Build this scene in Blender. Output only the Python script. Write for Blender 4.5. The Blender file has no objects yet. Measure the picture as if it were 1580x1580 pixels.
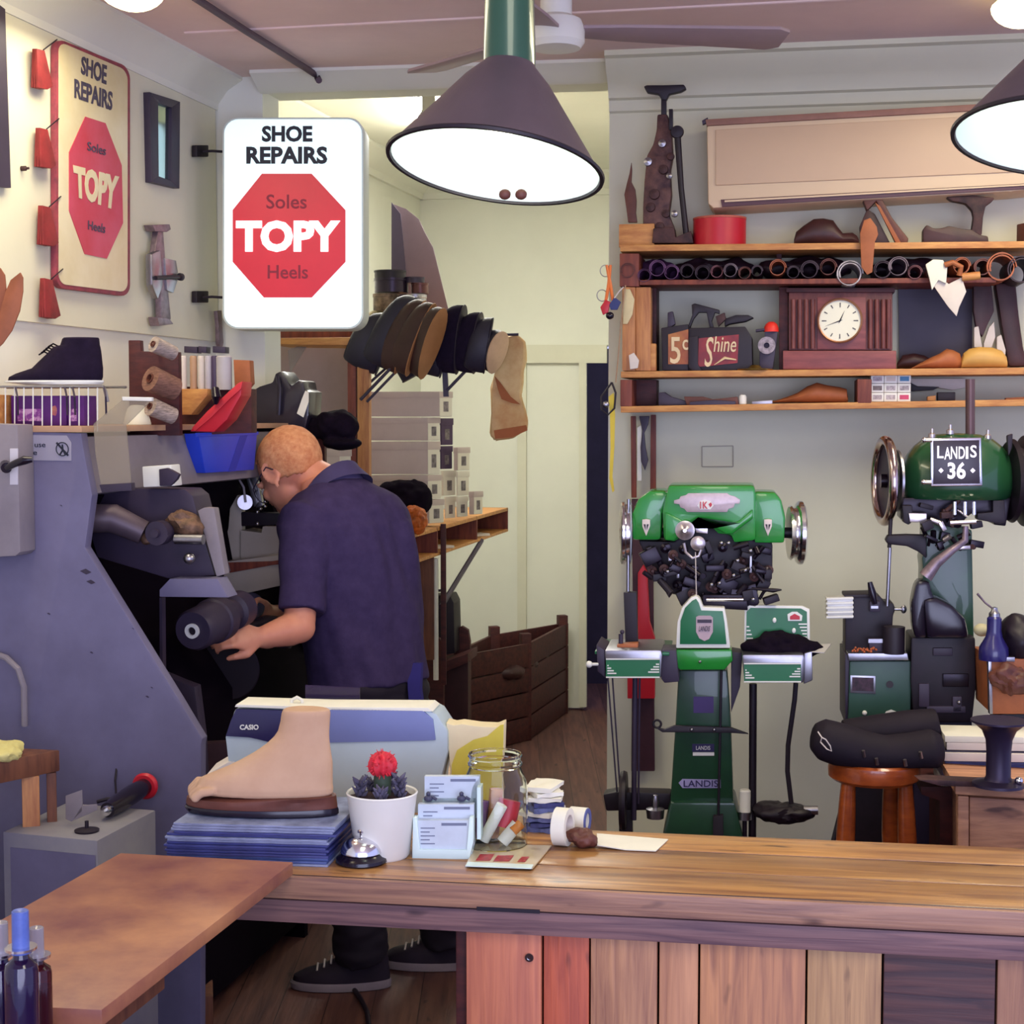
import bpy, bmesh, math, random
from mathutils import Vector, Matrix, noise
R = math.radians
S = bpy.context.scene
COL = S.collection
# ---------------------------------------------------------------- camera
FPX = 2400.0
PITCH = math.atan(150 / FPX)
HC = 1.65
cam_d = bpy.data.cameras.new('camera'); cam = bpy.data.objects.new('camera', cam_d); COL.objects.link(cam)
cam_d.sensor_width = 36; cam_d.sensor_fit = 'HORIZONTAL'; cam_d.lens = 36 * FPX / 1580
cam_d.clip_start = 0.05; cam_d.clip_end = 60
cam.location = (0, 0, HC); cam.rotation_euler = (R(90) - PITCH, 0, 0)
S.camera = cam
# ---------------------------------------------------------------- world and light
w = bpy.data.worlds.new('world'); S.world = w; w.use_nodes = True
bg = w.node_tree.nodes['Background']; bg.inputs[0].default_value = (.50, .53, .95, 1); bg.inputs[1].default_value = 1.1
S.view_settings.view_transform = 'Standard'; S.view_settings.look = 'None'; S.view_settings.gamma = 1
S.view_settings.use_curve_mapping = False; S.view_settings.exposure = 0.32
def area(name, loc, tgt, size, power, col, sy=None, spread=180):
    l = bpy.data.lights.new(name, 'AREA'); l.energy = power; l.color = col; l.size = size; l.spread = R(spread)
    if sy: l.shape = 'RECTANGLE'; l.size_y = sy
    o = bpy.data.objects.new(name, l); COL.objects.link(o); o.location = loc
    o.rotation_euler = (Vector(tgt) - Vector(loc)).to_track_quat('-Z', 'Y').to_euler(); return o
area('shop_window_light', (0.6, -1.6, 1.35), (0.1, 4, 0.9), 3.4, 106, (.66, .70, .98), 1.9)
area('ceiling_light_left', (-.95, 3.35, 2.58), (-.95, 3.35, 0), .3, 8, (1, .90, .68), 1.1)
area('ceiling_light_right', (1.30, 3.3, 2.58), (1.30, 3.3, 0), .3, 17, (1, .90, .66), 1.1)
area('ceiling_light_front', (0.1, 1.1, 2.6), (0.1, 1.3, 0), .6, 13, (1, .92, .74), 1.1)
area('back_room_light', (-.34, 6.75, 2.86), (-.2, 6.8, 0), .14, 27, (1, .99, .95), 1.2)
# ---------------------------------------------------------------- pixel geometry
def ray(px, py):
    v = (790 - py) / FPX
    return Vector(((px - 790) / FPX, math.cos(PITCH) + math.sin(PITCH) * v, -math.sin(PITCH) + math.cos(PITCH) * v))
C0 = Vector((0, 0, HC))
def K(px, py, Y):
    d = ray(px, py); return C0 + d * (Y / d.y)
def KZ(px, py, z):
    d = ray(px, py); return C0 + d * ((z - HC) / d.z)
class Plane:
    def __init__(s, p, n): s.p = Vector(p); s.n = Vector(n).normalized(); s.r = Vector((-s.n.y, s.n.x, 0))
    def hit(s, px, py, off=0):
        d = ray(px, py); return C0 + d * (((s.p + s.n * off - C0).dot(s.n)) / d.dot(s.n))
    def basis(s):
        m = Matrix.Identity(3); m.col[0] = s.r; m.col[1] = Vector((0, 0, 1)); m.col[2] = s.n; return m
def facing(px, Y, ang=0): return Plane(K(px, 790, Y), (-math.sin(R(ang)), -math.cos(R(ang)), 0))
def V(Y): return Plane((0, Y, 0), (0, -1, 0))
RW = facing(938, 4.7, 10)
LW = Plane((-.937, 4.94, 0), (math.cos(R(13)), -math.sin(R(13)), 0))
FW = facing(650, 8.8, 11)
BL = Plane(K(650, 790, 8.8), (math.cos(R(13)), -math.sin(R(13)), 0))
# ---------------------------------------------------------------- materials
def lin(c): return tuple(((x / 255) / 12.92 if x / 255 <= .04045 else ((x / 255 + .055) / 1.055) ** 2.4) for x in c)
MATS = {}
def M(name, col=(200, 200, 200), rough=.6, metal=0, var=.12, sc=9, bump=0, st=(1, 1, 1), col2=None, emit=None, es=0, coat=0, alpha=1, trans=0, ior=1.45, sharp=False, spec=.5):
    if name in MATS: return MATS[name]
    m = bpy.data.materials.new(name); m.use_nodes = True; nt = m.node_tree; b = nt.nodes['Principled BSDF']; L = nt.links
    c = lin(col); c2 = lin(col2) if col2 else tuple(x * (1 - var * 2.2) for x in c)
    b.inputs['Roughness'].default_value = rough; b.inputs['Metallic'].default_value = metal
    b.inputs['Coat Weight'].default_value = coat; b.inputs['Alpha'].default_value = alpha
    b.inputs['Transmission Weight'].default_value = trans; b.inputs['IOR'].default_value = ior
    b.inputs['Specular IOR Level'].default_value = spec
    if var or col2 or bump:
        tc = nt.nodes.new('ShaderNodeTexCoord'); mp = nt.nodes.new('ShaderNodeMapping'); nz = nt.nodes.new('ShaderNodeTexNoise')
        mp.inputs['Scale'].default_value = st; nz.inputs['Scale'].default_value = sc; nz.inputs['Detail'].default_value = 6
        nz.inputs['Roughness'].default_value = .62
        L.new(tc.outputs['Object'], mp.inputs[0]); L.new(mp.outputs[0], nz.inputs['Vector'])
        rp = nt.nodes.new('ShaderNodeValToRGB'); e = rp.color_ramp.elements
        e[0].position = .46 if sharp else .33; e[1].position = .54 if sharp else .67
        e[0].color = (*c2, 1); e[1].color = (*c, 1)
        L.new(nz.outputs['Fac'], rp.inputs[0]); L.new(rp.outputs[0], b.inputs['Base Color'])
        if bump:
            bp = nt.nodes.new('ShaderNodeBump'); bp.inputs['Strength'].default_value = bump; bp.inputs['Distance'].default_value = .01
            L.new(nz.outputs['Fac'], bp.inputs['Height']); L.new(bp.outputs[0], b.inputs['Normal'])
    else: b.inputs['Base Color'].default_value = (*c, 1)
    if emit: b.inputs['Emission Color'].default_value = (*lin(emit), 1); b.inputs['Emission Strength'].default_value = es
    m.diffuse_color = (*c, 1); MATS[name] = m; return m
def planks(name, col, col2, gap=(40, 25, 20), along='x', width=.09, sc=5, rough=.5, knots=True, coat=0, gw=.03, stretch=14):
    """wooden boards: grain along an axis, boards repeating across it, dark joints"""
    m = bpy.data.materials.new(name); m.use_nodes = True; nt = m.node_tree; b = nt.nodes['Principled BSDF']; L = nt.links; N = nt.nodes.new
    tc = N('ShaderNodeTexCoord'); sp = N('ShaderNodeSeparateXYZ'); L.new(tc.outputs['Object'], sp.inputs[0])
    ax = {'x': ('X', 'Y'), 'y': ('Y', 'X'), 'z': ('Z', 'X')}[along]
    dv = N('ShaderNodeMath'); dv.operation = 'DIVIDE'; dv.inputs[1].default_value = width; L.new(sp.outputs[ax[1]], dv.inputs[0])
    fl = N('ShaderNodeMath'); fl.operation = 'FLOOR'; L.new(dv.outputs[0], fl.inputs[0])
    fr = N('ShaderNodeMath'); fr.operation = 'FRACT'; L.new(dv.outputs[0], fr.inputs[0])
    wn = N('ShaderNodeTexWhiteNoise'); wn.noise_dimensions = '1D'; L.new(fl.outputs[0], wn.inputs['W'])
    mp = N('ShaderNodeMapping'); L.new(tc.outputs['Object'], mp.inputs[0])
    k = {'x': (1, stretch, stretch), 'y': (stretch, 1, stretch), 'z': (stretch, stretch, 1)}[along]; mp.inputs['Scale'].default_value = k
    ad = N('ShaderNodeVectorMath'); L.new(mp.outputs[0], ad.inputs[0]); L.new(wn.outputs['Color'], ad.inputs[1])
    nz = N('ShaderNodeTexNoise'); nz.inputs['Scale'].default_value = sc; nz.inputs['Detail'].default_value = 7; nz.inputs['Distortion'].default_value = .6; L.new(ad.outputs[0], nz.inputs['Vector'])
    rp = N('ShaderNodeValToRGB'); e = rp.color_ramp.elements; e[0].position = .3; e[1].position = .7; e[0].color = (*lin(col2), 1); e[1].color = (*lin(col), 1); L.new(nz.outputs['Fac'], rp.inputs[0])
    mx = N('ShaderNodeMix'); mx.data_type = 'RGBA'; mx.blend_type = 'MULTIPLY'; mx.inputs[0].default_value = .45; L.new(rp.outputs[0], mx.inputs[6]); 
    gr = N('ShaderNodeMapRange'); gr.inputs[3].default_value = .55; gr.inputs[4].default_value = 1.25; L.new(wn.outputs['Value'], gr.inputs[0]); L.new(gr.outputs[0], mx.inputs[7])
    last = mx.outputs[2]
    if knots:
        vz = N('ShaderNodeTexNoise'); vz.inputs['Scale'].default_value = 9; m2 = N('ShaderNodeMapping'); m2.inputs['Scale'].default_value = {'x': (1, 3.5, 3), 'y': (3.5, 1, 3), 'z': (3, 3, 1)}[along]
        L.new(tc.outputs['Object'], m2.inputs[0]); L.new(m2.outputs[0], vz.inputs['Vector'])
        vr = N('ShaderNodeMapRange'); vr.inputs[1].default_value = .66; vr.inputs[2].default_value = .74; L.new(vz.outputs['Fac'], vr.inputs[0])
        kx = N('ShaderNodeMix'); kx.data_type = 'RGBA'; kx.inputs[7].default_value = (*lin(gap), 1); kf = N('ShaderNodeMath'); kf.operation = 'MULTIPLY'; kf.inputs[1].default_value = .7
        L.new(vr.outputs[0], kf.inputs[0]); L.new(kf.outputs[0], kx.inputs[0]); L.new(last, kx.inputs[6]); last = kx.outputs[2]
    if gw:
        lt = N('ShaderNodeMath'); lt.operation = 'LESS_THAN'; lt.inputs[1].default_value = gw; L.new(fr.outputs[0], lt.inputs[0])
        gx = N('ShaderNodeMix'); gx.data_type = 'RGBA'; gx.inputs[7].default_value = (*lin(gap), 1); L.new(lt.outputs[0], gx.inputs[0]); L.new(last, gx.inputs[6]); last = gx.outputs[2]
    L.new(last, b.inputs['Base Color']); b.inputs['Roughness'].default_value = rough; b.inputs['Coat Weight'].default_value = coat; b.inputs['Coat Roughness'].default_value = .25
    bp = N('ShaderNodeBump'); bp.inputs['Strength'].default_value = .25; bp.inputs['Distance'].default_value = .006; L.new(nz.outputs['Fac'], bp.inputs['Height']); L.new(bp.outputs[0], b.inputs['Normal'])
    MATS[name] = m; return m
m_wall = M('white_paint', (226, 226, 211), .75, var=.025, sc=3, bump=.05)
m_wallr = M('white_paint_wall', (212, 212, 188), .75, var=.03, sc=3, bump=.06)
m_ceil = M('ceiling_paint', (232, 208, 202), .85, var=.04, sc=4)
m_floor = planks('floor_boards', (112, 74, 64), (72, 44, 44), (30, 16, 20), 'y', .13, 3, .55, gw=.02)
m_chrome = M('chrome', (225, 225, 230), .16, 1, var=0)
m_steel = M('steel', (165, 163, 170), .35, 1, var=.1, sc=20)
m_iron = M('black_iron', (30, 18, 32), .5, .1, var=.2, sc=30)
m_black = M('black_rubber', (28, 18, 32), .55, var=.1)
m_blackgloss = M('black_gloss', (24, 16, 30), .2, var=0)
m_cloth = M('black_cloth', (22, 14, 27), .95, var=.2, sc=40, bump=.3, spec=.1)
m_pine = M('pine', (205, 150, 84), .55, col2=(165, 104, 58), sc=6, st=(1, 10, 10), bump=.1)
m_pinev = M('pine_upright', (196, 138, 82), .55, col2=(148, 90, 56), sc=6, st=(10, 10, 1), bump=.1)
m_redwood = M('redwood', (134, 68, 50), .6, col2=(92, 42, 38), sc=6, st=(8, 8, 1), bump=.1)
m_dkwood = M('dark_wood', (84, 36, 34), .6, col2=(54, 20, 26), sc=6, st=(2, 8, 8), bump=.1)
m_brwood = M('brown_wood', (120, 74, 50), .6, col2=(84, 48, 36), sc=6, st=(8, 8, 1), bump=.1)
m_oldiron = M('rusty_iron', (82, 52, 50), .65, .1, col2=(40, 24, 30), sc=25, bump=.2)
m_white = M('white_plastic', (226, 226, 216), .4, var=.02)
m_paper = M('white_paper', (228, 226, 210), .8, var=.05)
m_card = M('grey_white_card', (214, 204, 194), .85, var=.05)
m_red = M('red_paint', (190, 28, 44), .4, var=.06)
m_green = M('green_enamel', (36, 138, 50), .25, var=.05, coat=.5)
m_dkgreen = M('dark_green_enamel', (30, 72, 44), .35, col2=(24, 54, 40), sc=7, coat=.3)
m_trim = M('trim_green', (28, 108, 66), .35, var=.06)
m_grey = M('grey_enamel', (108, 104, 132), .5, col2=(96, 92, 118), sc=6)
m_greyl = M('light_grey_enamel', (142, 134, 138), .5, col2=(124, 116, 122), sc=6)
m_dkgrey = M('dark_grey_paint', (56, 46, 66), .5, var=.12)
m_tan = M('tan_leather', (170, 98, 56), .6, var=.15, sc=14, bump=.1)
m_dkleather = M('dark_leather', (66, 34, 36), .5, var=.2, sc=14, bump=.1)
m_brown = M('brown_leather', (104, 58, 46), .55, var=.2, sc=14, bump=.1)
# ---------------------------------------------------------------- geometry builder
class G:
    def __init__(s): s.b = bmesh.new()
    def _add(s, vs, fs):
        v = [s.b.verts.new(p) for p in vs]
        for f in fs:
            try: s.b.faces.new([v[i] for i in f])
            except ValueError: pass
        return v
    def box(s, c, size, yaw=0, rot=None, bev=0):
        t = bmesh.new(); bmesh.ops.create_cube(t, size=1)
        bmesh.ops.scale(t, vec=size, verts=t.verts)
        if bev: bmesh.ops.bevel(t, geom=t.edges[:], offset=bev, segments=2, affect='EDGES', profile=.6)
        m = (rot.to_4x4() if rot else Matrix.Rotation(yaw, 4, 'Z')); m = Matrix.Translation(Vector(c)) @ m
        bmesh.ops.transform(t, matrix=m, verts=t.verts); s.merge(t); return s
    def merge(s, t):
        me = bpy.data.meshes.new('t'); t.to_mesh(me); t.free(); s.b.from_mesh(me); bpy.data.meshes.remove(me)
    def loft(s, rings, cap=True, close=False):
        n = len(rings[0]); V_ = [p for r in rings for p in r]; F = []
        m = len(rings)
        for i in range(m if close else m - 1):
            for j in range(n):
                a = i * n + j; b_ = i * n + (j + 1) % n; c = ((i + 1) % m) * n + (j + 1) % n; d = ((i + 1) % m) * n + j
                F.append((a, b_, c, d))
        if cap and not close: F.append(tuple(range(n - 1, -1, -1))); F.append(tuple((m - 1) * n + j for j in range(n)))
        s._add(V_, F); return s
    def tube(s, pts, r, n=12, cap=True, flat=1):
        pts = [Vector(p) for p in pts]; rs = r if isinstance(r, (list, tuple)) else [r] * len(pts); rings = []; u = None
        for i, p in enumerate(pts):
            t = (pts[min(i + 1, len(pts) - 1)] - pts[max(i - 1, 0)]).normalized()
            if u is None: u = t.orthogonal().normalized()
            u = (u - t * u.dot(t)).normalized(); v = t.cross(u)
            rings.append([p + (u * math.cos(2 * math.pi * k / n) + v * math.sin(2 * math.pi * k / n) * flat) * rs[i] for k in range(n)])
        return s.loft(rings, cap)
    def cyl(s, a, b, r, r2=None, n=20): return s.tube([a, b], [r, r if r2 is None else r2], n)
    def lathe(s, prof, loc, axis=(0, 0, 1), n=32, close=False):
        ax = Vector(axis).normalized(); u = ax.orthogonal().normalized(); v = ax.cross(u); loc = Vector(loc)
        rings = [[loc + ax * z + (u * math.cos(2 * math.pi * k / n) + v * math.sin(2 * math.pi * k / n)) * max(r, 1e-4) for k in range(n)] for r, z in prof]
        return s.loft(rings, not close, close)
    def ring(s, loc, axis, ro, ri, h, n=28):
        return s.lathe([(ro, -h / 2), (ro, h / 2), (ri, h / 2), (ri, -h / 2)], loc, axis, n, True)
    def torus(s, loc, axis, R_, r, n=36, k=10):
        return s.lathe([(R_ + r * math.cos(2 * math.pi * i / k), r * math.sin(2 * math.pi * i / k)) for i in range(k)], loc, axis, n, True)
    def prism(s, pts, vec, bev=0):
        t = bmesh.new(); vec = Vector(vec); a = [t.verts.new(Vector(p)) for p in pts]; b_ = [t.verts.new(Vector(p) + vec) for p in pts]; n = len(a)
        t.faces.new(a); t.faces.new(b_[::-1])
        for i in range(n): t.faces.new((a[i], b_[i], b_[(i + 1) % n], a[(i + 1) % n]))
        bmesh.ops.recalc_face_normals(t, faces=t.faces)
        if bev: bmesh.ops.bevel(t, geom=t.edges[:], offset=bev, segments=2, affect='EDGES', profile=.6, clamp_overlap=True)
        s.merge(t); return s
    def px(s, pts, pl, off=0, th=.02, bev=0): return s.prism([pl.hit(x, y, off) for x, y in pts], -pl.n * th, bev)
    def pxbox(s, x0, y0, x1, y1, pl, off=0, th=.02, bev=0): return s.px([(x0, y0), (x1, y0), (x1, y1), (x0, y1)], pl, off, th, bev)
    def ball(s, c, r, sub=3, nz=0, ns=12, rot=None, seed=0):
        t = bmesh.new(); bmesh.ops.create_icosphere(t, subdivisions=sub, radius=1)
        r = Vector(r) if isinstance(r, (tuple, list, Vector)) else Vector((r, r, r))
        for v in t.verts:
            p = Vector((v.co.x * r.x, v.co.y * r.y, v.co.z * r.z))
            if nz: p += v.co * nz * (noise.noise(p * ns + Vector((seed, 0, 0))) * 1.0 + .4 * noise.noise(p * ns * 3 + Vector((0, seed, 0))))
            if rot: p = rot @ p
            v.co = p + Vector(c)
        s.merge(t); return s
    def stack(s, sl, n=24, ex=2.0):
        """horizontal slices (z, front x, back x, width[, y centre]) as rounded outlines"""
        rings = []
        for q in sl:
            z, x0, x1, w_ = q[:4]; yc = q[4] if len(q) > 4 else 0; c = (x0 + x1) / 2; h = (x1 - x0) / 2; rr = []
            for k in range(n):
                a = 2 * math.pi * k / n; ca, sa = math.cos(a), math.sin(a)
                f = lambda q_: math.copysign(abs(q_) ** (2 / ex), q_)
                taper = 1 - .12 * ca if h > w_ * .6 else 1
                rr.append(Vector((c + h * f(ca), yc + w_ / 2 * f(sa) * taper, z)))
            rings.append(rr)
        return s.loft(rings)
    def xf(s, loc=(0, 0, 0), yaw=0, pitch=0, roll=0, sc=1, mat=None):
        m = mat if mat else Matrix.Translation(Vector(loc)) @ Matrix.Rotation(yaw, 4, 'Z') @ Matrix.Rotation(pitch, 4, 'Y') @ Matrix.Rotation(roll, 4, 'X')
        if sc != 1: m = m @ Matrix.Diagonal((*(sc if isinstance(sc, tuple) else (sc, sc, sc)), 1))
        bmesh.ops.transform(s.b, matrix=m, verts=s.b.verts); return s
    def rough(s, amt, sc=20, seed=0):
        s.b.normal_update()
        for v in s.b.verts: v.co += v.normal * amt * noise.noise(v.co * sc + Vector((seed, seed, 0)))
        return s
    def bevel(s, w_, ang=30):
        ed = [e for e in s.b.edges if len(e.link_faces) == 2 and e.calc_face_angle(0) > R(ang)]
        bmesh.ops.bevel(s.b, geom=ed, offset=w_, segments=2, affect='EDGES', clamp_overlap=True); return s
    def out(s, name, mat, parent=None, ang=35, label=None, nonorm=False):
        if not nonorm: bmesh.ops.recalc_face_normals(s.b, faces=s.b.faces)
        me = bpy.data.meshes.new(name); s.b.to_mesh(me); s.b.free(); me.materials.append(mat)
        for p in me.polygons: p.use_smooth = True
        me.set_sharp_from_angle(angle=R(ang))
        return link(name, me, parent, label)
def wloc(o):
    v = Vector((0, 0, 0))
    while o: v += o.location; o = o.parent
    return v
def link(name, me, parent=None, label=None):
    o = bpy.data.objects.new(name, me); COL.objects.link(o)
    if parent: o.parent = parent; o.location = -wloc(parent)
    if label: o['label'] = label
    return o
def tag(o, label, cat, group=None):
    o['label'] = label; o['category'] = cat
    if group: o['group'] = group
    rebase(o); return o
def struct(o): o['kind'] = 'structure'; return o
def thing(name, label, cat, group=None):
    o = bpy.data.objects.new(name, None); COL.objects.link(o); o.empty_display_size = .05
    o['label'] = label; o['category'] = cat
    if group: o['group'] = group
    return o
def desc(o):
    r = []
    for c in COL.objects:
        if c.parent == o: r += [c] + desc(c)
    return r
def rebase(o):
    """put the origin of a thing at the middle of its base"""
    if o.type == 'MESH':
        vs = [v.co for v in o.data.vertices]
        if not vs: return o
        c = Vector(((min(v.x for v in vs) + max(v.x for v in vs)) / 2, (min(v.y for v in vs) + max(v.y for v in vs)) / 2, min(v.z for v in vs)))
        o.data.transform(Matrix.Translation(-c)); o.location += c
        for k in COL.objects:
            if k.parent == o: k.location -= c
    else:
        ks = [k for k in COL.objects if k.parent == o]; vs = []
        for k in ks:
            vs += [v.co + k.location for v in k.data.vertices]
        c = Vector(((min(v.x for v in vs) + max(v.x for v in vs)) / 2, (min(v.y for v in vs) + max(v.y for v in vs)) / 2, min(v.z for v in vs)))
        o.location += c
        for k in ks: k.location -= c
    return o
def dup(root, d=(0, 0, 0), rz=0, label=None, group=None):
    kids = {}
    for c in list(COL.objects):
        if c.parent: kids.setdefault(c.parent.name, []).append(c)
    def cp(o, par):
        n = o.copy(); COL.objects.link(n)
        if par: n.parent = par
        for c in kids.get(o.name, []): cp(c, n)
        return n
    r = cp(root, None); r.location = root.location + Vector(d); r.rotation_euler.z += rz
    if label: r['label'] = label
    if group: r['group'] = group
    return r
def textmesh(s, bold=0, shear=0, extr=.01):
    cu = bpy.data.curves.new('t', 'FONT'); cu.body = s; cu.size = 1; cu.offset = bold; cu.shear = shear; cu.extrude = extr; cu.resolution_u = 3
    o = bpy.data.objects.new('t', cu); COL.objects.link(o); dg = bpy.context.evaluated_depsgraph_get(); dg.update()
    me = bpy.data.meshes.new_from_object(o.evaluated_get(dg)); bpy.data.objects.remove(o); bpy.data.curves.remove(cu); return me
def text(s, x0, y0, x1, y1, pl, off, mat, parent, name='lettering', bold=.02, shear=0, th=.0012):
    """letters filling the photo box x0..y1 on a plane"""
    me = textmesh(s, bold, shear, 1); xs = [v.co.x for v in me.vertices]; ys = [v.co.y for v in me.vertices]
    o0 = pl.hit(x0, y1, off); o1 = pl.hit(x1, y1, off); o2 = pl.hit(x0, y0, off); W = (o1 - o0).length; H = (o2 - o0).length
    ax, ay = min(xs), min(ys); sx = W / (max(xs) - ax); sy = H / (max(ys) - ay); ex = (o1 - o0).normalized(); ey = (o2 - o0).normalized()
    for v in me.vertices:
        c = v.co.copy(); v.co = o0 + ex * (c.x - ax) * sx + ey * (c.y - ay) * sy + pl.n * (c.z * th / 2)
    me.materials.clear(); me.materials.append(mat); return link(name, me, parent)
def evalmesh(g, voxel, smooth=3, it=.5):
    """weld overlapping volumes into one continuous skin"""
    me = bpy.data.meshes.new('t'); bmesh.ops.recalc_face_normals(g.b, faces=g.b.faces); g.b.to_mesh(me); g.b.free()
    o = bpy.data.objects.new('t', me); COL.objects.link(o)
    a = o.modifiers.new('r', 'REMESH'); a.mode = 'VOXEL'; a.voxel_size = voxel
    b_ = o.modifiers.new('s', 'SMOOTH'); b_.iterations = smooth; b_.factor = it
    dg = bpy.context.evaluated_depsgraph_get(); dg.update()
    me2 = bpy.data.meshes.new_from_object(o.evaluated_get(dg)); bpy.data.objects.remove(o); bpy.data.meshes.remove(me)
    h = G(); h.b.from_mesh(me2); bpy.data.meshes.remove(me2); return h
# ================================================================ the room
Z = Vector((0, 0, 1)); CEIL = 2.70; BCEIL = 2.97
struct(G().box((0, 4.5, -.05), (8, 13, .1)).out('floor', m_floor))
def wallbox(name, p, q, z0, z1, th, mat=m_wall, side=1):
    p = Vector((p[0], p[1], 0)); q = Vector((q[0], q[1], 0)); d = (q - p).normalized(); nn = Vector((-d.y, d.x, 0)) * th * side
    o = G().prism([p + Z * z0, q + Z * z0, q + Z * z1, p + Z * z1], nn).out(name, mat); return struct(o)
rc = RW.hit(938, 790); rc.z = 0
rend = rc + RW.r * 3.0
wallbox('wall_right', rc, rend, 0, CEIL + .3, .14, m_wallr)
# plaster return along the passage behind the right wall
dd = Vector((math.sin(R(12)), math.cos(R(12)), 0))
p1 = rc + dd * .141; wallbox('wall_passage', p1, p1 + dd * 4.2, 0, BCEIL, .12, m_wall, -1)
lc = Vector((-.937, 4.94, 0)); ld = Vector((math.sin(R(13)), math.cos(R(13)), 0))
lfar = lc - ld * 6.5
wallbox('wall_left', lfar, lc, 0, CEIL + .3, .14, m_wall)
# pier closing the left side of the opening, and the drop header above it
pr = Vector((math.cos(R(12)), -math.sin(R(12)), 0))
wallbox('wall_pier', lc - pr * .75, lc + pr * .165, 0, CEIL + .3, .14, m_wall)
hx = G(); a = lc + pr * .16; b_ = rc + dd * .05
hx.prism([a + Z * 2.655, b_ + Z * 2.655, b_ + Z * 3.0, a + Z * 3.0], dd * .16); struct(hx.out('wall_header', m_wall))
cg = G(); cg.prism([lfar + Vector((-.2, 0, CEIL)), rend + Vector((.3, -6, CEIL)), rend + Vector((.3, .3, CEIL)), rc + Vector((0, .1, CEIL)), lc + Vector((0, .1, CEIL)), lc + Vector((-.4, .1, CEIL))], Z * .08)
struct(cg.out('ceiling', m_ceil))
# back room
fc = K(650, 790, 8.8); fc.z = 0; fr = FW.hit(903, 790); fr.z = 0
wallbox('wall_far', fc - FW.r * .0, FW.hit(1300, 790) * 1, 2.03, BCEIL, .12)
d0 = FW.hit(903, 790); d1 = FW.hit(946, 790)
wallbox('wall_far_left', fc, (FW.hit(803, 790)), 0, 2.03, .12)
wallbox('wall_far_right', d1, FW.hit(1300, 790), 0, 2.03, .12)
wallbox('wall_back_left', fc, fc - ld * 4.3, 0, BCEIL, .12, m_wall, -1)
bc = G(); bc.box((.3, 7.2, BCEIL + .04), (5, 4.6, .08)); struct(bc.out('ceiling_back', m_wall))
# sheet behind the open doorway, coloured dark to stand in for the unlit room
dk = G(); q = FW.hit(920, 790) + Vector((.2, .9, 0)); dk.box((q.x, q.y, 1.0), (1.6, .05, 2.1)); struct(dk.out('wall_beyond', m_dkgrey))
# white door standing beside the dark gap
gd = G(); gd.prism([Vector((*FW.hit(808, 790).xy, .01)), Vector((*FW.hit(902, 790).xy, .01)), Vector((*FW.hit(902, 790).xy, 2.02)), Vector((*FW.hit(808, 790).xy, 2.02))], -FW.n * .04)
struct(gd.out('door_1', m_wall))
def strip(name, pts, pl, off, wv, th, mat):
    """thin trim following photo points, wv = half width in metres"""
    g = G(); P = [pl.hit(x, y, off) for x, y in pts]
    for i in range(len(P) - 1):
        t = (P[i + 1] - P[i]).normalized(); s_ = t.cross(pl.n) * wv
        g.prism([P[i] + s_, P[i + 1] + s_, P[i + 1] - s_, P[i] - s_], -pl.n * th)
    return struct(g.out(name, mat))
m_trimw = M('trim_paint', (214, 212, 190), .6, var=.02)
strip('trim_1', [(802, 546), (936, 546)], FW, .03, .05, .03, m_trimw)
strip('trim_2', [(899, 560), (899, 1091)], FW, .03, .02, .03, m_trimw)
strip('trim_3', [(805, 556), (805, 1085)], FW, .02, .025, .02, m_trimw)
strip('baseboard_far', [(652, 1075), (800, 1078)], FW, .02, .05, .018, m_trimw)
# cornices: stepped coving
def cornice(name, p, q, n, prof, mat):
    p = Vector(p); q = Vector(q); rings = [[p + n * a + Z * z for a, z in prof], [q + n * a + Z * z for a, z in prof]]
    return struct(G().loft(rings).out(name, mat, ang=25))
prof = [(0, 2.70), (.14, 2.70), (.14, 2.685), (.12, 2.68), (.10, 2.655), (.06, 2.63), (.035, 2.60), (.03, 2.585), (.015, 2.58), (.012, 2.55), (0, 2.545)]
cornice('trim_4', rc, rend, RW.n, prof, m_wallr)
prof2 = [(0, 2.70), (.10, 2.70), (.10, 2.69), (.05, 2.66), (.02, 2.62), (.018, 2.60), (0, 2.60)]
cornice('trim_5', lfar, lc, LW.n, prof2, m_wall)
hn = Vector((-math.sin(R(13.5)), -math.cos(R(13.5)), 0))
cornice('trim_6', a - Z * 0, b_, hn, [(0, 2.70), (.09, 2.70), (.09, 2.69), (.05, 2.67), (.02, 2.65), (0, 2.645)], m_wall)
prof3 = [(0, 2.97), (.12, 2.97), (.12, 2.955), (.08, 2.92), (.03, 2.88), (.02, 2.85), (0, 2.85)]
cornice('trim_7', fc - ld * 4.2, fc, BL.n, prof3, m_wall)
cornice('trim_8', fc, FW.hit(1300, 790) - Z * FW.hit(1300, 790).z, FW.n, prof3, m_wall)
# ceiling board joint strips
g = G()
for zz in (0,):
    pa, pb = KZ(640, 60, 2.69), KZ(1000, 20, 2.69); g.tube([Vector((-.9, 4.35, 2.70)), Vector((1.6, 3.85, 2.70))], .006, 6)
struct(g.out('trim_9', m_ceil))
# raised sheet of painted hardboard on the left wall
g = G(); g.px([(-60, -2), (25, 20), (110, 58), (215, 103), (300, 140), (332, 163), (337, 527), (-60, 485)], LW, .014, .014); struct(g.out('trim_10', M('hardboard_paint', (222, 219, 192), .6, var=.03, sc=3)))
# painted-over access panel on the right wall
strip('trim_11', [(1083, 689), (1131, 688), (1131, 720), (1083, 720), (1083, 689)], RW, .003, .0016, .003, M('old_paint', (168, 164, 150), .8, var=.1))
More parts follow.
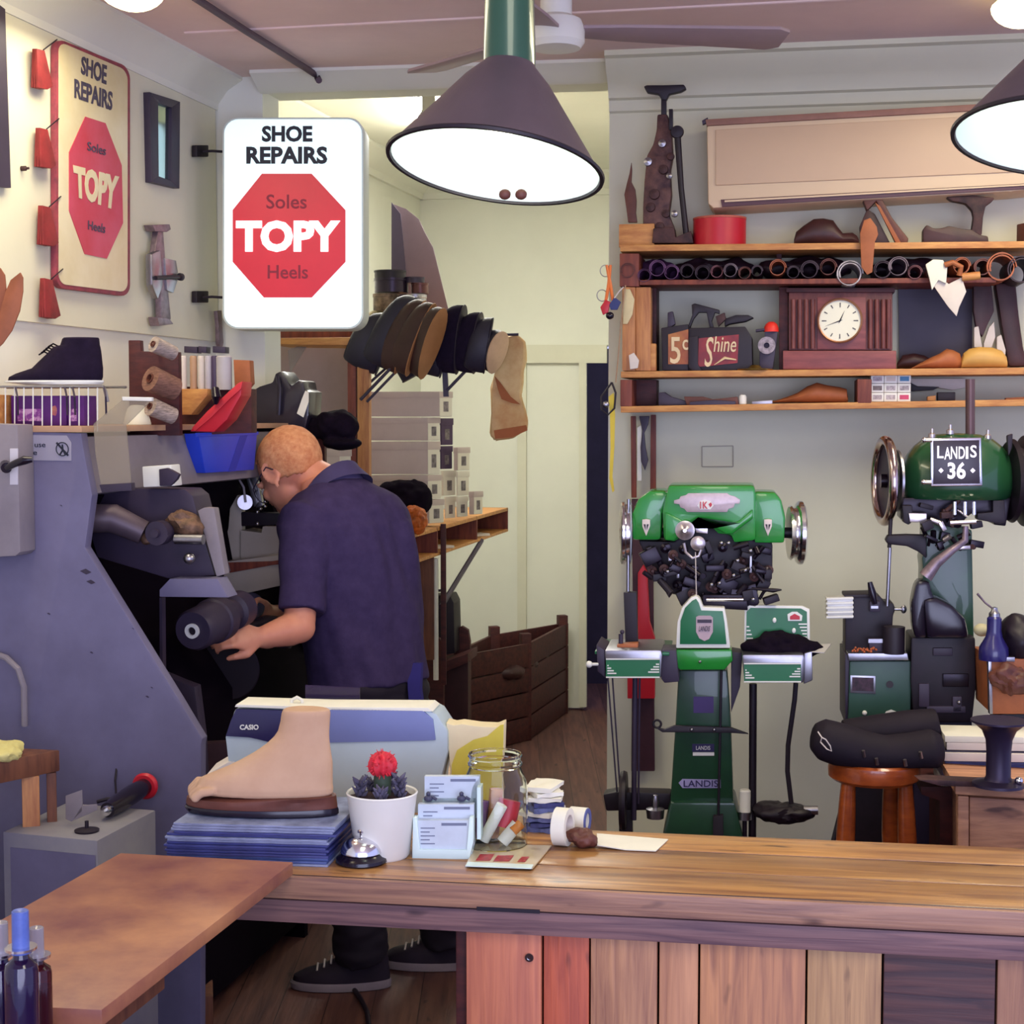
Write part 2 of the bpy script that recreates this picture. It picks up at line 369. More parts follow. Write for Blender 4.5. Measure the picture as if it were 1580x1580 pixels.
# cracks in plaster joint near ceiling
# conduit under the ceiling
g = G(); g.tube([KZ(300, -4, 2.685), KZ(380, 48, 2.685), KZ(470, 104, 2.685), KZ(488, 116, 2.685), KZ(492, 124, 2.66)], .010, 10)
tag(g.out('ceiling_conduit', M('conduit_paint', (92, 74, 84), .6)), 'thin dark conduit running along the ceiling above the lit sign', 'conduit')
# ================================================================ lamps
m_glow = M('lamp_diffuser', (255, 244, 205), .5, var=0, emit=(255, 240, 180), es=3.2)
def batten(name, c, ln, wd, label, cat='ceiling light'):
    t = thing(name, label, cat)
    G().box((c[0], c[1], CEIL - .015), (wd * .7, ln, .03), bev=.004).out('housing', m_white, t)
    rings = []
    for y, k in ((-ln / 2, .5), (-ln / 2 + .02, .9), (-ln / 2 + .06, 1), (ln / 2 - .06, 1), (ln / 2 - .02, .9), (ln / 2, .5)):
        rings.append([Vector((c[0] + wd / 2 * k * math.cos(R(180 + 180 * j / 12)), c[1] + y, CEIL - .03 + .055 * k * math.sin(R(180 + 180 * j / 12)))) for j in range(13)])
    G().loft(rings).out('diffuser', m_glow, t); return t
pL = KZ(213, 10, 2.64); pR = KZ(1568, 36, 2.64)
batten('ceiling_light', (pL.x, pL.y - .62), 1.24, .16, 'glowing rounded ceiling light at the top left of the room')
batten('ceiling_light', (pR.x, pR.y - .62), 1.24, .16, 'glowing ceiling light above the air conditioner')
# tube light in the back room
t = thing('tube_light', 'bare fluorescent tube light glowing on the back room ceiling', 'ceiling light')
tp = K(652, 150, 6.0); tp.z = BCEIL
tx = tp.x
G().box((tx, 6.6, BCEIL - .02), (.07, 1.25, .04), bev=.004).out('batten', m_white, t)
for s_ in (-1, 1):
    G().cyl((tx + s_ * .045, 6.01, BCEIL - .085), (tx + s_ * .045, 7.19, BCEIL - .085), .016).out('tube', M('tube_glow', (255, 250, 235), .4, var=0, emit=(255, 251, 236), es=18), t)
g = G(); g.px([(651, 147), (670, 147), (670, 165), (684, 178), (680, 184), (672, 180), (665, 176), (657, 176), (649, 184), (644, 180), (651, 170)], facing(660, 5.96, 12), 0, .02, .002); g.out('tube_holder', M('holder_plastic', (180, 175, 160), .5, var=0), t)
# pendant lamps: tapering green tube over a wide grey cone with a white inside
m_shade = M('shade_grey', (92, 80, 88), .38, .2, var=.08)
m_shadein = M('shade_white', (214, 234, 222), .4, var=0)
m_tube = M('lamp_tube_green', (46, 84, 66), .3, .1, var=.06, coat=.4)
m_bulb = M('lamp_bulb', (255, 250, 230), .3, var=0, emit=(255, 252, 235), es=3)
def pendant(apex, Rr, hgt, roll, pit, top, label, lit):
    t = thing('pendant_lamp', label, 'pendant lamp')
    G().lathe([(.014, top - apex.z), (.0375, top - apex.z - .02), (.0375, .12), (.040, .02), (.040, -.004), (.030, -.006)], apex, n=32).out('lamp_tube', m_tube, t)
    rot = Matrix.Translation(apex) @ Matrix.Rotation(roll, 4, 'Y') @ Matrix.Rotation(pit, 4, 'X')
    def lt(prof, nm, mt, close=False):
        return G().lathe(prof, (0, 0, 0), n=64, close=close).xf(mat=rot).out(nm, mt, t, nonorm=False)
    lt([(.036, .012), (.042, 0), (.068, -.028), (Rr, -hgt), (Rr + .003, -hgt - .003), (Rr - .001, -hgt - .002), (.067, -.032), (.040, -.004), (.034, .0)], 'shade', m_shade, True)
    o = lt([(Rr - .002, -hgt), (Rr - .0035, -hgt), (.064, -.034), (.03, -.012), (.001, -.010), (.001, -.008), (.030, -.0085), (.066, -.030)], 'shade_lining', m_shadein, True)
    lt([(Rr - .002, -hgt - .004), (Rr + .004, -hgt - .004), (Rr + .005, -hgt), (Rr + .001, -hgt + .003), (Rr - .002, -hgt)], 'rim', m_iron, True)
    lt([(.001, -.115), (.016, -.11), (.028, -.09), (.031, -.07), (.026, -.05), (.017, -.03), (.014, -.012)], 'bulb', m_bulb, t)
    if lit:
        l = bpy.data.lights.new('bulb_light', 'POINT'); l.energy = lit * .3; l.color = (1, .97, .86); l.shadow_soft_size = .03
        o = bpy.data.objects.new('bulb_light', l); COL.objects.link(o); o.location = rot @ Vector((0, 0, -.145))
    return t
apx = K(786, 104, 2.42)
t = pendant(apx, .163, .158, R(8), R(-10), CEIL, 'near cone pendant lamp hanging in the centre above the counter', 3.0)
g = G(); g.px([(773, 98), (779, 96), (778, 103), (772, 103)], facing(786, 2.378), 0, .002); g.px([(780, 96), (786, 97), (785, 103), (779, 103)], facing(786, 2.378), 0, .002); g.out('maker_mark', m_white, t)
ap2 = K(1665, 60, 2.40)
pendant(ap2, .168, .155, R(8), R(-9), CEIL, 'second pendant lamp, cut off at the right edge of the view', 2.0)
for x in (779, 804):
    G().ball(K(x, 300, 2.27), (.009, .006, .008), 2).out('rim_clip', m_brown, t)
# ceiling fan
t = thing('ceiling_fan', 'white ceiling fan with long flat blades behind the pendant lamp', 'ceiling fan')
fh = K(858, 58, 3.75)
G().cyl((fh.x, fh.y, fh.z + .04), (fh.x, fh.y, CEIL), .038).out('downrod', m_white, t)
G().lathe([(.03, .055), (.06, .04), (.068, .02), (.068, -.012), (.058, -.026), (.0, -.03)], fh).out('motor', m_white, t)
m_blade = M('fan_blade', (158, 138, 140), .5, var=.05)
for k, aa in enumerate((8, 128, 248)):
    g = G(); d = Vector((math.cos(R(aa)), math.sin(R(aa)), 0)); s_ = Vector((-d.y, d.x, 0)); tl = Z * .016
    r0, r1 = .06, .56
    ps = [d * r0 - s_ * .03, d * .16 - s_ * .042, d * (r1 - .03) - s_ * .062 , d * r1 - s_ * .045, d * r1 + s_ * .045, d * (r1 - .03) + s_ * .062, d * .16 + s_ * .042, d * r0 + s_ * .03]
    g.prism([fh + p + Z * (.012 - .16 * p.dot(s_)) for p in ps], Z * .008, .002); g.out('blade', m_blade, t)

# air conditioner high on the right wall
t = thing('air_conditioner', 'long cream wall air conditioner high above the shelving', 'air conditioner')
m_ac = M('aged_cream', (214, 190, 158), .5, var=.03, sc=3)
AP = lambda pts, off, th, mt, nm, bev=.003: G().px(pts, RW, off, th, bev).out(nm, mt, t)
AP([(1090, 192), (1640, 162), (1640, 288), (1560, 296), (1100, 322), (1092, 314)], .17, .168, m_ac, 'casing', .012)
AP([(1104, 200), (1640, 172), (1640, 262), (1104, 286)], .176, .012, M('ac_panel', (200, 172, 142), .5, var=.03, sc=3), 'front_panel', .003)
AP([(1088, 184), (1640, 153), (1640, 163), (1090, 194)], .178, .17, M('ac_top', (150, 108, 92), .6), 'top_edge', .003)
AP([(1112, 308), (1640, 280), (1640, 288), (1114, 319)], .176, .02, M('ac_louvre', (92, 60, 70), .5), 'air_outlet', .001)
AP([(1118, 309), (1640, 281), (1640, 283), (1118, 312)], .182, .004, m_ac, 'louvre_blade', .0005)
AP([(1083, 186), (1092, 181), (1093, 188), (1084, 192)], .175, .02, m_dkgrey, 'corner_clip', .001)
# ================================================================ counter
ZC = .91
CA = 9.0; cr = Vector((math.cos(R(CA)), -math.sin(R(CA)), 0)); cn = Vector((math.sin(R(CA)), math.cos(R(CA)), 0))
c0 = KZ(700, 1361, ZC); c0.z = 0
def CP(u, v, z): return c0 + cr * u + cn * v + Z * z       # counter frame: along, back, up
m_ctop = planks('counter_boards', (196, 146, 84), (128, 84, 52), (46, 24, 22), 'x', .115, 3.2, .34, coat=.25, gw=.018)
m_cedge = planks('counter_edge', (188, 142, 112), (128, 92, 82), (50, 26, 34), 'x', 3, 4, .5, gw=0, stretch=22)
m_apron = planks('counter_apron', (150, 112, 108), (92, 66, 76), (36, 18, 34), 'x', 3, 4, .6, gw=0, stretch=22)
def counterbox(name, u0, u1, v0, v1, z0, z1, mat, parent, bev=.004):
    g = G().box(((u0 + u1) / 2, (v0 + v1) / 2, (z0 + z1) / 2), (u1 - u0, v1 - v0, z1 - z0), bev=bev)
    o = g.out(name, mat, parent); return o
t = thing('shop_counter', 'long timber shop counter with patched plank front and worn top', 'counter')
# the parts are built in the counter's own frame, the thing is turned
UL, UR = -.43, 1.75
parts = [('counter_top', UL, UR, 0, .118, ZC - .037, ZC, m_ctop), ('counter_top', UL, UR, .121, .236, ZC - .037, ZC, m_ctop), ('counter_top', UL, UR, .239, .345, ZC - .037, ZC, m_ctop),
         ('counter_top', UL, .10, .346, .47, ZC - .037, ZC - .001, m_ctop), ('counter_top', UL, -.04, .471, .93, ZC - .037, ZC - .001, m_ctop), ('front_edge', UL, UR, -.014, -.001, ZC - .037, ZC, m_cedge),
         ('apron', UL, UR, -.004, .025, ZC - .079, ZC - .041, m_apron)]
for nm, u0, u1, v0, v1, z0, z1, mt in parts: counterbox(nm, u0, u1, v0, v1, z0, z1, mt, t)
pal = [((208, 128, 92), (170, 96, 76)), ((196, 98, 66), (156, 72, 54)), ((184, 134, 96), (142, 96, 74)), ((204, 148, 106), (160, 110, 82)), ((196, 138, 94), (146, 98, 74)), ((188, 148, 100), (144, 108, 76)), ((96, 58, 52), (44, 24, 34)), ((170, 124, 92), (128, 88, 72)), ((140, 100, 78), (98, 66, 58)), ((150, 104, 80), (98, 66, 58))]
xs = [720, 838, 911, 1016, 1079, 1244, 1361, 1536]
ci = G()
def ucol(px):
    p = facing(700, 1).p; d = ray(px, 1500); nn = -cn; k = ((c0 + Z * ZC + cn * .02 - C0).dot(nn)) / d.dot(nn); return ((C0 + d * k) - c0).dot(cr)
us = [ucol(x) for x in xs] + [1.33, 1.55, 1.75]
for i in range(len(us) - 1):
    c1, c2 = pal[i % len(pal)]; mt = planks('panel_board_%s' % 'abcdefghijk'[i], c1, c2, (40, 22, 30), 'z' if i != 6 else 'x', 3, 4 + i % 3, .6, gw=0, stretch=18)
    counterbox('front_board', us[i] + .0015, us[i + 1] - .0015, .008 + (.006 if i in (1, 3) else 0), .03, 0, ZC - .079, mt, t, .0025)
counterbox('end_board', us[0] - .02, us[0] + .001, .03, .30, 0, ZC - .04, m_dkwood, t)
counterbox('shelf_back', us[0], UR, .30, .315, 0, ZC - .04, m_dkwood, t)
# screw with washer
g = G(); wp = Vector(((us[0] + us[1]) / 2 + .04, .004, 0)); dz = KZ(816, 1479, ZC); 
d = ray(816, 1479); kk = ((c0 + cn * .0 - C0).dot(-cn)) / d.dot(-cn); sp_ = C0 + d * kk; su = (sp_ - c0).dot(cr)
g.ring((su, .006, sp_.z), (0, 1, 0), .007, .0035, .005); g.cyl((su, .004, sp_.z), (su, .01, sp_.z), .004); g.out('screw_washer', m_chrome, t)
# split and gouge at the front edge
g = G(); 
g.box((.09, -.0145, ZC - .036), (.10, .003, .006)); g.out('edge_split', m_black, t); g = G(); g.box((1.02, -.0145, ZC - .036), (.16, .003, .007)); g.out('edge_split', m_black, t)
t.location = c0; t.rotation_euler.z = -R(CA)
DONE_ROT = {t.name}
# ---------------------------------------------------------------- hinged flap at the left
FZ = .935
t = thing('counter_flap', 'scuffed plywood counter flap leading off to the lower left', 'counter flap')
m_flap = M('flap_ply', (176, 122, 84), .42, col2=(118, 66, 62), sc=5, bump=.06)
fpts = [KZ(186, 1316, FZ), KZ(452, 1330, FZ), KZ(157, 1558, FZ), KZ(-215, 1540, FZ)]
G().prism(fpts, Z * -.021, .0015).out('flap_board', m_flap, t)
A_, B_, C_, D_ = fpts
e = (C_ - B_).normalized(); n_ = (D_ - C_).normalized()
g = G(); q0 = B_ + e * .40 + n_ * .03; q1 = C_ + n_ * .03 - e * .01
g.prism([q0 - Z * .024, q1 - Z * .024, q1 - Z * .062, q0 - Z * .062], n_ * .03, .002); g.out('flap_rail', m_brwood, t)
g = G(); g.prism([D_ + Z * -.024, C_ + n_ * .06 + Z * -.024, C_ + n_ * .06 - Z * .93, D_ - Z * .93], -e * .02); g.out('flap_panel', m_dkwood, t)
# lower display shelf in front of the flap, with spray bottles
t = thing('display_shelf', 'lower plywood shelf under the near end of the flap', 'shelf')
g = G(); ss = e.copy(); s0 = C_ - Z * .03 + e * .005 + n_ * .015; s1 = s0 + n_ * .46
g.prism([s0, s0 + e * .42, s1 + e * .42, s1], Z * -.02, .0015); g.out('shelf_board', m_flap, t)
g = G(); g.prism([s0 + e * .01 - Z * .022, s1 + e * .01 - Z * .022, s1 + e * .01 - Z * .89, s0 + e * .01 - Z * .89], e * .38); g.prism([s0 + e * .06 - n_ * .45 - Z * .022, s0 + e * .06 - n_ * .001 - Z * .022, s0 + e * .06 - n_ * .001 - Z * .89, s0 + e * .06 - n_ * .45 - Z * .89], e * .4); g.out('cabinet_body', m_dkwood, t)  # second block is unseen, added to stop low window light reaching under the flap
SHZ = s0.z
m_bgl = M('bottle_glass', (54, 32, 92), .08, var=0, trans=.75, coat=.3)
m_bgl2 = M('bottle_glass_red', (84, 26, 44), .08, var=0, trans=.7)
m_cap = M('bottle_cap_blue', (84, 104, 176), .35, var=.1, sc=60); m_capc = M('bottle_cap_clear', (170, 165, 175), .12, var=0, trans=.5)
def bottle(cx, ytop, Yd, r, capm, glm, label, th):
    t = thing('spray_bottle', label, 'bottle', 'spray bottles at the near left corner')
    top = K(cx, ytop, Yd); b0 = Vector((top.x, top.y, SHZ)); H = top.z - SHZ
    prof = [(0, 0), (r, .001), (r, H * .62), (r * .92, H * .66), (r * .5, H * .70), (r * .42, H * .74), (0, H * .74)]
    G().lathe(prof, b0).out('bottle_body', glm, t)
    G().lathe([(0, H * .1), (r * .9, H * .1), (r * .9, H * .5), (0, H * .5)], b0).out('liquid', M('dark_liquid', (40, 14, 40), .3, var=0), t)
    G().lathe([(r * .62, H * .735), (r * .66, H * .75), (r * .66, H * .765), (r * .52, H * .77), (r * .5, H), (r * .44, H + .001), (.0, H - .002)], b0).out('cap', capm, t)
    G().ring(b0 + Z * (H * .765), (0, 0, 1), r * .95, r * .45, .003).out('collar', m_chrome, t)
bottle(31, 1406, 1.74, .019, m_cap, m_bgl, 'tallest spray bottle with a pale blue cap, near left corner', 1)
bottle(56, 1432, 1.80, .017, m_capc, m_bgl2, 'reddish spray bottle with clear cap right of the blue capped one', 1)
bottle(0, 1424, 1.78, .018, m_capc, m_bgl, 'spray bottle with clear cap cut off at the left edge', 1)
# dark timber block and cable on the floor under the counter
tag(G().box((*KZ(300, 1585, 0).xy, .06), (.10, .2, .12), yaw=.2, bev=.006).out('timber_block', m_brwood), 'brown timber block on the floor under the counter', 'block')
# ================================================================ things on the counter
def on(px, py): return KZ(px, py, ZC)
# magazines
m_mag = [M('magazine_%s' % k, c, .5, var=.25, sc=30, st=(1, 1, 6)) for k, c in (('blue', (74, 92, 150)), ('slate', (104, 118, 164)), ('navy', (60, 66, 128)), ('pale', (138, 148, 180)))]
br = on(505, 1338); ml = Vector((-.997, .1, 0)).normalized(); mb = Vector((.16, .987, 0)).normalized(); rnd = random.Random(4)
zz = ZC; NM = 15; pos = ['bottom', 'second', 'third', 'fourth', 'fifth', 'sixth', 'seventh', 'eighth', 'ninth', 'tenth', 'eleventh', 'twelfth', 'thirteenth', 'fourteenth', 'top']
for i in range(NM):
    h = .0042; o = br.copy(); o.z = zz + .0002; j = ml * rnd.uniform(-.003, .004) + mb * rnd.uniform(-.003, .003)
    if i > NM - 5: j += ml * -.012
    W_ = .272; D_2 = .20; p = [o + j, o + j + mb * D_2, o + j + mb * D_2 + ml * W_, o + j + ml * W_]
    g = G().prism(p, Z * h, .0008)
    tag(g.out('magazine', m_mag[rnd.randrange(4) if i < NM - 1 else 3]), ('%s magazine of the blue stack under the foot model' % pos[i]) + (', counted from below' if 0 < i < NM - 1 else ''), 'magazine', 'magazines stacked on the counter'); zz += h + .0003
MT = zz
# foot model on a sandal footbed
fpl = br + ml * .135 + mb * .075; S_ = 2.6 / FPX
t = thing('sandal', 'brown cork sandal footbed with dark sole, under the foot model', 'sandal')
yawf = math.atan2(-ml.y, -ml.x)
def fx(px): return (px - 403) * .00109
def slc(pairs, base): return [(base + z, fx(a), fx(b_), w_) for z, a, b_, w_ in pairs]
G().stack(slc([(0, 300, 522, .075), (.003, 286, 526, .085), (.010, 282, 526, .086), (.013, 284, 525, .084)], 0), 32).xf((fpl.x, fpl.y, MT), yawf).out('sole', m_blackgloss, t)
G().stack(slc([(.0132, 286, 524, .083), (.018, 284, 524, .085), (.027, 286, 523, .085), (.034, 400, 522, .078), (.0345, 404, 518, .07)], 0), 32).xf((fpl.x, fpl.y, MT), yawf).out('footbed', m_brown, t)
t = thing('foot_model', 'tan display model of a bare foot and ankle standing on magazines', 'foot model')
sk = M('foot_model_tan', (196, 162, 132), .8, col2=(184, 148, 118), sc=8)
zs = [(1240, 306, 512, .072), (1236, 300, 517, .078), (1228, 301, 518, .082), (1222, 304, 517, .082), (1215, 310, 517, .080), (1207, 328, 517, .077), (1198, 350, 517, .072), (1188, 370, 517, .068), (1175, 393, 515, .063), (1162, 412, 513, .058), (1150, 425, 512, .056), (1140, 432, 512, .055), (1125, 436, 513, .056), (1112, 438, 514, .057), (1107, 440, 513, .055), (1105, 444, 509, .050)]
g = G(); g.stack([((1258 - y) * .00109 + .0, fx(a), fx(b_), w_) for y, a, b_, w_ in zs], 32)
for k in range(5):
    yy = -.032 + k * .0155; L_ = (-.020, -.012, -.006, .0, .005)[k]
    g.tube([(fx(322) - L_, yy, .030 + k * .001), (fx(300) - L_, yy, .027 + k * .001), (fx(290) - L_, yy, .019)], [.0068, .0082, .0078], 12); g.ball((fx(290) - L_, yy, .018), .0082, 2)
h = evalmesh(g, .002, 1).xf((fpl.x, fpl.y, MT + .0135), yawf); h.out('foot', sk, t)
# mould line
# cash register
t = thing('cash_register', 'pale grey cash register with dark display panel, seen from behind', 'cash register')
RP = facing(520, 2.88, 7); m_reg = M('register_grey', (176, 192, 196), .5, var=.03); m_regb = M('register_blue', (112, 122, 170), .5, var=.04); m_regd = M('register_dark', (38, 34, 76), .25, var=0)
g = G(); rings = []
zb = ZC
def rp(x, y, off): return RP.hit(x, y, off)
body = [(347, 1136), (360, 1205), (364, 1262), (676, 1262), (680, 1205), (690, 1160), (690, 1126), (672, 1100), (660, 1096), (362, 1090)]
def regl(pts, o0, o1, inset):
    cx = sum(p[0] for p in pts) / len(pts); a = []
    for off, k in ((o0 - .012, inset), (o0, 1), (o1, 1), (o1 + .03, .97)): pass
G().px([(347, 1138), (362, 1268), (676, 1268), (681, 1200), (691, 1160), (691, 1128), (674, 1102), (662, 1096), (510, 1094), (362, 1094)], RP, 0, .09, .006).out('register_body', m_reg, t)
G().px([(507, 1097), (512, 1093), (652, 1096), (668, 1110), (672, 1142), (655, 1143), (507, 1146)], RP, .004, .006, .001).out('rear_panel', m_regb, t)
G().px([(364, 1094), (500, 1098), (500, 1148), (440, 1149), (418, 1146), (398, 1141), (384, 1138), (348, 1136), (356, 1112)], RP, .006, .008, .001).out('customer_display', m_regd, t)
G().px([(362, 1091), (364, 1087), (500, 1091), (660, 1092), (668, 1098), (500, 1096)], RP, .004, .08, .001).out('top_trim', m_paper, t)
text('CASIO', 370, 1118, 399, 1126, RP, .0075, m_white, t, bold=.03)
g = G(); g.px([(471, 1057), (555, 1061), (555, 1092), (471, 1090)], RP, -.10, .003); g.out('operator_screen', M('smoked_plastic', (60, 44, 84), .1, var=0, trans=.5), t)
g = G(); g.tube([RP.hit(450, 1090, -.03), RP.hit(450, 1080, -.03), RP.hit(458, 1076, -.03), RP.hit(466, 1080, -.03), RP.hit(466, 1090, -.03)], .0035, 8); g.out('key_ring', m_paper, t)
g = G(); g.px([(430, 1262), (700, 1262), (700, 1274), (430, 1274)], RP, .01, .30); g.out('cash_drawer', m_regb, t)
tag(G().px([(318, 1196), (352, 1176), (362, 1176), (362, 1200)], facing(340, 2.9), 0, .10, .001).out('paper_wad', m_card), 'wad of white paper wedged beside the cash register', 'paper')
# potted cactus
t = thing('potted_cactus', 'white pot with red grafted cactus and small succulents', 'potted plant')
pb = on(590, 1320); k = pb.y / FPX
prof = [(0, .0), (.043, 0), (.046, .004), (.0585, .104), (.060, .108), (.0585, .110), (.056, .108), (.054, .098), (0, .096)]
G().lathe(prof, pb, n=48).out('pot', m_white, t)
G().lathe([(0, .0965), (.0545, .0965), (.054, .1), (.03, .104), (0, .105)], pb).rough(.004, 60).out('soil', M('soil', (60, 40, 44), .9, var=.3, sc=80, bump=.5), t)
sb = pb + Z * .1; cc = K(590, 1180, pb.y)
m_cact = M('cactus_green', (58, 74, 58), .7, var=.2, sc=40)
G().lathe([(.014, 0), (.015, .03), (.014, .045), (.006, .05)], Vector((cc.x, cc.y, sb.z)), n=12).out('cactus_stem', m_cact, t)
g = G(); g.ball(cc, (.023, .022, .021), 4)
for v in g.b.verts:
    p = v.co - cc; az = math.atan2(p.y, p.x); v.co = cc + p * (1 + .10 * math.cos(9 * az))
rr = random.Random(2)
for i in range(60):
    d = Vector((rr.uniform(-1, 1), rr.uniform(-1, 1), rr.uniform(-.6, 1))).normalized(); q = cc + d * .021; g.tube([q, q + d * .007], [.0018, .0003], 4)
g.out('cactus_flower', M('cactus_red', (222, 44, 62), .6, var=.2, sc=80), t)
m_succ = M('succulent', (92, 88, 110), .6, var=.25, sc=50)
for sx, sy, hh, nm in ((-.036, -.01, .03, 14), (.03, -.015, .035, 18), (.0, -.03, .016, 16), (.012, .02, .045, 14), (-.02, .03, .02, 10)):
    g = G(); base = sb + Vector((sx, sy, 0))
    for i in range(nm):
        a_ = i * 2.4; q = base + Z * hh * (i / nm); d = Vector((math.cos(a_), math.sin(a_), .7)).normalized()
        g.tube([q, q + d * .008, q + d * .016 + Z * .003], [.002, .0042, .001], 6)
    g.out('succulent', m_succ, t)
# service bell
t = thing('service_bell', 'chrome push bell with black base on the counter front', 'bell')
bb = on(558, 1330)
G().lathe([(0, 0), (.040, 0), (.043, .003), (.042, .008), (.036, .011), (.032, .016), (0, .016)], bb).out('bell_base', m_blackgloss, t)
G().lathe([(.034, .0165), (.035, .018), (.034, .024), (.030, .032), (.022, .039), (.010, .043), (0, .0435)], bb, n=48).out('bell_dome', m_chrome, t)
G().lathe([(0, .043), (.003, .043), (.003, .049), (.0065, .050), (.0065, .053), (.003, .056), (0, .057)], bb, n=16).out('bell_button', m_chrome, t)
# business card holder: two tiers
t = thing('card_holder', 'two tier clear acrylic stand holding pale business cards', 'card holder')
cb = on(681, 1325); HP = facing(681, cb.y, 6); m_acr = M('acrylic', (214, 232, 232), .08, var=0, trans=.7); m_bc = M('business_card', (196, 208, 220), .6, var=.06, sc=20); m_ink = M('card_print', (110, 118, 140), .7, var=0)
m_mel = M('holder_white', (206, 228, 224), .25, var=0)
G().px([(636, 1325), (724, 1326), (730, 1300), (730, 1262), (724, 1262), (720, 1312), (648, 1311), (643, 1262), (637, 1262)], HP, 0, .02, .001).out('front_tray', m_mel, t)
G().px([(636, 1300), (728, 1300), (728, 1327), (636, 1327)], HP, -.02, .045, .001).out('tray_base', m_mel, t)
G().px([(652, 1232), (734, 1232), (734, 1300), (652, 1300)], HP, -.045, .004).out('rear_tray', m_acr, t)
G().px([(736, 1215), (742, 1215), (742, 1295), (736, 1295)], HP, -.03, .03).out('rear_tray_side', m_mel, t)
for nm, box, off in (('card_stack', (655, 1198, 740, 1262), -.048), ('card_stack', (645, 1241, 731, 1305), -.02), ('card_stack', (641, 1266, 726, 1314), -.006)):
    o = G().pxbox(*box, HP, off, .012).out(nm, m_bc, t); x0, y0, x1, y1 = box
    g = G()
    for r_ in range(5): g.pxbox(x0 + 8, y0 + 11 + r_ * 6, x0 + (22 if r_ % 2 else 30), y0 + 12.6 + r_ * 6, HP, off + .0006, .0005)
    g.pxbox(x0 + 40, y0 + 4, x1 - 6, y0 + 8, HP, off + .0006, .0005)
    g.out('card_print', m_ink, o)
# figurines peeking between the tiers
for px_ in (661, 712):
    g = G(); q = HP.hit(px_, 1232, -.03); g.ball(q, (.008, .006, .006), 2); g.ball(q + Z * .008, .004, 2); g.tube([q + Vector((.007, 0, .002)), q + Vector((.014, 0, -.002))], .003, 6); g.out('clip', M('clip_dark', (64, 66, 90), .5), t)
# jar with rolled sweets
t = thing('glass_jar', 'large open glass jar holding red and white rolled paper tubes', 'jar')
jb = on(764, 1304); m_glass = M('clear_glass', (244, 248, 244), .02, var=0, trans=1, ior=1.3)
G().lathe([(0, 0), (.052, 0), (.056, .005), (.056, .10), (.053, .116), (.046, .132), (.044, .138), (.047, .141), (.047, .144), (.0445, .147), (.0445, .153), (.047, .156), (.0455, .160), (.043, .160), (.0425, .138), (.051, .114), (.054, .10), (.054, .006), (0, .004)], jb, n=56).out('jar_glass', m_glass, t)
jr = [((-.020, -.012, .012), (.012, -.014, .074), .010, m_paper, 'white rolled paper tube leaning in the glass jar'), ((.012, -.02, .010), (.038, -.012, .040), .011, m_paper, 'short white paper tube at the jar bottom, orange ended'), ((.016, .008, .03), (.026, .016, .075), .019, m_red, 'red cardboard tube in the middle of the glass jar'), ((-.030, .018, .008), (-.024, .026, .072), .013, M('violet_card', (120, 80, 130), .6), 'violet paper tube at the left of the glass jar'), ((-.006, .03, .006), (.002, .032, .09), .012, m_pine, 'orange paper tube at the back of the glass jar')]
for a0, a1, r_, mt, lb in jr:
    tag(G().cyl(jb + Vector(a0), jb + Vector(a1), r_).out('paper_tube', mt), lb, 'paper tube', 'paper tubes inside the glass jar')
tag(G().cyl(jb + Vector((.03, -.022, .030)), jb + Vector((.044, -.016, .042)), .0085).out('paper_tube', M('orange_card', (220, 130, 40), .5)), 'small orange tube end low in the glass jar', 'paper tube', 'paper tubes inside the glass jar')
# flyer lying flat
t = thing('flyer', 'clear edged flyer with red print lying before the jar', 'flyer')
fz = ZC + .0015; G().prism([KZ(735, 1304, fz), KZ(851, 1306, fz), KZ(822, 1341, fz), KZ(718, 1337, fz)], Z * .002).out('flyer_sheet', M('flyer_paper', (206, 188, 150), .15, var=.05, coat=.6), t)
g = G(); z2 = fz + .0024
for a0 in ((738, 1318, 760, 1328), (765, 1320, 790, 1329), (802, 1322, 814, 1330)): g.prism([KZ(a0[0] + 3, a0[1], z2), KZ(a0[2] + 3, a0[1], z2), KZ(a0[2] - 4, a0[3], z2), KZ(a0[0] - 4, a0[3], z2)], Z * .0004)
g.out('red_print', M('print_red', (190, 60, 66), .3, var=.3, sc=90), t)
g = G(); g.prism([KZ(722, 1331, z2), KZ(823, 1335, z2), KZ(820, 1341, z2), KZ(718, 1337, z2)], Z * .0015); g.out('flyer_edge', m_mel, t)
# yellow paper bag
t = thing('paper_bag', 'open yellow and cream paper bag standing behind the jar', 'paper bag')
bp_ = facing(735, 2.86, 5); m_bagy = M('bag_yellow', (206, 190, 70), .7, var=.08); m_bagc = M('bag_cream', (222, 208, 168), .8, var=.05)
G().px([(688, 1115), (700, 1119), (712, 1117), (740, 1121), (766, 1122), (778, 1117), (776, 1180), (774, 1272), (698, 1272), (694, 1180)], bp_, 0, .05, .003).out('bag_body', m_bagc, t)
G().px([(696, 1272), (697, 1180), (705, 1158), (730, 1142), (752, 1136), (772, 1119), (777, 1118), (776, 1180), (774, 1272)], bp_, .003, .003).out('bag_side', m_bagy, t)
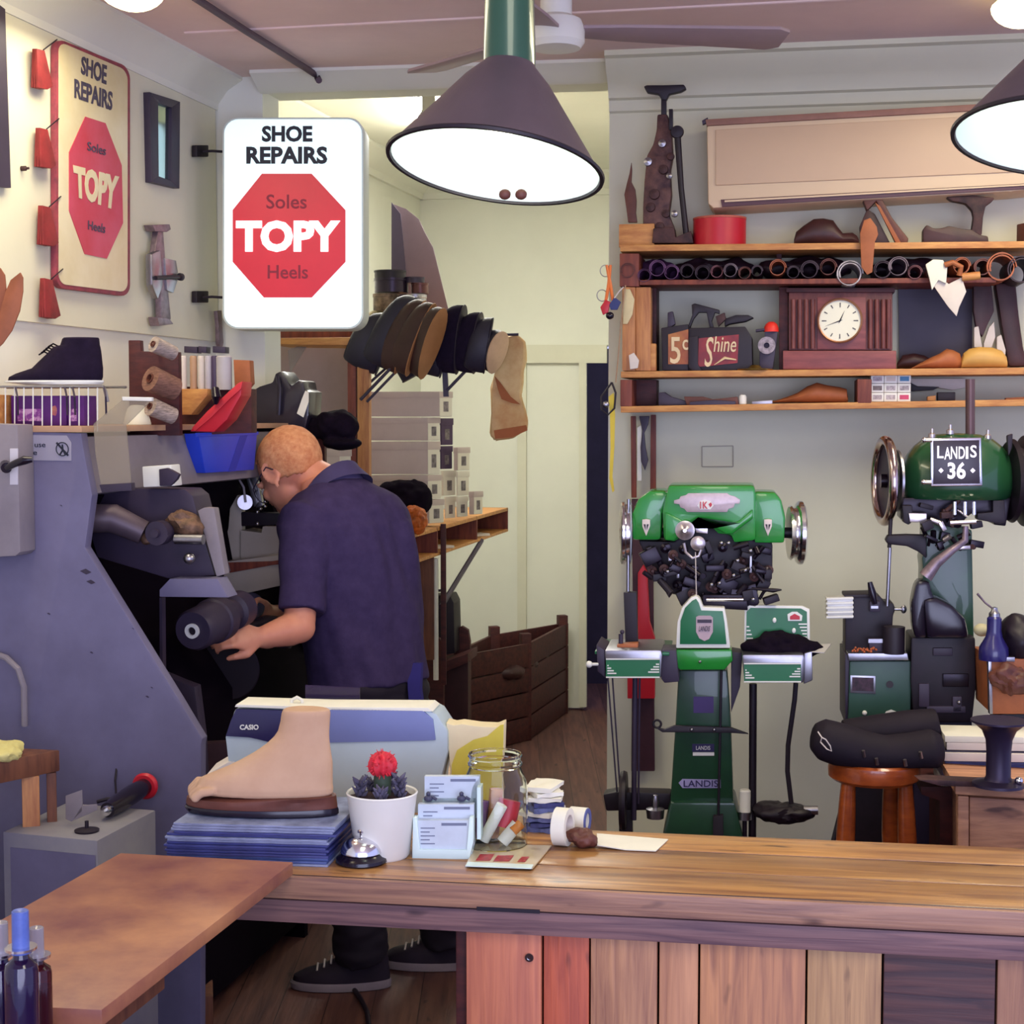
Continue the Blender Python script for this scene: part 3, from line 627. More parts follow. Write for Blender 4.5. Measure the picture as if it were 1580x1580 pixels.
# loose paper bundle
rb = random.Random(7); pbx = on(840, 1282); zz = ZC; labs = ['lowest', 'lower blue', 'dark blue folded', 'middle', 'thick blue', 'light blue', 'crumpled white', 'upper white', 'topmost']
for i in range(9):
    h = .009; ww = .055 + rb.uniform(-.004, .01); g = G(); yw = rb.uniform(-.5, .5)
    g.box((0, 0, 0), (ww, .07, h * .85)); 
    bmesh.ops.subdivide_edges(g.b, edges=g.b.edges[:], cuts=5, use_grid_fill=True); g.rough(.004, 45, i); g.xf((pbx.x + rb.uniform(-.004, .004), pbx.y + .02, zz + h / 2), yw)
    mt = m_paper if i in (3, 6, 7, 8) else [M('docket_blue', (108, 118, 170), .7, var=.25, sc=60), M('docket_navy', (66, 70, 128), .7, var=.25, sc=60)][i % 2]
    tag(g.out('docket_bundle', mt), '%s docket bundle of the pile beside the glass jar' % labs[i], 'paper', 'bundles of folded dockets beside the jar'); zz += h
# tape rolls and crumpled paper
tb = on(868, 1304); t = thing('tape_roll', 'white masking tape roll standing on edge beside the dockets', 'tape roll')
ax = Vector((1, -.35, 0)).normalized(); c_ = tb + Z * .0325
G().ring(c_, ax, .0325, .022, .024).out('tape', m_paper, t); G().ring(c_, ax, .0222, .0205, .0245).out('core', m_card, t)
tb = on(893, 1285); t = thing('tape_roll', 'smaller tape roll with blue side, behind the white masking tape', 'tape roll'); c_ = tb + Z * .023
G().ring(c_, ax, .023, .015, .03).out('tape', m_paper, t); G().ring(c_ + ax * .016, ax, .022, .014, .002).out('blue_side', M('blue_card', (90, 100, 160), .5), t)
g = G(); q = on(897, 1306); g.ball(q + Z * .016, (.026, .022, .016), 4, .010, 40); tag(g.out('crumpled_paper', m_brown), 'crumpled brown paper lump beside the tape rolls', 'paper')
g = G(); ez = ZC + .001; 
g.prism([KZ(921, 1287, ez + .004), KZ(1031, 1296, ez), KZ(1012, 1314, ez), KZ(965, 1312, ez), KZ(922, 1305, ez + .004)], Z * .0015); tag(g.out('envelope', m_paper), 'white envelope lying flat at the back of the counter', 'envelope')
# ================================================================ lit sign and left wall
m_signw = M('sign_face_lit', (226, 244, 244), .4, var=0, emit=(214, 244, 248), es=.62)
m_signred = M('sign_red_lit', (214, 40, 56), .35, var=.06, sc=6, emit=(200, 20, 44), es=.22)
m_signink = M('sign_black', (24, 28, 44), .5, var=0)
m_signdk = M('sign_dark_red', (128, 22, 44), .5, var=0, emit=(110, 14, 34), es=.3)
m_signlet = M('sign_white_letters', (250, 252, 250), .4, var=0, emit=(250, 252, 250), es=.7)
SP = facing(454, 4.72, 2)
def rr_px(x0, y0, x1, y1, r, n=6):
    P = []
    for cx, cy, a0 in ((x1 - r, y0 + r, -90), (x1 - r, y1 - r, 0), (x0 + r, y1 - r, 90), (x0 + r, y0 + r, 180)):
        for i in range(n + 1): a = R(a0 + 90 * i / n); P.append((cx + r * math.cos(a), cy + r * math.sin(a)))
    return P
t = thing('lit_shop_sign', 'glowing box sign with red octagon, lettered SHOE REPAIRS, bracketed from the left wall', 'sign')
G().px(rr_px(343, 181, 561, 508, 24), SP, 0, .13, .003).out('sign_case', M('sign_case', (206, 214, 204), .5, var=.02), t)
G().px(rr_px(346, 184, 558, 505, 22), SP, .003, .004).out('sign_face', m_signw, t)
G().px([(404, 268), (481, 268), (533, 324), (533, 404), (481, 459), (407, 459), (359, 404), (359, 324)], SP, .005, .002).out('red_octagon', m_signred, t)
text('SHOE', 404, 194, 482, 219, SP, .0045, m_signink, t, bold=.04); text('REPAIRS', 380, 226, 505, 253, SP, .0045, m_signink, t, bold=.04)
text('Soles', 411, 300, 473, 322, SP, .0062, m_signdk, t, bold=.01); text('Heels', 413, 409, 475, 430, SP, .0062, m_signdk, t, bold=.01)
text('TOPY', 364, 340, 525, 389, SP, .0066, m_signlet, t, bold=.05, th=.002)
for py in (234, 459):
    g = G(); w0 = LW.hit(310, py, .03); s0 = SP.hit(344, py, -.05)
    g.tube([w0, w0.lerp(s0, .5) + Z * .002, s0], .004, 8); g.out('support_arm', m_iron, t)
    g = G(); g.pxbox(304, py - 10, 322, py + 8, LW, .036, .018, .003); g.out('wall_bracket', m_iron, t)
# old sign hung on the wall
m_enam = M('faded_cream', (206, 190, 142), .35, col2=(222, 212, 178), sc=4)
m_fred = M('faded_red', (186, 40, 60), .4, col2=(196, 76, 104), sc=5)
m_frim = M('faded_red_rim', (160, 66, 78), .6, col2=(120, 54, 66), sc=40)
t = thing('enamel_wall_sign', 'old upright metal sign with red rim hung flat on the left wall, lettered SHOE REPAIRS', 'sign')
def wrr(x0, yt0, yb0, x1, yt1, yb1, rx, ry, n=5):
    yt = lambda x: yt0 + (yt1 - yt0) * (x - x0) / (x1 - x0); yb = lambda x: yb0 + (yb1 - yb0) * (x - x0) / (x1 - x0); P = []
    for cx, f, s_, a0 in ((x1 - rx, yt, 1, -90), (x1 - rx, yb, -1, 0), (x0 + rx, yb, -1, 90), (x0 + rx, yt, 1, 180)):
        for i in range(n + 1):
            a = R(a0 + 90 * i / n); x = cx + rx * math.cos(a); P.append((x, f(x) + s_ * ry + ry * math.sin(a)))
    return P
G().px(wrr(87, 58, 444, 201, 104, 458, 13, 18), LW, .032, .016, .002).out('sign_rim', m_frim, t)
G().px(wrr(91, 64, 438, 197, 109, 451, 11, 15), LW, .0335, .004).out('sign_panel', m_enam, t)
G().px([(132, 180), (163, 190), (188, 255), (190, 344), (165, 399), (131, 392), (107, 325), (107, 235)], LW, .0352, .003).out('red_octagon', m_fred, t)
def wtext(s, p00, p10, p01, p11, pl, off, mat, parent, bold=.03):
    """letters warped into four photo corners (tl, tr, bl, br) on a plane"""
    me = textmesh(s, bold, 0, 1); xs = [v.co.x for v in me.vertices]; ys = [v.co.y for v in me.vertices]; ax, bx, ay, by = min(xs), max(xs), min(ys), max(ys)
    P = [pl.hit(*q, off) for q in (p00, p10, p01, p11)]
    for v in me.vertices:
        u = (v.co.x - ax) / (bx - ax); k = (v.co.y - ay) / (by - ay)
        v.co = P[2].lerp(P[3], u).lerp(P[0].lerp(P[1], u), k) + pl.n * v.co.z * .0006
    me.materials.clear(); me.materials.append(mat); return link('lettering', me, parent)
m_ink2 = M('faded_ink', (78, 70, 92), .6, var=.2, sc=40)
wtext('SHOE', (126, 86), (165, 101), (125, 114), (164, 131), LW, .0345, m_ink2, t); wtext('REPAIRS', (115, 121), (174, 142), (115, 151), (173, 171), LW, .0345, m_ink2, t)
wtext('TOPY', (113, 254), (184, 272), (116, 304), (178, 325), LW, .0362, m_enam, t, .05)
wtext('Soles', (135, 218), (164, 226), (135, 232), (163, 240), LW, .0362, m_ink2, t, .01); wtext('Heels', (136, 340), (163, 346), (136, 354), (162, 360), LW, .0362, m_ink2, t, .01)
# red leather swatches on cords
m_sw = M('red_swatch', (150, 44, 46), .6, var=.2, sc=20)
rs = random.Random(1)
for i, (x, y, lb) in enumerate([(67, 107, 'topmost bunch of red leather tags hung from the sign rim'), (72, 229, 'second bunch of red leather tags down the sign rim'), (76, 349, 'third bunch of red leather tags down the sign rim'), (79, 461, 'lowest bunch of red leather tags below the others')]):
    t = thing('leather_tag_bunch', lb, 'leather tags', 'red leather tags along the wall sign')
    g = G(); g.tube([LW.hit(88 + i * 3, y - 46, .035), LW.hit(x, y - 30, .04)], .0016, 6); g.out('cord', m_iron, t)
    for k in range(3):
        dx = k * 5 - 5; g = G(); g.px([(x - 12 + dx * .4, y - 32), (x + 0 + dx * .4, y - 29), (x + 12 + dx * .6, y + 26), (x + 2 + dx, y + 31), (x - 12 + dx * .8, y + 28)], LW, .03 + k * .008, .006, .001); g.out('tag', m_sw, t)
# mirror
t = thing('wall_mirror', 'small upright mirror in a dark frame beside the wall sign', 'mirror')
fo = [(231, 142), (278, 157), (277, 291), (234, 281)]; fi = [(244, 159), (265, 166), (264, 279), (245, 272)]
g = G()
for i in range(4):
    j = (i + 1) % 4; g.px([fo[i], fo[j], fi[j], fi[i]], LW, .034, .02, .001)
g.out('mirror_frame', m_dkgrey, t); G().px(fi, LW, .024, .008).out('mirror_glass', M('mirror', (170, 190, 190), .12, 1, var=0), t)
# steel shoe stretcher hung on the wall
t = thing('shoe_stretcher', 'old steel shoe stretcher hanging upright on the left wall', 'shoe stretcher')
m_pst = M('pinkish_steel', (150, 132, 140), .4, .7, var=.2, sc=40)
G().px([(236, 347), (262, 346), (264, 354), (258, 358), (240, 357)], LW, .05, .03, .002).out('top_plate', m_pst, t)
g = G(); g.px([(244, 357), (252, 357), (256, 410), (264, 492), (258, 500), (249, 490), (247, 430), (238, 400)], LW, .045, .018, .002); g.out('stem', m_pst, t)
g = G(); g.px([(234, 392), (248, 386), (252, 440), (244, 462), (235, 440)], LW, .055, .02, .004); g.out('toe_plate', m_steel, t)
g = G(); g.px([(255, 398), (272, 402), (276, 428), (268, 452), (258, 448)], LW, .05, .012, .002); g.out('heel_plate', m_steel, t)
g = G(); g.cyl(LW.hit(240, 429, .06), LW.hit(280, 427, .06), .006); g.lathe([(.0, 0), (.011, .002), (.011, .012), (0, .014)], LW.hit(277, 427, .06), LW.r); g.out('screw', m_iron, t)
G().px([(243, 489), (262, 492), (268, 500), (246, 503)], LW, .05, .03, .002).out('foot_plate', m_pst, t)
# dark poster
tag(G().px([(-50, -30), (8, 14), (17, 290), (-50, 284)], LW, .03, .01).out('poster', m_dkgrey), 'dark framed poster cut off at the top left corner', 'poster')
# small hooked tool at the panel corner
g = G(); g.px([(335, 480), (342, 479), (343, 500), (345, 528), (342, 545), (338, 530), (337, 500)], LW, .04, .012, .001); tag(g.out('hanging_file', m_pst), 'small steel tool hanging at the wall panel corner', 'tool')
g = G(); g.lathe([(.0, 0), (.006, 0), (.006, .012), (.003, .014), (.003, .02), (0, .021)], LW.hit(33, 260, .015), LW.n); tag(g.out('wall_hook', m_oldiron), 'small brown wall hook right of the dark poster', 'knob')
# two leather soles hanging close at the left edge
LS = facing(0, 2.9, 0)
t = thing('leather_sole', 'brown leather sole hanging at the left edge, in front', 'sole', 'leather soles at the left edge')
G().px([(26, 424), (31, 420), (35, 428), (35, 450), (30, 480), (18, 510), (4, 530), (-12, 545), (-20, 520), (0, 480), (8, 450), (16, 432)], LS, 0, .006, .0015).out('sole', m_tan, t)
rebase(t)
G().px([(-8, 414), (2, 414), (8, 430), (9, 455), (2, 480), (-10, 500), (-30, 480)], LS, -.02, .006, .0015)
tag(G().px([(-18, 414), (0, 413), (7, 424), (9, 445), (6, 470), (-4, 500), (-30, 480)], LS, -.02, .006, .0015).out('leather_sole', m_tan), 'second leather sole, mostly beyond the left edge', 'sole', 'leather soles at the left edge')
# ================================================================ shoe finishing machine
FD = ld                         # depth direction, along the wall
FP = Plane(K(313, 1140, 3.42), (-math.sin(R(12)), -math.cos(R(12)), 0))
def F3(px, py, back=0): return FP.hit(px, py, -back)
def FX(px, py, back):           # point on the machine at a distance behind the end panel
    return FP.hit(px, py, -back)
t = thing('finishing_machine', 'big grey shoe finishing machine with sloping end panel along the left wall', 'machine')
pan = [(-60, 664), (125, 668), (128, 690), (142, 764), (131, 845), (275, 1078), (312, 1140), (310, 1150), (309, 1760), (-60, 1760)]
G().px(pan, FP, 0, .03, .003).out('end_panel', m_grey, t)
G().px([(30, 671), (103, 672), (110, 683), (110, 711), (30, 710)], FP, .0015, .0015).out('warning_label', M('label_grey', (150, 146, 160), .5, var=0), t)
text('Do not use', 12, 682, 70, 690, FP, .0022, m_signink, t, bold=.0); text('machine', 12, 694, 57, 702, FP, .0022, m_signink, t, bold=.0)
g = G(); q = FP.hit(96, 693, .003); g.torus(q, FP.n, .0148, .0012, 28, 6); g.px([(86, 684), (88, 682), (106, 702), (104, 704)], FP, .003, .001); g.tube([FP.hit(96, 686, .002), FP.hit(97, 694, .002), FP.hit(92, 702, .002)], .002, 6); g.tube([FP.hit(97, 694, .002), FP.hit(101, 702, .002)], .002, 6); g.out('warning_symbol', m_signink, t)
for x, y, w_ in ((132, 882, 9), (140, 898, 7), (75, 947, 3), (141, 1007, 3), (227, 1075, 3), (234, 1061, 2), (94, 780, 2), (205, 970, 2)):
    g = G(); g.px([(x - w_, y - 1), (x, y - w_ * .5), (x + w_, y + 1), (x + 1, y + w_ * .5)], FP, .001, .001); g.out('scuff_mark', m_dkgrey, t)
# control box
G().px([(-60, 652), (27, 655), (31, 852), (24, 858), (-60, 862)], FP, .07, .068, .003).out('control_box', m_greyl, t)
G().pxbox(15, 692, 27, 748, FP, .073, .004, .001).out('handle_plate', M('pale_plate', (196, 192, 200), .4, var=0), t)
g = G(); g.tube([FP.hit(8, 718, .078), FP.hit(10, 722, .10)], .012, 12); g.tube([FP.hit(10, 722, .10), FP.hit(24, 715, .105), FP.hit(38, 710, .105), FP.hit(50, 709, .10)], [.007, .008, .010, .006], 12); g.out('lever_handle', m_blackgloss, t)
g = G(); g.tube([FP.hit(-10, 1008, .02), FP.hit(10, 1015, .03), FP.hit(28, 1032, .035), FP.hit(37, 1060, .03), FP.hit(38, 1120, .02)], .007, 10); g.out('bent_hose', m_greyl, t)
# upper hood: box running back from the end panel; its right face leans back
def prism3(g, pts_near, back): g.prism(pts_near, FD * back)
hp = [F3(x, y, .031) for x, y in ((-60, 672), (124, 674), (141, 762), (100, 768), (-60, 768))]
g = G(); g.prism(hp, FD * 1.35, .002); g.out('hood', m_greyl, t)
# dark working recess and motor housings
m_recess_shade = M('recess_shade', (17, 10, 20), .9, var=.1, spec=.05)  # near-black colour carries the shade inside the working recess
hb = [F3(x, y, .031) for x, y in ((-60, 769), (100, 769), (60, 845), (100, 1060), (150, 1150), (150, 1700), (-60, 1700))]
g = G(); g.prism(hb, FD * 1.35, .002); g.out('lower_body', m_recess_shade, t)
def FPb(back): return Plane(FP.p + FD * back, FP.n)
Q = FPb(.22)
G().px([(140, 752), (285, 755), (297, 765), (310, 815), (332, 888), (260, 893), (150, 860), (132, 800)], Q, 0, .10, .004).out('motor_housing', m_dkgrey, t)
G().px([(305, 788), (315, 783), (330, 784), (347, 886), (334, 890)], FPb(.20), 0, .03, .002).out('side_bracket', m_greyl, t)
g = G(); g.tube([FPb(.12).hit(132, 800), FPb(.14).hit(175, 800), FPb(.16).hit(222, 822)], [.034, .034, .028], 24); g.out('dust_pipe', M('dull_pipe', (92, 78, 88), .45, .3), t)
g = G(); q = FPb(.17).hit(253, 821); g.lathe([(0, 0), (.026, 0), (.028, .006), (.028, .04), (0, .04)], q, -FD); g.lathe([(0, .04), (.010, .04), (.010, .052), (0, .052)], q, -FD); g.out('motor', m_dkgrey, t)
g = G(); g.ball(FPb(.19).hit(288, 808), (.045, .03, .03), 3, .016, 30); g.ball(FPb(.17).hit(224, 832), (.014, .01, .014), 2, .006, 30); g.out('brass_dust', M('brass_shavings', (128, 96, 74), .6, .3, var=.3, sc=60), t)
g = G(); q = FPb(.16).hit(283, 832); g.tube([q - LW.n * .02, q + LW.n * .05], .012, 12); g.ball(FPb(.16).hit(292, 862), .014, 2); g.out('spindle_nut', m_steel, t)
G().px([(246, 910), (262, 893), (335, 893), (352, 922), (246, 921)], FPb(.16), 0, .06, .002).out('guard_lip', m_grey, t)
G().px([(170, 735), (400, 735), (470, 900), (470, 1560), (170, 1560)], FPb(1.38), 0, .03).out('cavity_shade_plate', m_recess_shade, t)  # dark sheet added at the back so the open cavity looks deeply shaded
# lower wall of the recess and edge post
G().px([(246, 922), (250, 922), (252, 1140), (247, 1140)], FPb(.3), 0, .02).out('recess_post', m_dkgrey, t)
G().px([(250, 1040), (278, 1052), (300, 1060), (310, 1140), (316, 1290), (250, 1290)], FPb(.35), 0, .04, .002).out('dust_hopper', m_dkgrey, t)
G().px([(262, 1150), (370, 1145), (400, 1300), (262, 1300)], FPb(.55), 0, .04, .002).out('lower_tray', M('dull_brown_paint', (78, 54, 62), .6), t)
# sanding rollers: big dark drum whose hub faces the camera
ax = (FPb(.35).hit(298, 973) - FPb(.75).hit(400, 925)).normalized(); hc = FPb(.35).hit(298, 973)
g = G(); g.lathe([(.012, .002), (.046, .002), (.052, -.008), (.053, -.10), (.053, -.105), (.058, -.11), (.058, -.15), (.040, -.155), (.036, -.22), (.048, -.225), (.048, -.28), (.02, -.285), (.02, -.31), (.0, -.31)], hc, ax, 40); g.out('sanding_drum', m_dkgrey, t)
G().ring(hc + ax * .005, ax, .0185, .0105, .008).out('drum_hub', m_white, t); G().cyl(hc - ax * .02, hc + ax * .004, .0085).out('drum_spindle', m_black, t)
g = G(); g.lathe([(0, -.004), (.085, -.004), (.088, 0), (.085, .004), (0, .004)], FPb(.80).hit(352, 1032), (ax + Vector((.2, 0, 0))), 48); g.out('felt_wheel', m_black, t)
g = G(); g.lathe([(.0, -.03), (.04, -.03), (.042, 0), (.04, .03), (0, .03)], FPb(.98).hit(382, 938), ax, 40); g.out('brush_wheel', M('navy_brush', (58, 60, 100), .6, var=.2, sc=50), t)
# clear flip-up visor
m_vis = M('smoky_visor', (164, 152, 132), .2, var=0, alpha=.5, trans=.2)
vp = FPb(.10)
g = G(); g.px([(144, 654), (194, 655), (202, 746), (156, 750), (147, 700)], vp, .10, .004, .001); g.px([(144, 654), (190, 616), (233, 618), (196, 655)], vp, .10, .004, .001); g.out('clear_visor', m_vis, t)
G().px([(188, 612), (234, 613), (234, 619), (189, 618)], vp, .104, .01, .001).out('visor_hinge', m_white, t)
G().px([(153, 748), (202, 745), (203, 757), (157, 760)], vp, .104, .02, .001).out('visor_rail', m_dkgrey, t)
# sole press on a ledge further along
t2 = thing('sole_press', 'cream bench press with steel levers behind the finishing machine', 'machine')
P2 = FPb(1.08); m_cream = M('cream_enamel', (178, 168, 158), .4, var=.05)
g = G(); g.px([(357, 755), (361, 755), (373, 776), (373, 868), (339, 868), (352, 815)], P2, 0, .03, .003); g.out('press_arm', m_cream, t2)
g = G(); g.px([(371, 818), (403, 822), (405, 812), (436, 812), (436, 880), (405, 876), (371, 868)], P2, .02, .10, .003); g.out('press_body', m_cream, t2)
g = G(); g.lathe([(0, 0), (.03, .0), (.036, .006), (.036, .016), (.03, .02), (0, .02)], FPb(1.12).hit(346, 795), FP.n + LW.n * .8); g.out('press_wheel', m_steel, t2)
g = G(); g.cyl(P2.hit(378, 775, .04), P2.hit(378, 775, -.02), .022); g.px([(385, 738), (395, 735), (405, 780), (395, 784)], P2, .03, .02, .002); g.px([(379, 735), (383, 735), (398, 775), (392, 782)], P2, .045, .01, .001); g.out('press_head', m_steel, t2)
g = G(); g.px([(371, 790), (430, 792), (432, 810), (372, 812)], P2, .0, .05, .003); g.out('press_jaw', m_black, t2)
for x, y in ((409, 774), (402, 785), (409, 781), (397, 808), (397, 790)):
    G().ball(P2.hit(x, y, .05), .0048, 2).out('steel_ball', m_chrome, t2)
g = G(); g.tube([P2.hit(337, 726, .05), P2.hit(368, 738, .05), P2.hit(376, 752, .05), P2.hit(379, 775, .05)], .0035, 8); g.out('bent_lever', m_greyl, t2)
t = thing('press_ledge', 'cream ledge with brown edge that carries the bench press', 'shelf')
g = G(); g.px([(338, 868), (480, 850), (480, 882), (440, 902), (352, 922)], FPb(1.04), .04, .16, .003); g.out('ledge_board', m_cream, t)
g = G(); g.px([(350, 868), (420, 866), (480, 856), (480, 866), (420, 872), (354, 884)], FPb(1.04), .046, .005, .001); g.out('ledge_edge', m_redwood, t)
# white switch box on the hood
t = thing('switch_box', 'small white switch box with dark plug on the machine hood', 'switch')
Q2 = FPb(.28); G().px([(219, 720), (264, 717), (268, 750), (221, 752)], Q2, .09, .05, .003).out('box_body', m_white, t)
g = G(); g.px([(245, 724), (258, 722), (276, 732), (272, 740), (262, 750), (246, 750)], Q2, .10, .015, .002); g.out('plug', m_dkgrey, t)
# ledge above the machine
TZ = 1.625
t = thing('machine_top_shelf', 'pale edged board shelf along the top of the finishing machine', 'shelf')
e0 = FP.hit(127, 668); e1 = e0 + FD * 1.62; e0 = e0 + Vector((0, -.005, 0))
g = G(); a0 = e0.copy(); a0.z = TZ; a1 = e1.copy(); a1.z = TZ; wv = -LW.n * .30
g.prism([a0, a1, a1 + wv, a0 + wv], Z * -.014, .001); g.out('shelf_board', M('shelf_edge', (190, 150, 116), .6, var=.1), t)
g = G(); bl = a1 + FD * -.02 - Z * .014; g.prism([bl, bl + wv, bl + wv - Z * 1.6, bl - Z * 1.6], -FD * .02); g.out('shelf_end', m_dkwood, t)
def TS(px, back, off=0):   # point on the shelf top seen at column px, a distance behind the end panel
    p = FPb(back).hit(px, 668); p.z = TZ + .0005; return p
def TSP(back): return FPb(back)
# wire rack
t = thing('wire_rack', 'white wire rack with a black shoe on top, on the machine shelf', 'rack')
WP = FPb(.03); g = G()
for i in range(13): x = -20 + i * 14.2; g.tube([WP.hit(x, 598), WP.hit(x, 666)], .0016, 6)
g.out('wire', m_white, t)
g = G(); g.tube([WP.hit(-30, 597), WP.hit(160, 596), WP.hit(163, 602), WP.hit(167, 620)], .0028, 8); g.tube([WP.hit(-30, 597) + FD * .11, WP.hit(160, 596) + FD * .11], .0028, 8)
for x in (-10, 25, 60, 95, 130, 158): g.tube([WP.hit(x, 597), WP.hit(x, 597) + FD * .11], .002, 6)
g.out('rack_frame', m_steel, t)
g = G()
for x in (24, 100, 112, 160): g.tube([WP.hit(x, 598, .002), WP.hit(x + 3, 612, .02), WP.hit(x + 4, 640, .0)], .0025, 6)
g.out('rack_leg', m_dkgrey, t)
# purple boxes
m_pur = M('purple_box', (92, 30, 116), .45, col2=(66, 18, 92), sc=14); m_purp = M('purple_print', (196, 150, 190), .5, col2=(130, 60, 140), sc=90, sharp=True)
for x0, x1, lb in ((18, 103, 'wide purple printed box under the wire rack'), (105, 130, 'narrow purple box at the right end under the wire rack')):
    t = thing('purple_box', lb, 'box', 'purple boxes under the wire rack')
    p0 = TS(x0, .06); p1 = TS(x1, .06); H = .068
    g = G(); g.prism([p0, p1, p1 + Z * H, p0 + Z * H], FD * .06, .001); g.out('carton', m_pur, t)
    g = G()
    a_, b2 = p0.lerp(p1, .12), p0.lerp(p1, .55)
    g.prism([a_ + Z * .01 - FD * .001, b2 + Z * .01 - FD * .001, b2 + Z * .038 - FD * .001, a_ + Z * .038 - FD * .001], FD * .0005); g.out('print', m_purp, t)
    if x1 - x0 > 50: g = G(); g.ball(p0.lerp(p1, .80) + Z * .034 - FD * .0, (.011, .001, .012), 2); g.out('print_figure', M('print_tan', (190, 130, 80), .5, col2=(150, 60, 100), sc=100), t)
g = G(); p0 = TS(0, .05); g.box(p0 + Z * .035, (.035, .06, .07), yaw=-.2, bev=.002); tag(g.out('wood_offcut', m_pine), 'pale wood offcut at the left end of the machine shelf', 'wood')
# ---- shoes -----------------------------------------------------------------
def boot(parent, mt, L=.28, hgt=.13, w_=.09, sole=m_white, loc=(0, 0, 0), yaw=0, pitch=0, roll=0, low=False, sc=1, solemat=None):
    """ankle shoe, toe towards -x; upper and sole as parts"""
    s_ = L / .28
    if low: up = [(.012, 0, .278, .088), (.02, -.003, .280, .092), (.035, .0, .28, .092), (.048, .02, .28, .088), (.058, .06, .278, .082), (.068, .10, .277, .074), (.078, .135, .275, .066), (.085, .15, .274, .062), (.083, .158, .268, .05), (.06, .162, .262, .045)]
    else: up = [(.012, 0, .278, .088), (.02, -.003, .280, .092), (.035, .0, .28, .092), (.047, .02, .28, .088), (.060, .07, .277, .080), (.075, .105, .274, .073), (.095, .135, .272, .070), (.115, .150, .274, .074), (hgt, .155, .276, .078), (hgt - .003, .162, .270, .066), (hgt - .03, .166, .266, .06)]
    g = G(); g.stack(up, 28); g.xf(loc, yaw, pitch, roll, s_ * sc); o = g.out('upper', mt, parent)
    g = G(); g.stack([(0, .004, .276, .084), (.002, -.006, .284, .094), (.013, -.006, .284, .094), (.0135, .0, .28, .088)], 28); g.xf(loc, yaw, pitch, roll, s_ * sc); g.out('sole', sole, parent)
    return o
t = thing('ankle_shoe', 'black suede ankle shoe with pale sole on the wire rack', 'shoe')
p = WP.hit(-6, 592, .005) + FD * .055; m_suede = M('black_suede', (34, 24, 44), .9, var=.15, sc=50, spec=.15)
p.z = WP.hit(60, 594).z + .001
g = G(); ft = lambda x: (x - 0) * .00146
sl = [(.004, 0, 158, .085), (.012, 2, 160, .09), (.02, 14, 160, .09), (.032, 42, 160, .085), (.045, 52, 159, .08), (.062, 66, 158, .075), (.072, 74, 157, .074), (.080, 80, 156, .072), (.084, 92, 155, .07), (.098, 96, 154, .07), (.101, 98, 153, .062)]
g.stack([(z, ft(a), ft(b_), w_) for z, a, b_, w_ in sl], 28); yw = math.atan2(FP.r.y, FP.r.x); g.xf(p + Z * .006, yw).out('upper', m_suede, t)
g = G(); g.stack([(0, ft(30), ft(158), .08), (.006, ft(-6), ft(162), .09), (.010, ft(-6), ft(162), .088)], 28); g.xf(p, yw).out('sole', m_white, t)
g = G()
for i in range(5):
    xx = ft(64 + i * 4); zz_ = .064 + i * .0045; g.tube([Vector((xx, -.03, zz_)), Vector((xx - .004, 0, zz_ + .008)), Vector((xx, .03, zz_))], .0018, 6)
g.xf(p + Z * .004, yw).out('laces', m_cloth, t)
# spool stand and spools
t = thing('spool_board', 'dark wooden board with pegs for thread cones', 'board')
SPB = FPb(.42); b0 = SPB.hit(199, 668)
G().px([(198, 525), (216, 525), (217, 542), (275, 543), (277, 672), (200, 672)], SPB, 0, .02, .002).out('board', m_dkwood, t)
for x, y in ((237, 530), (236, 584), (240, 626)): G().cyl(SPB.hit(x + 8, y + 10, .0), SPB.hit(x, y, .10), .004).out('peg', m_brwood, t)
dirs = (FP.n * .75 + Vector((-.5, 0, .35))).normalized()
for x, y, r_, ln, mt, lb in ((237, 531, .020, .062, M('grey_thread', (176, 160, 150), .8, var=.25, sc=60, st=(1, 1, 6)), 'pale grey thread cone, uppermost of three on the board'), (232, 584, .032, .075, M('tan_thread', (140, 100, 84), .8, var=.25, sc=60, st=(1, 1, 6)), 'fat tan thread cone in the middle of the board'), (232, 627, .023, .07, M('light_thread', (190, 170, 156), .8, var=.3, sc=60, st=(1, 1, 6)), 'light striped thread cone, lowest on the board')):
    t = thing('thread_cone', lb, 'thread cone', 'thread cones on the dark board')
    q = SPB.hit(x, y, .10); g = G(); g.lathe([(r_ * .38, 0), (r_, 0), (r_ * .98, -ln * .3), (r_ * .9, -ln), (r_ * .38, -ln)], q, dirs, 28, True); g.out('thread', mt, t)
    G().lathe([(r_ * .37, .004), (r_ * .37, -ln * .9), (r_ * .3, -ln * .9), (r_ * .3, .004)], q, dirs, 24, True).out('core', m_brown, t)
g = G(); q = TS(212, .40); g.lathe([(.034, 0), (.034, .004), (.024, .04), (.015, .048), (0, .049)], q); tag(g.out('white_cone', m_paper), 'white cone behind the clear visor on the shelf', 'cone')
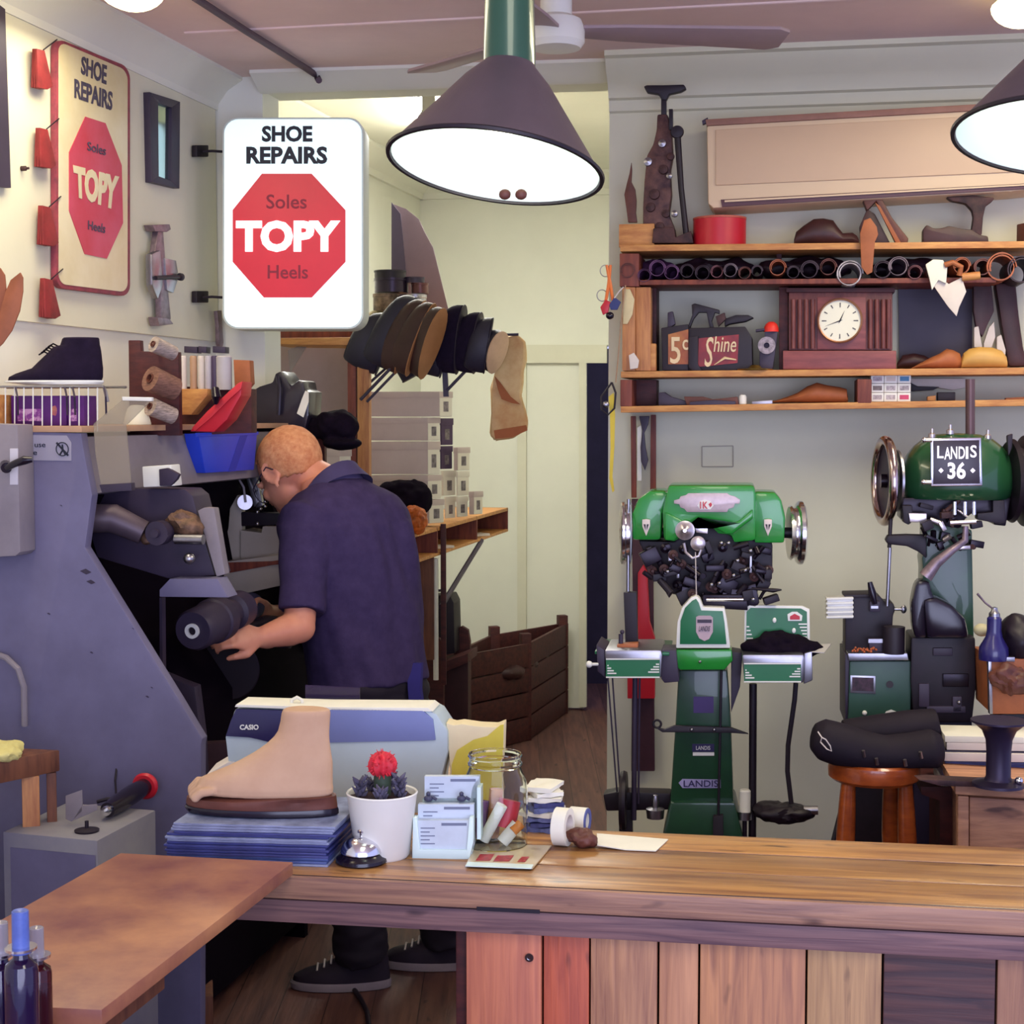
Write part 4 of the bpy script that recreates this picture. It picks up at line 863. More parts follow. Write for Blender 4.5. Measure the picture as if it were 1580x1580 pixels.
# rack of tubes
t = thing('tube_rack', 'wooden block rack holding tubes and brushes upright', 'rack')
TR = FPb(.62)
G().px([(271, 600), (320, 600), (320, 610), (295, 640), (274, 640)], TR, .03, .05, .003).out('front_block', m_pine, t)
G().px([(275, 596), (388, 600), (388, 668), (275, 672)], TR, -.02, .04, .002).out('rack_base', m_dkwood, t)
for i, (x, c_, nm) in enumerate([(283, (214, 204, 196), 'white'), (299, (176, 140, 110), 'brown'), (311, (200, 190, 180), 'cream'), (322, (176, 170, 176), 'grey'), (332, (64, 50, 80), 'dark violet'), (346, (180, 176, 176), 'fat grey')]):
    w_ = 14 if nm == 'fat grey' else 6.5
    q0 = TR.hit(x, 602, .0); q1 = TR.hit(x, 549, .0); r_ = w_ * TR.hit(x, 600).y / FPX * .85
    g = G(); g.lathe([(0, 0), (r_, .001), (r_, (q1 - q0).length * .96), (r_ * .8, (q1 - q0).length), (0, (q1 - q0).length)], q0); tag(g.out('polish_tube', M('tube_' + nm.replace(' ', '_'), c_, .5, var=.06)), '%s polish tube standing in the wooden tube rack' % nm, 'tube', 'polish tubes in the wooden rack')
for i, (x0, x1) in enumerate([(284, 304), (306, 318), (328, 347)]):
    tag(G().px([(x0, 534), (x1, 535), (x1, 545), (x0, 544)], TR, -.03, .03, .001).out('polish_tin', m_dkgrey), ['left', 'middle', 'right'][i] + ' dark flat tin behind the polish tubes', 'tin', 'dark flat tins behind the tubes')
    
tag(G().px([(360, 555), (385, 556), (387, 592), (380, 600), (362, 600)], TR, 0, .03, .002).out('wood_block', m_tan), 'orange wood block right of the polish tubes', 'wood')
# red shoe leaning
t = thing('red_shoe', 'red shoe standing on its toe against the black bags', 'shoe')
RP_ = FPb(.50); g = G(); g.px([(374, 588), (368, 590), (352, 604), (322, 632), (300, 655), (292, 666), (330, 667), (350, 648), (372, 610)], RP_, .04, .07, .012); g.out('upper', m_red, t)
g = G(); g.px([(374, 588), (366, 592), (350, 607), (320, 634), (296, 660), (300, 666), (326, 644), (356, 614), (372, 600)], RP_, .045, .012, .002); g.out('sole', M('red_sole', (204, 48, 56), .5, var=.05), t)
g = G(); g.tube([RP_.hit(332, 600, .05), RP_.hit(334, 612, .06), RP_.hit(333, 622, .05)], [.010, .012, .006], 10); g.out('heel', m_blackgloss, t)
# black boots and bags heap
t = thing('black_boots', 'pair of shiny black leather boots lying on the shelf above the blue bin', 'boots')
BP = FPb(1.32); m_bl = M('shiny_black_leather', (34, 28, 44), .35, var=.1, coat=.3)
g = G(); g.px([(345, 668), (352, 640), (372, 612), (400, 596), (420, 590), (424, 576), (434, 572), (442, 584), (448, 596), (460, 586), (468, 588), (470, 602), (478, 604), (476, 640), (470, 668)], BP, .06, .12, .02); g.b.verts.ensure_lookup_table(); g.out('boot_shaft', m_bl, t)
g = G(); g.tube([BP.hit(428, 580, .07), BP.hit(432, 600, .08), BP.hit(430, 640, .075)], .006, 8); g.out('boot_tongue', m_bl, t)
g = G(); g.px([(471, 603), (476, 606), (476, 620), (468, 644), (458, 638), (466, 615)], BP, .066, .003); g.out('paper_label', m_paper, t)
t = thing('felt_boots', 'lump of dull black boots at the right end of the shelf', 'boots')
g = G(); g.ball(BP.hit(520, 655, .02), (.065, .05, .045), 4, .02, 14, seed=3); g.ball(BP.hit(490, 660, .0), (.05, .05, .035), 4, .02, 14, seed=5); g.ball(BP.hit(528, 683, .03), (.06, .05, .02), 3, .01, 14, seed=6); evalmesh(g, .005, 2).out('boots', m_cloth, t)
# blue bin on the machine front
t = thing('blue_bin', 'bright blue plastic bin hung under the shelf beside the head of the person', 'bin')
BB = Plane(FP.hit(124, 674, -.031), LW.n); m_blue = M('blue_plastic', (40, 70, 205), .4, var=.04)
g = G(); g.px([(306, 669), (397, 668), (392, 725), (317, 730)], BB, .045, .040, .002); g.out('bin_body', m_blue, t)
g = G(); g.px([(304, 668), (399, 666), (399, 671), (304, 674)], BB, .048, .006, .001); g.out('bin_rim', m_blue, t)
g = G(); g.px([(352, 728), (363, 727), (383, 669), (372, 669)], BB, .0455, .001); g.out('bin_rib', M('blue_rib', (30, 52, 170), .5, var=0), t)
# white machine hull around hidden space left of man: beige panel behind
g = G(); g.px([(408, 500), (548, 516), (548, 760), (408, 740)], facing(480, 6.1, 4), 0, .02); tag(g.out('back_panel', M('beige_board', (160, 140, 140), .7, var=.06)), 'beige board closing the back of the post and plank shelf', 'panel')
# ================================================================ back room shelving
SH = facing(560, 5.75, 8)
t = thing('timber_shelf', 'pale timber shelf with double posts behind the person', 'shelf')
G().px([(412, 522), (568, 520), (568, 533), (412, 531)], SH, .08, .30, .002).out('shelf_board', m_pine, t)
G().px([(412, 508), (548, 510), (548, 521), (412, 521)], SH, -.15, .02, .002).out('back_rail', m_redwood, t)
G().px([(536, 532), (549, 532), (551, 1290), (538, 1290)], SH, .06, .03, .002).out('post', m_redwood, t)
G().px([(551, 500), (569, 500), (571, 1290), (553, 1290)], SH, .07, .04, .002).out('post', m_pinev, t)
g = G(); g.cyl(SH.hit(556, 617, .10), SH.hit(622, 548, .10), .006); g.out('support_rod', m_dkgrey, t)
g = G(); g.cyl(SH.hit(566, 620, .09), SH.hit(618, 566, .09), .005); g.out('support_rod', m_dkgrey, t)
G().px([(444, 540), (471, 530), (474, 533), (448, 575)], SH, -.1, .004).out('plastic_sheet', M('clear_plastic', (190, 180, 180), .1, var=0, trans=.7), t)
# tins and clutter on the far shelf
OS = facing(610, 6.15, 6)
t = thing('storage_shelf', 'low board under the black tins and shoes in the back room', 'shelf')
G().px([(566, 500), (700, 508), (700, 514), (566, 510)], OS, .05, .80, .002).out('shelf_board', m_pine, t)
m_tin = M('dark_tin', (52, 42, 60), .3, .5, var=.1); m_tinr = M('brown_tin', (100, 60, 60), .35, .3, var=.1)
for i, (x, yb, yt, r_, mt, lb) in enumerate([(604, 452, 430, 26, m_tin, 'wide dark tin, uppermost of the stack behind the shoes'), (602, 430, 418, 24, m_black, 'flat black lid tin on top of the wide dark tin'), (648, 453, 437, 13, m_tinr, 'small brown tin right of the dark tin stack'), (640, 437, 428, 15, m_dkgrey, 'little dark tin on the small brown tin'), (596, 480, 454, 20, M('clutter_beige', (150, 130, 110), .6, var=.4, sc=30), 'beige tin under the wide dark tin'), (640, 482, 455, 18, m_steel, 'grey metal tin behind the hanging shoes')]):
    q = OS.hit(x, yb, -.05); k = q.y / FPX; q2 = OS.hit(x, yt, -.05); h_ = q2.z - q.z
    g = G(); g.lathe([(0, 0), (r_ * k, 0), (r_ * k, h_ * .8), (r_ * k * 1.04, h_ * .82), (r_ * k * 1.04, h_), (0, h_)], q); tag(g.out('tin', mt), lb, 'tin', 'tins behind the hanging shoes')
g = G(); g.ball(OS.hit(605, 492, -.05), (.10, .05, .04), 3, .02, 20); tag(g.out('rag', M('yellowed_rag', (176, 160, 120), .9, var=.3)), 'yellowed rag under the tins', 'rag')
# dark sheets leaning
LP_ = facing(650, 6.6, 8)
tag(G().px([(604, 314), (626, 322), (646, 338), (655, 358), (668, 382), (700, 512), (606, 512)], LP_, 0, .008).out('sole_sheet', M('dark_sole_sheet', (98, 80, 90), .7, var=.08)), 'large dark curved sheet leaning behind the shoes', 'sheet', 'dark sole sheets leaning on the wall')
tag(G().px([(604, 312), (618, 330), (626, 420), (624, 511), (604, 511)], LP_, .03, .008).out('sole_sheet', m_dkgrey), 'narrow darker sheet in front of the large curved one', 'sheet', 'dark sole sheets leaning on the wall')
# shoes threaded on slanting rails
t = thing('shoe_rail', 'slanting dark metal rail carrying the hanging shoes', 'rail')
HR = facing(650, 5.7, 4)
g = G(); g.cyl(HR.hit(560, 600, -.02), HR.hit(700, 470, -.02) + Vector((0, .1, 0)), .005); g.cyl(HR.hit(690, 602, -.02), HR.hit(730, 560, -.02), .006); g.cyl(HR.hit(600, 520, -.04), HR.hit(800, 516, -.04), .005); g.out('rail', m_dkgrey, t)
G().px([(682, 570), (690, 570), (692, 612), (684, 612)], HR, -.02, .02).out('upright', m_dkgrey, t)
def slipper(cx, cy, L, w_, ang, mt, solemt, label, Yo=0, yaw=0, grp='shoes hanging in a row by the back room'):
    """shoe seen tipped on its heel, sole to the right"""
    t = thing('hanging_shoe', label, 'shoe', grp); k = 5.7 / FPX; L *= k; w_ *= k
    c = HR.hit(cx, cy, Yo)
    def lay(g):
        m = Matrix.Translation(c) @ Matrix.Rotation(R(yaw), 4, 'Z') @ Matrix.Rotation(R(ang), 4, 'Y') @ Matrix.Diagonal((1, 1, -1, 1)) @ Matrix.Translation((-L / 2, 0, 0))
        return g.xf(mat=m)
    up = [(.06, .02, .99, .90), (.10, -.01, 1.0, 1), (.30, .0, 1.0, 1), (.48, .03, 1.0, .97), (.66, .09, .99, .90), (.80, .20, .97, .80), (.91, .34, .95, .66), (.97, .46, .92, .46), (.99, .56, .88, .2)]
    s_ = w_ * .95; w_ = .095
    g = G(); g.stack([(z * s_ , a * L, b_ * L, q * w_ * .9) for z, a, b_, q in up], 22); lay(g).out('upper', mt, t)
    g = G(); g.stack([(0, .01 * L, .99 * L, .8 * w_), (.002, -.02 * L, 1.01 * L, .98 * w_), (.006, -.02 * L, 1.01 * L, .98 * w_)], 22); lay(g).out('sole', solemt, t)
    return t
m_bsh = M('black_shoe_leather', (36, 30, 50), .5, var=.15); m_brsh = M('brown_shoe_leather', (64, 34, 34), .5, var=.2); m_tansole = M('tan_sole', (164, 112, 70), .55, var=.1)
m_bsole = M('black_sole', (40, 30, 44), .6, var=.1)
# angle: +y rotation turns toe (-x) up; toe points up-right
slipper(598, 535, 95, 62, 112, m_bsh, m_bsole, 'broad black shoe, first of the hanging row', .02)
slipper(620, 516, 118, 46, 114, m_bsh, m_bsole, 'second black hanging shoe, tall and narrow', .05)
slipper(634, 522, 118, 40, 114, m_brsh, m_tansole, 'brown hanging shoe with thin tan sole edge, third in the row', .08, -15)
slipper(650, 526, 116, 40, 114, m_brsh, m_tansole, 'brown hanging shoe with tan sole, fourth in the row', .11, -22)
slipper(668, 532, 112, 42, 114, m_brsh, m_tansole, 'front brown shoe whose tan sole faces the room', .14, -38)
slipper(648, 576, 60, 44, 150, m_bsh, m_bsole, 'black toe hanging low under the brown shoes', .02)
g2 = 'dark sandals hanging in the right hand row'
slipper(690, 542, 84, 56, 104, m_bsh, m_bsole, 'bulky black shoe, first of the right hand row', .0, 0, g2)
slipper(712, 525, 104, 50, 98, m_suede, m_bsole, 'tall dark slipper in the right hand row', .04, -20, g2)
slipper(738, 530, 92, 44, 98, m_suede, m_bsole, 'second tall dark slipper in the right hand row', .06, -20, g2)
slipper(755, 534, 84, 36, 100, m_bsh, m_bsole, 'narrow black shoe before the paper bag', .07, 0, g2)
slipper(768, 545, 66, 40, 112, m_bsh, M('pink_beige_insole', (206, 170, 140), .6), 'open sandal showing a pale insole beside the paper bag', .09, -45, g2)
# brown paper bag hanging
t = thing('brown_paper_bag', 'tall crumpled brown paper bag hanging at the end of the shoe row', 'paper bag')
m_bag = M('brown_paper', (228, 200, 150), .75, col2=(198, 146, 96), sc=7, bump=.3)
BGP = facing(790, 5.72, 0)
bagpts = [(776, 520), (796, 516), (811, 527), (810, 560), (806, 578), (804, 610), (814, 648), (815, 664), (790, 676), (766, 678), (759, 672), (758, 600), (762, 575), (770, 550)]
g = G(); g.px(bagpts, BGP, 0, .07, .008); bmesh.ops.triangulate(g.b, faces=[f for f in g.b.faces if len(f.verts) > 4]); bmesh.ops.subdivide_edges(g.b, edges=g.b.edges[:], cuts=2); g.rough(.012, 14, 3); g.out('bag', m_bag, t, ang=20)
g = G(); g.px([(763, 580), (772, 590), (788, 612), (803, 624), (790, 622), (774, 616), (768, 600)], BGP, .012, .003); g.out('bag_fold', M('bag_fold_brown', (170, 96, 56), .75), t); g = G(); g.px([(762, 664), (812, 656), (814, 664), (790, 675), (764, 677)], BGP, .012, .003); g.out('bag_fold', M('bag_fold_brown'), t)
# shoe boxes in stacks along the back left wall
m_boxs = M('box_card', (196, 180, 172), .85, var=.04); m_boxw = M('box_white', (224, 218, 200), .85, var=.04); m_lab = M('box_label', (140, 130, 130), .7, var=.3, sc=60); m_boxd = M('box_violet', (84, 66, 92), .8)
BX = facing(640, 6.3, 8)
def shoebox(x0, x1, x2, y0, y1, mt_side, mt_end, label, sd=BX, lid=True, grp='shoe boxes stacked in the back room'):
    t = thing('shoe_box', label, 'box', grp)
    a_, b2 = sd.hit(x0, y1), sd.hit(x1, y1); top = sd.hit(x0, y0).z - a_.z
    # end face turned to the passage: runs away from the near corner
    dirn = Vector((.70, .72, 0)).normalized(); ee = b2 + dirn * .001; d_ = ray(x2, y1); 
    # length so that the far corner lands in column x2
    k = (x2 - 790) / FPX / ray(x2, y1).y; L_ = (k * b2.y - b2.x) / (dirn.x - k * dirn.y)
    wd = (a_ - b2); P = [b2, a_, a_ + dirn * L_, b2 + dirn * L_]
    G().prism([p + Z * .0006 for p in P], Z * (top * .99 - .0006), .001).out('box_body', mt_side if mt_side != mt_end else mt_end, t)
    g = G(); off = dirn.cross(Z).normalized() * .0012
    n_ = (dirn.cross(Z)).normalized()
    g.prism([b2 + n_ * .0008 + Z * .002, b2 + dirn * L_ + n_ * .0008 + Z * .002, b2 + dirn * L_ + n_ * .0008 + Z * top * .97, b2 + n_ * .0008 + Z * top * .97], n_ * .0012); g.out('box_end', mt_end, t)
    g = G(); g.prism([b2 + dirn * L_ * .3 + n_ * .0022 + Z * top * .2, b2 + dirn * L_ * .7 + n_ * .0022 + Z * top * .2, b2 + dirn * L_ * .7 + n_ * .0022 + Z * top * .6, b2 + dirn * L_ * .3 + n_ * .0022 + Z * top * .6], n_ * .0006); g.out('end_label', m_lab, t)
    if lid:
        g = G(); o_ = .003; g.prism([p + Z * top * .74 for p in (b2 + (b2 - a_).normalized() * o_ - dirn * o_, a_ - dirn * o_, a_ + dirn * (L_ + o_), b2 + (b2 - a_).normalized() * o_ + dirn * (L_ + o_))], Z * (top * .25), .001); g.out('lid', mt_side, t)
rowsA = [(567, 678, 697, 604, 643, 'widest grey-white shoe box at the top of the tall stack'), (567, 660, 678, 644, 680, 'grey-white shoe box, second from the top of the tall stack'), (567, 660, 678, 681, 732, 'deep grey-white shoe box, third in the tall stack'), (567, 660, 680, 733, 770, 'grey-white shoe box, fourth in the tall stack'), (567, 662, 684, 771, 808, 'lowest grey-white shoe box of the tall stack')]
for x0, x1, x2, y0, y1, lb in rowsA: shoebox(x0, x1, x2, y0, y1, m_boxs, m_boxw, lb)
BX2 = facing(690, 6.62, 8)
rowsB = [(679, 681, 698, 645, 687, m_boxd, m_boxd, 'violet upright shoe box, upper one beside the tall stack'), (679, 681, 697, 688, 724, m_boxd, m_boxd, 'violet shoe box under the other violet one'), (681, 684, 702, 726, 765, m_boxw, m_boxw, 'white box below the violet boxes'), (686, 688, 702, 766, 800, m_boxw, m_boxw, 'white box at shelf level beside the tall stack'), (700, 706, 724, 690, 726, m_boxs, m_boxw, 'small box on top of the second short stack'), (704, 706, 723, 727, 765, m_boxw, m_boxw, 'middle white box of the second short stack'), (704, 706, 721, 766, 798, m_boxw, m_boxw, 'lowest white box of the second short stack'), (724, 731, 744, 758, 794, m_boxs, m_boxw, 'last small box at the passage end of the shelf')]
for x0, x1, x2, y0, y1, ms, me_, lb in rowsB: shoebox(x0, x1, x2, y0, y1, ms, me_, lb, BX2)
BX3 = facing(510, 5.6, 8)
shoebox(496, 524, 541, 692, 740, m_boxs, m_boxw, 'white shoe box between the head of the person and the posts', BX3)
shoebox(558, 566, 574, 742, 752, m_boxw, m_boxw, 'small white carton end behind the collar of the person', BX3, False)
# black cloth heap and orange bag
g = G(); q = facing(615, 6.1).hit(615, 770); g.ball(q, (.12, .07, .08), 4, .035, 14, seed=2); g.ball(q + Vector((.05, 0, .005)), (.07, .07, .07), 4, .03, 14, seed=8); tag(evalmesh(g, .006, 1).out('cloth_heap', m_cloth), 'heap of black cloth on the shelf behind the shoulder of the person', 'cloth')
g = G(); q = facing(642, 5.95).hit(640, 800); g.ball(q, (.045, .03, .058), 4, .02, 25, seed=2); tag(g.out('orange_bag', M('orange_plastic', (206, 104, 40), .35, var=.3, sc=20), ang=25), 'crumpled orange plastic bag beside the black cloth', 'bag')
# pigeonhole shelf sloping away
A0 = K(600, 834, 5.6); A1 = K(784, 795, 7.6); A1.z = A0.z; dv = (A1 - A0).normalized(); nb = dv.cross(Z).normalized()   # nb points to the room
HB = .105
t = thing('pigeonhole_shelf', 'long wooden pigeonhole shelf running back along the wall', 'shelf')
Lp = (A1 - A0).length; inn = -nb * .28
def slabp(name, a_, b2, mt=m_pine, th=.014):
    g = G(); g.prism([a_, b2, b2 + inn, a_ + inn], Z * -th, .001); g.out(name, mt, t)
slabp('top_board', A0, A1, m_pine, .016); slabp('bottom_board', A0 - Z * HB, A1 - Z * HB, m_pine, .012)
for f in (.0, .34, .68, 1.0):
    p = A0 + dv * Lp * f; G().prism([p, p - dv * .014, p - dv * .014 - Z * HB, p - Z * HB], inn, .001).out('divider', m_redwood, t)
g = G(); pb_ = A0 + inn; g.prism([pb_, pb_ + dv * Lp, pb_ + dv * Lp - Z * (HB + .012), pb_ - Z * (HB + .012)], -nb * -.01); g.out('back_board', m_dkwood, t)
p = A0 + dv * Lp * .36 + nb * .002; G().box(p - Z * .32 + nb * .01, (.022, .022, .66), bev=.002).out('post', m_dkwood, t)
g = G(); p2 = A0 + dv * Lp * .72 - Z * (HB + .012); g.cyl(p - Z * .33, p2, .011, n=8); g.out('brace', m_dkgrey, t)
g = G(); p3 = p - Z * .13 - dv * .06 - nb * .05; g.box(p3 - Z * .2, (.07, .02, .42), bev=.002); g.out('hanging_board', m_brwood, t)
g = G(); g.cyl(p3 + nb * .03 + dv * .05, p3 + nb * .03 + dv * .05 - Z * .5, .011, n=10); g.out('white_pole', m_white, t)
# papers in the pigeonholes
for f, lb in ((.42, 'papers in the middle pigeonhole'), (.75, 'papers in the end pigeonhole')):
    q = A0 + dv * Lp * f - Z * (HB - .006) - nb * .06; tag(G().box(q + dv * .05, (.12, .08, .010), yaw=.6).out('papers', m_card), 'few pale ' + lb, 'paper')
# crate
CZ = .50
t = thing('wooden_crate', 'large dark red slatted wooden crate on the floor in the back room', 'crate')
n0 = KZ(812, 1142, 0); n1 = KZ(722, 1165, 0); f0 = KZ(872, 1098, 0)
# near right corner n0, near left n1, far right f0
ev = (f0 - n0); wv = (n1 - n0); wv = wv.normalized() * .62; ev = ev.normalized() * min(ev.length, 1.1)
def slats(a_, b2, nm, k=4, nrm=None):
    d = (b2 - a_); up = CZ; s_ = d.normalized().cross(Z) * .018
    for i in range(k):
        z0 = up * i / k + .004; z1 = up * (i + 1) / k - .004
        G().prism([a_ + Z * z0, b2 + Z * z0, b2 + Z * z1, a_ + Z * z1], s_, .002).out(nm, m_dkwood, t)
slats(n0, n0 + ev, 'side_slat'); slats(n0 + wv + ev, n0 + wv, 'side_slat'); slats(n0 + ev, n0 + ev + wv, 'back_slat'); slats(n0 + wv, n0, 'front_slat')
for c_ in (n0, n0 + ev, n0 + wv, n0 + wv + ev):
    ci_ = c_ + ((n0 + ev * .5 + wv * .5) - c_) * .06; G().box(ci_ + Z * (CZ / 2 + .02), (.05, .05, CZ + .05), yaw=.3, bev=.002).out('corner_post', m_dkwood, t)
g = G(); ctr = n0 + ev * .5 + wv * .5 + Z * (CZ * .72); 
for i in range(5): g.ball(n0 + ev * (.22 + .14 * i) + wv * (.46 + .08 * (i % 2)) + Z * CZ * .74, (.13, .13, .05), 3, .03, 9, seed=i)
tag(evalmesh(g, .015, 1).out('leather_scraps', m_dkleather), 'dark leather scraps filling the crate', 'leather')
# bench with rounded ends and cases
t = thing('wooden_bench', 'dark red wooden bench box with rounded arms left of the crate', 'bench')
bq = facing(690, 6.6, 10)
for pts, off in (([(640, 1000), (660, 985), (678, 985), (684, 995), (684, 1180), (640, 1180)], .12), ([(700, 975), (712, 966), (722, 972), (725, 990), (725, 1170), (700, 1170)], -.12)):
    G().px(pts, bq, off, .03, .003).out('arm', m_dkwood, t)
G().px([(640, 1030), (684, 1022), (722, 1008), (722, 1022), (684, 1038), (640, 1046)], bq, .10, .2, .003).out('seat', m_dkwood, t)
G().px([(640, 1046), (722, 1022), (722, 1180), (640, 1180)], bq, .0, .04, .003).out('front', M('bench_front', (66, 28, 34), .6, var=.2), t)
t = thing('black_case', 'black carrying case standing on the bench behind the person', 'case')
G().px([(645, 922), (694, 918), (700, 930), (702, 1008), (645, 1018)], bq, -.02, .14, .006).out('case_body', m_black, t)
g = G(); g.tube([bq.hit(655, 921, -.08), bq.hit(658, 912, -.08), bq.hit(682, 911, -.08), bq.hit(686, 920, -.08)], .006, 8); g.out('case_handle', m_dkgrey, t)
# ================================================================ low left: bench and tool cabinet
t = thing('workbench', 'rough wooden workbench corner at the left edge', 'workbench')
WZ = .95; w0 = KZ(92, 1157, WZ); wdn = Vector((-.62, -.785, 0)); wl = Vector((-1, .2, 0)).normalized()
G().prism([w0, w0 + wl * .5, w0 + wl * .5 + wdn * .55, w0 + wdn * .55], Z * -.045, .003).out('bench_top', m_brwood, t)
for a_, b2 in ((0, .015), (.0, .46)):
    pass
G().box(w0 + wdn * .04 + wl * .03 - Z * (.045 + .45), (.035, .05, .90), yaw=.3, bev=.003).out('leg', m_pinev, t)
G().box(w0 + wdn * .50 + wl * .03 - Z * (.045 + .45), (.035, .05, .90), yaw=.3, bev=.003).out('leg', m_brwood, t)
G().box(w0 + wdn * -.0 + wl * .02 - Z * (.046 + .10), (.02, .035, .20), yaw=.3, bev=.003).out('side_cleat', m_brwood, t)
g = G(); q = w0 + wdn * .3 + wl * .2 - Z * .55; g.box(q, (.3, .45, .02), yaw=.2); g.out('lower_shelf', m_dkwood, t)
g = G(); q = KZ(5, 1168, WZ); g.ball(q + Z * .012, (.04, .05, .018), 4, .012, 30); tag(g.out('yellow_cloth', M('yellow_cloth', (214, 204, 130), .9, var=.1)), 'small yellow cloth on the workbench', 'cloth')
g = G(); q = w0 + wdn * .34 + wl * .14 - Z * .46; g.ball(q, (.09, .14, .07), 3, .04, 12); tag(g.out('dark_bag', m_cloth), 'dark bag on the lower shelf of the workbench', 'bag')
TZc = .80; tc0 = KZ(150, 1297, TZc); tc1 = KZ(240, 1250, TZc); tc2 = KZ(96, 1292, TZc)
t = thing('tool_cabinet', 'grey metal tool cabinet with open tools on top, before the grey end panel', 'cabinet')
dv2 = (tc1 - tc0); lv = (tc2 - tc0).normalized() * .22
G().prism([tc0, tc1, tc1 + lv, tc0 + lv], Z * -.79, .003).out('cabinet_body', M('cabinet_grey', (140, 138, 140), .5, col2=(118, 116, 130), sc=5), t)
g = G(); a_ = tc0 + lv * .02 - Z * .03; g.prism([a_ + Vector((0, -.002, 0)), a_ + lv * .9 + Vector((0, -.002, 0)), a_ + lv * .9 - Z * .2 + Vector((0, -.002, 0)), a_ - Z * .2 + Vector((0, -.002, 0))], Vector((0, .001, 0))); g.out('drawer_front', m_grey, t)
# power tool lying on top
t = thing('power_tool', 'black power grinder with red end lying on the tool cabinet', 'power tool')
q0 = KZ(166, 1266, TZc) + Z * .022; q1 = KZ(222, 1235, TZc) + Z * .03
g = G(); g.tube([q0, q0.lerp(q1, .3), q0.lerp(q1, .7), q1], [.016, .020, .021, .019], 20); g.out('tool_body', m_blackgloss, t)
g = G(); ax2 = (q1 - q0).normalized(); g.lathe([(0, 0), (.026, 0), (.030, .006), (.028, .014), (0, .016)], q1, ax2); g.out('red_cap', m_red, t)
g = G(); g.lathe([(0, -.014), (.010, -.012), (.012, 0), (.016, .002)], q0, ax2); g.out('tool_nose', m_chrome, t)
g = G(); q = KZ(134, 1283, TZc); g.lathe([(0, 0), (.024, 0), (.025, .004), (.012, .007), (.004, .008), (.004, .022), (0, .023)], q); tag(g.out('grinding_disc', m_black), 'flat black grinding disc on the tool cabinet', 'disc')
t = thing('angle_bracket', 'pale folded sheet metal bracket on the tool cabinet', 'bracket')
ab = facing(120, KZ(120, 1275, TZc).y, 20); G().px([(101, 1228), (126, 1219), (127, 1252), (110, 1268), (101, 1264)], ab, 0, .003, .001).out('upright_plate', m_greyl, t)
G().px([(126, 1243), (149, 1241), (150, 1250), (110, 1268)], ab, 0, .003, .001).out('flat_plate', m_greyl, t)
g = G(); g.tube([KZ(180, 1240, TZc) + Z * .01, KZ(178, 1225, TZc) + Z * .03, KZ(182, 1220, TZc) + Z * .07], .0025, 6); g.tube([KZ(150, 1240, TZc) + Z * .004, KZ(165, 1240, TZc) + Z * .01, KZ(190, 1238, TZc) + Z * .008], .004, 8); tag(g.out('coiled_flex', m_black), 'short black flex trailing behind the power grinder', 'cable')
# cable on the floor in front of the shoes
g = G(); g.tube([K(548, 1520, 4.2), K(560, 1540, 4.1), K(572, 1580, 3.9)], .006, 8)
cz = []
g = G(); g.tube([KZ(540, 1518, .008), KZ(556, 1540, .008), KZ(566, 1560, .008), KZ(572, 1600, .008)], .007, 8); tag(g.out('floor_cable', m_black), 'black cable crossing the floor before the shoe of the person', 'cable')
# ================================================================ wall shelving on the right
SD = .235                        # shelf depth
def SW(x, y, off=SD): return RW.hit(x, y, off)
t = thing('wall_shelving', 'yellow pine wall shelving of four boards, crowded with tools', 'shelf')
def zof(px, py, off=SD): return RW.hit(px, py, off).z
XR = 1700
def board(py, px0, px1, th=.018, mt=m_pine, off0=0, pyr=None, off=SD):
    z = zof(px0, py); z1 = zof(px1, py if pyr is None else pyr)
    a_ = SW(px0, 790, off); b2 = SW(px1, 790, off); a_.z = z; b2.z = z1
    G().prism([a_, b2, b2 - Z * th, a_ - Z * th], -RW.n * (off - .004 - off0), .0015).out('shelf_board', mt, t); return z, z1
ZS1 = board(378, 955, XR, pyr=371); ZS2 = board(432, 985, 1530, .014, m_redwood, pyr=428); ZS3 = board(573, 957, XR, pyr=566); ZS4 = board(627, 957, XR, pyr=614)
def up(x0, x1, y0, y1, mt, off=SD, th=.20, nm='upright'): G().pxbox(x0, y0, x1, y1, RW, off, th, .002).out(nm, mt, t)
up(956, 986, 391, 442, m_redwood); up(960, 980, 443, 572, m_pinev, SD + .002); up(981, 1004, 443, 572, m_pinev, SD - .01, .06); up(957, 975, 586, 627, m_redwood); 
up(1004, 1013, 443, 572, m_dkwood, .12, .10); up(1202, 1216, 443, 572, m_dkwood, .15, .14); up(1323, 1345, 585, 623, m_redwood); up(1198, 1206, 391, 430, m_dkwood, .12, .1); up(976, 1013, 586, 626, m_dkwood, .10, .09)
up(1003, 1012, 530, 572, m_pine, SD - .012, .03, 'cleat')
t = None
def SB(px, zs, off=.13):        # point on a shelf board at column px
    p = RW.hit(px, 500, off); x0 = RW.hit(957, 500, SD); f = ((p - x0).dot(RW.r)) / ((RW.hit(XR, 500, SD) - x0).dot(RW.r)); p.z = zs[0] + (zs[1] - zs[0]) * f + .0008; return p
kR = 4.55 / FPX
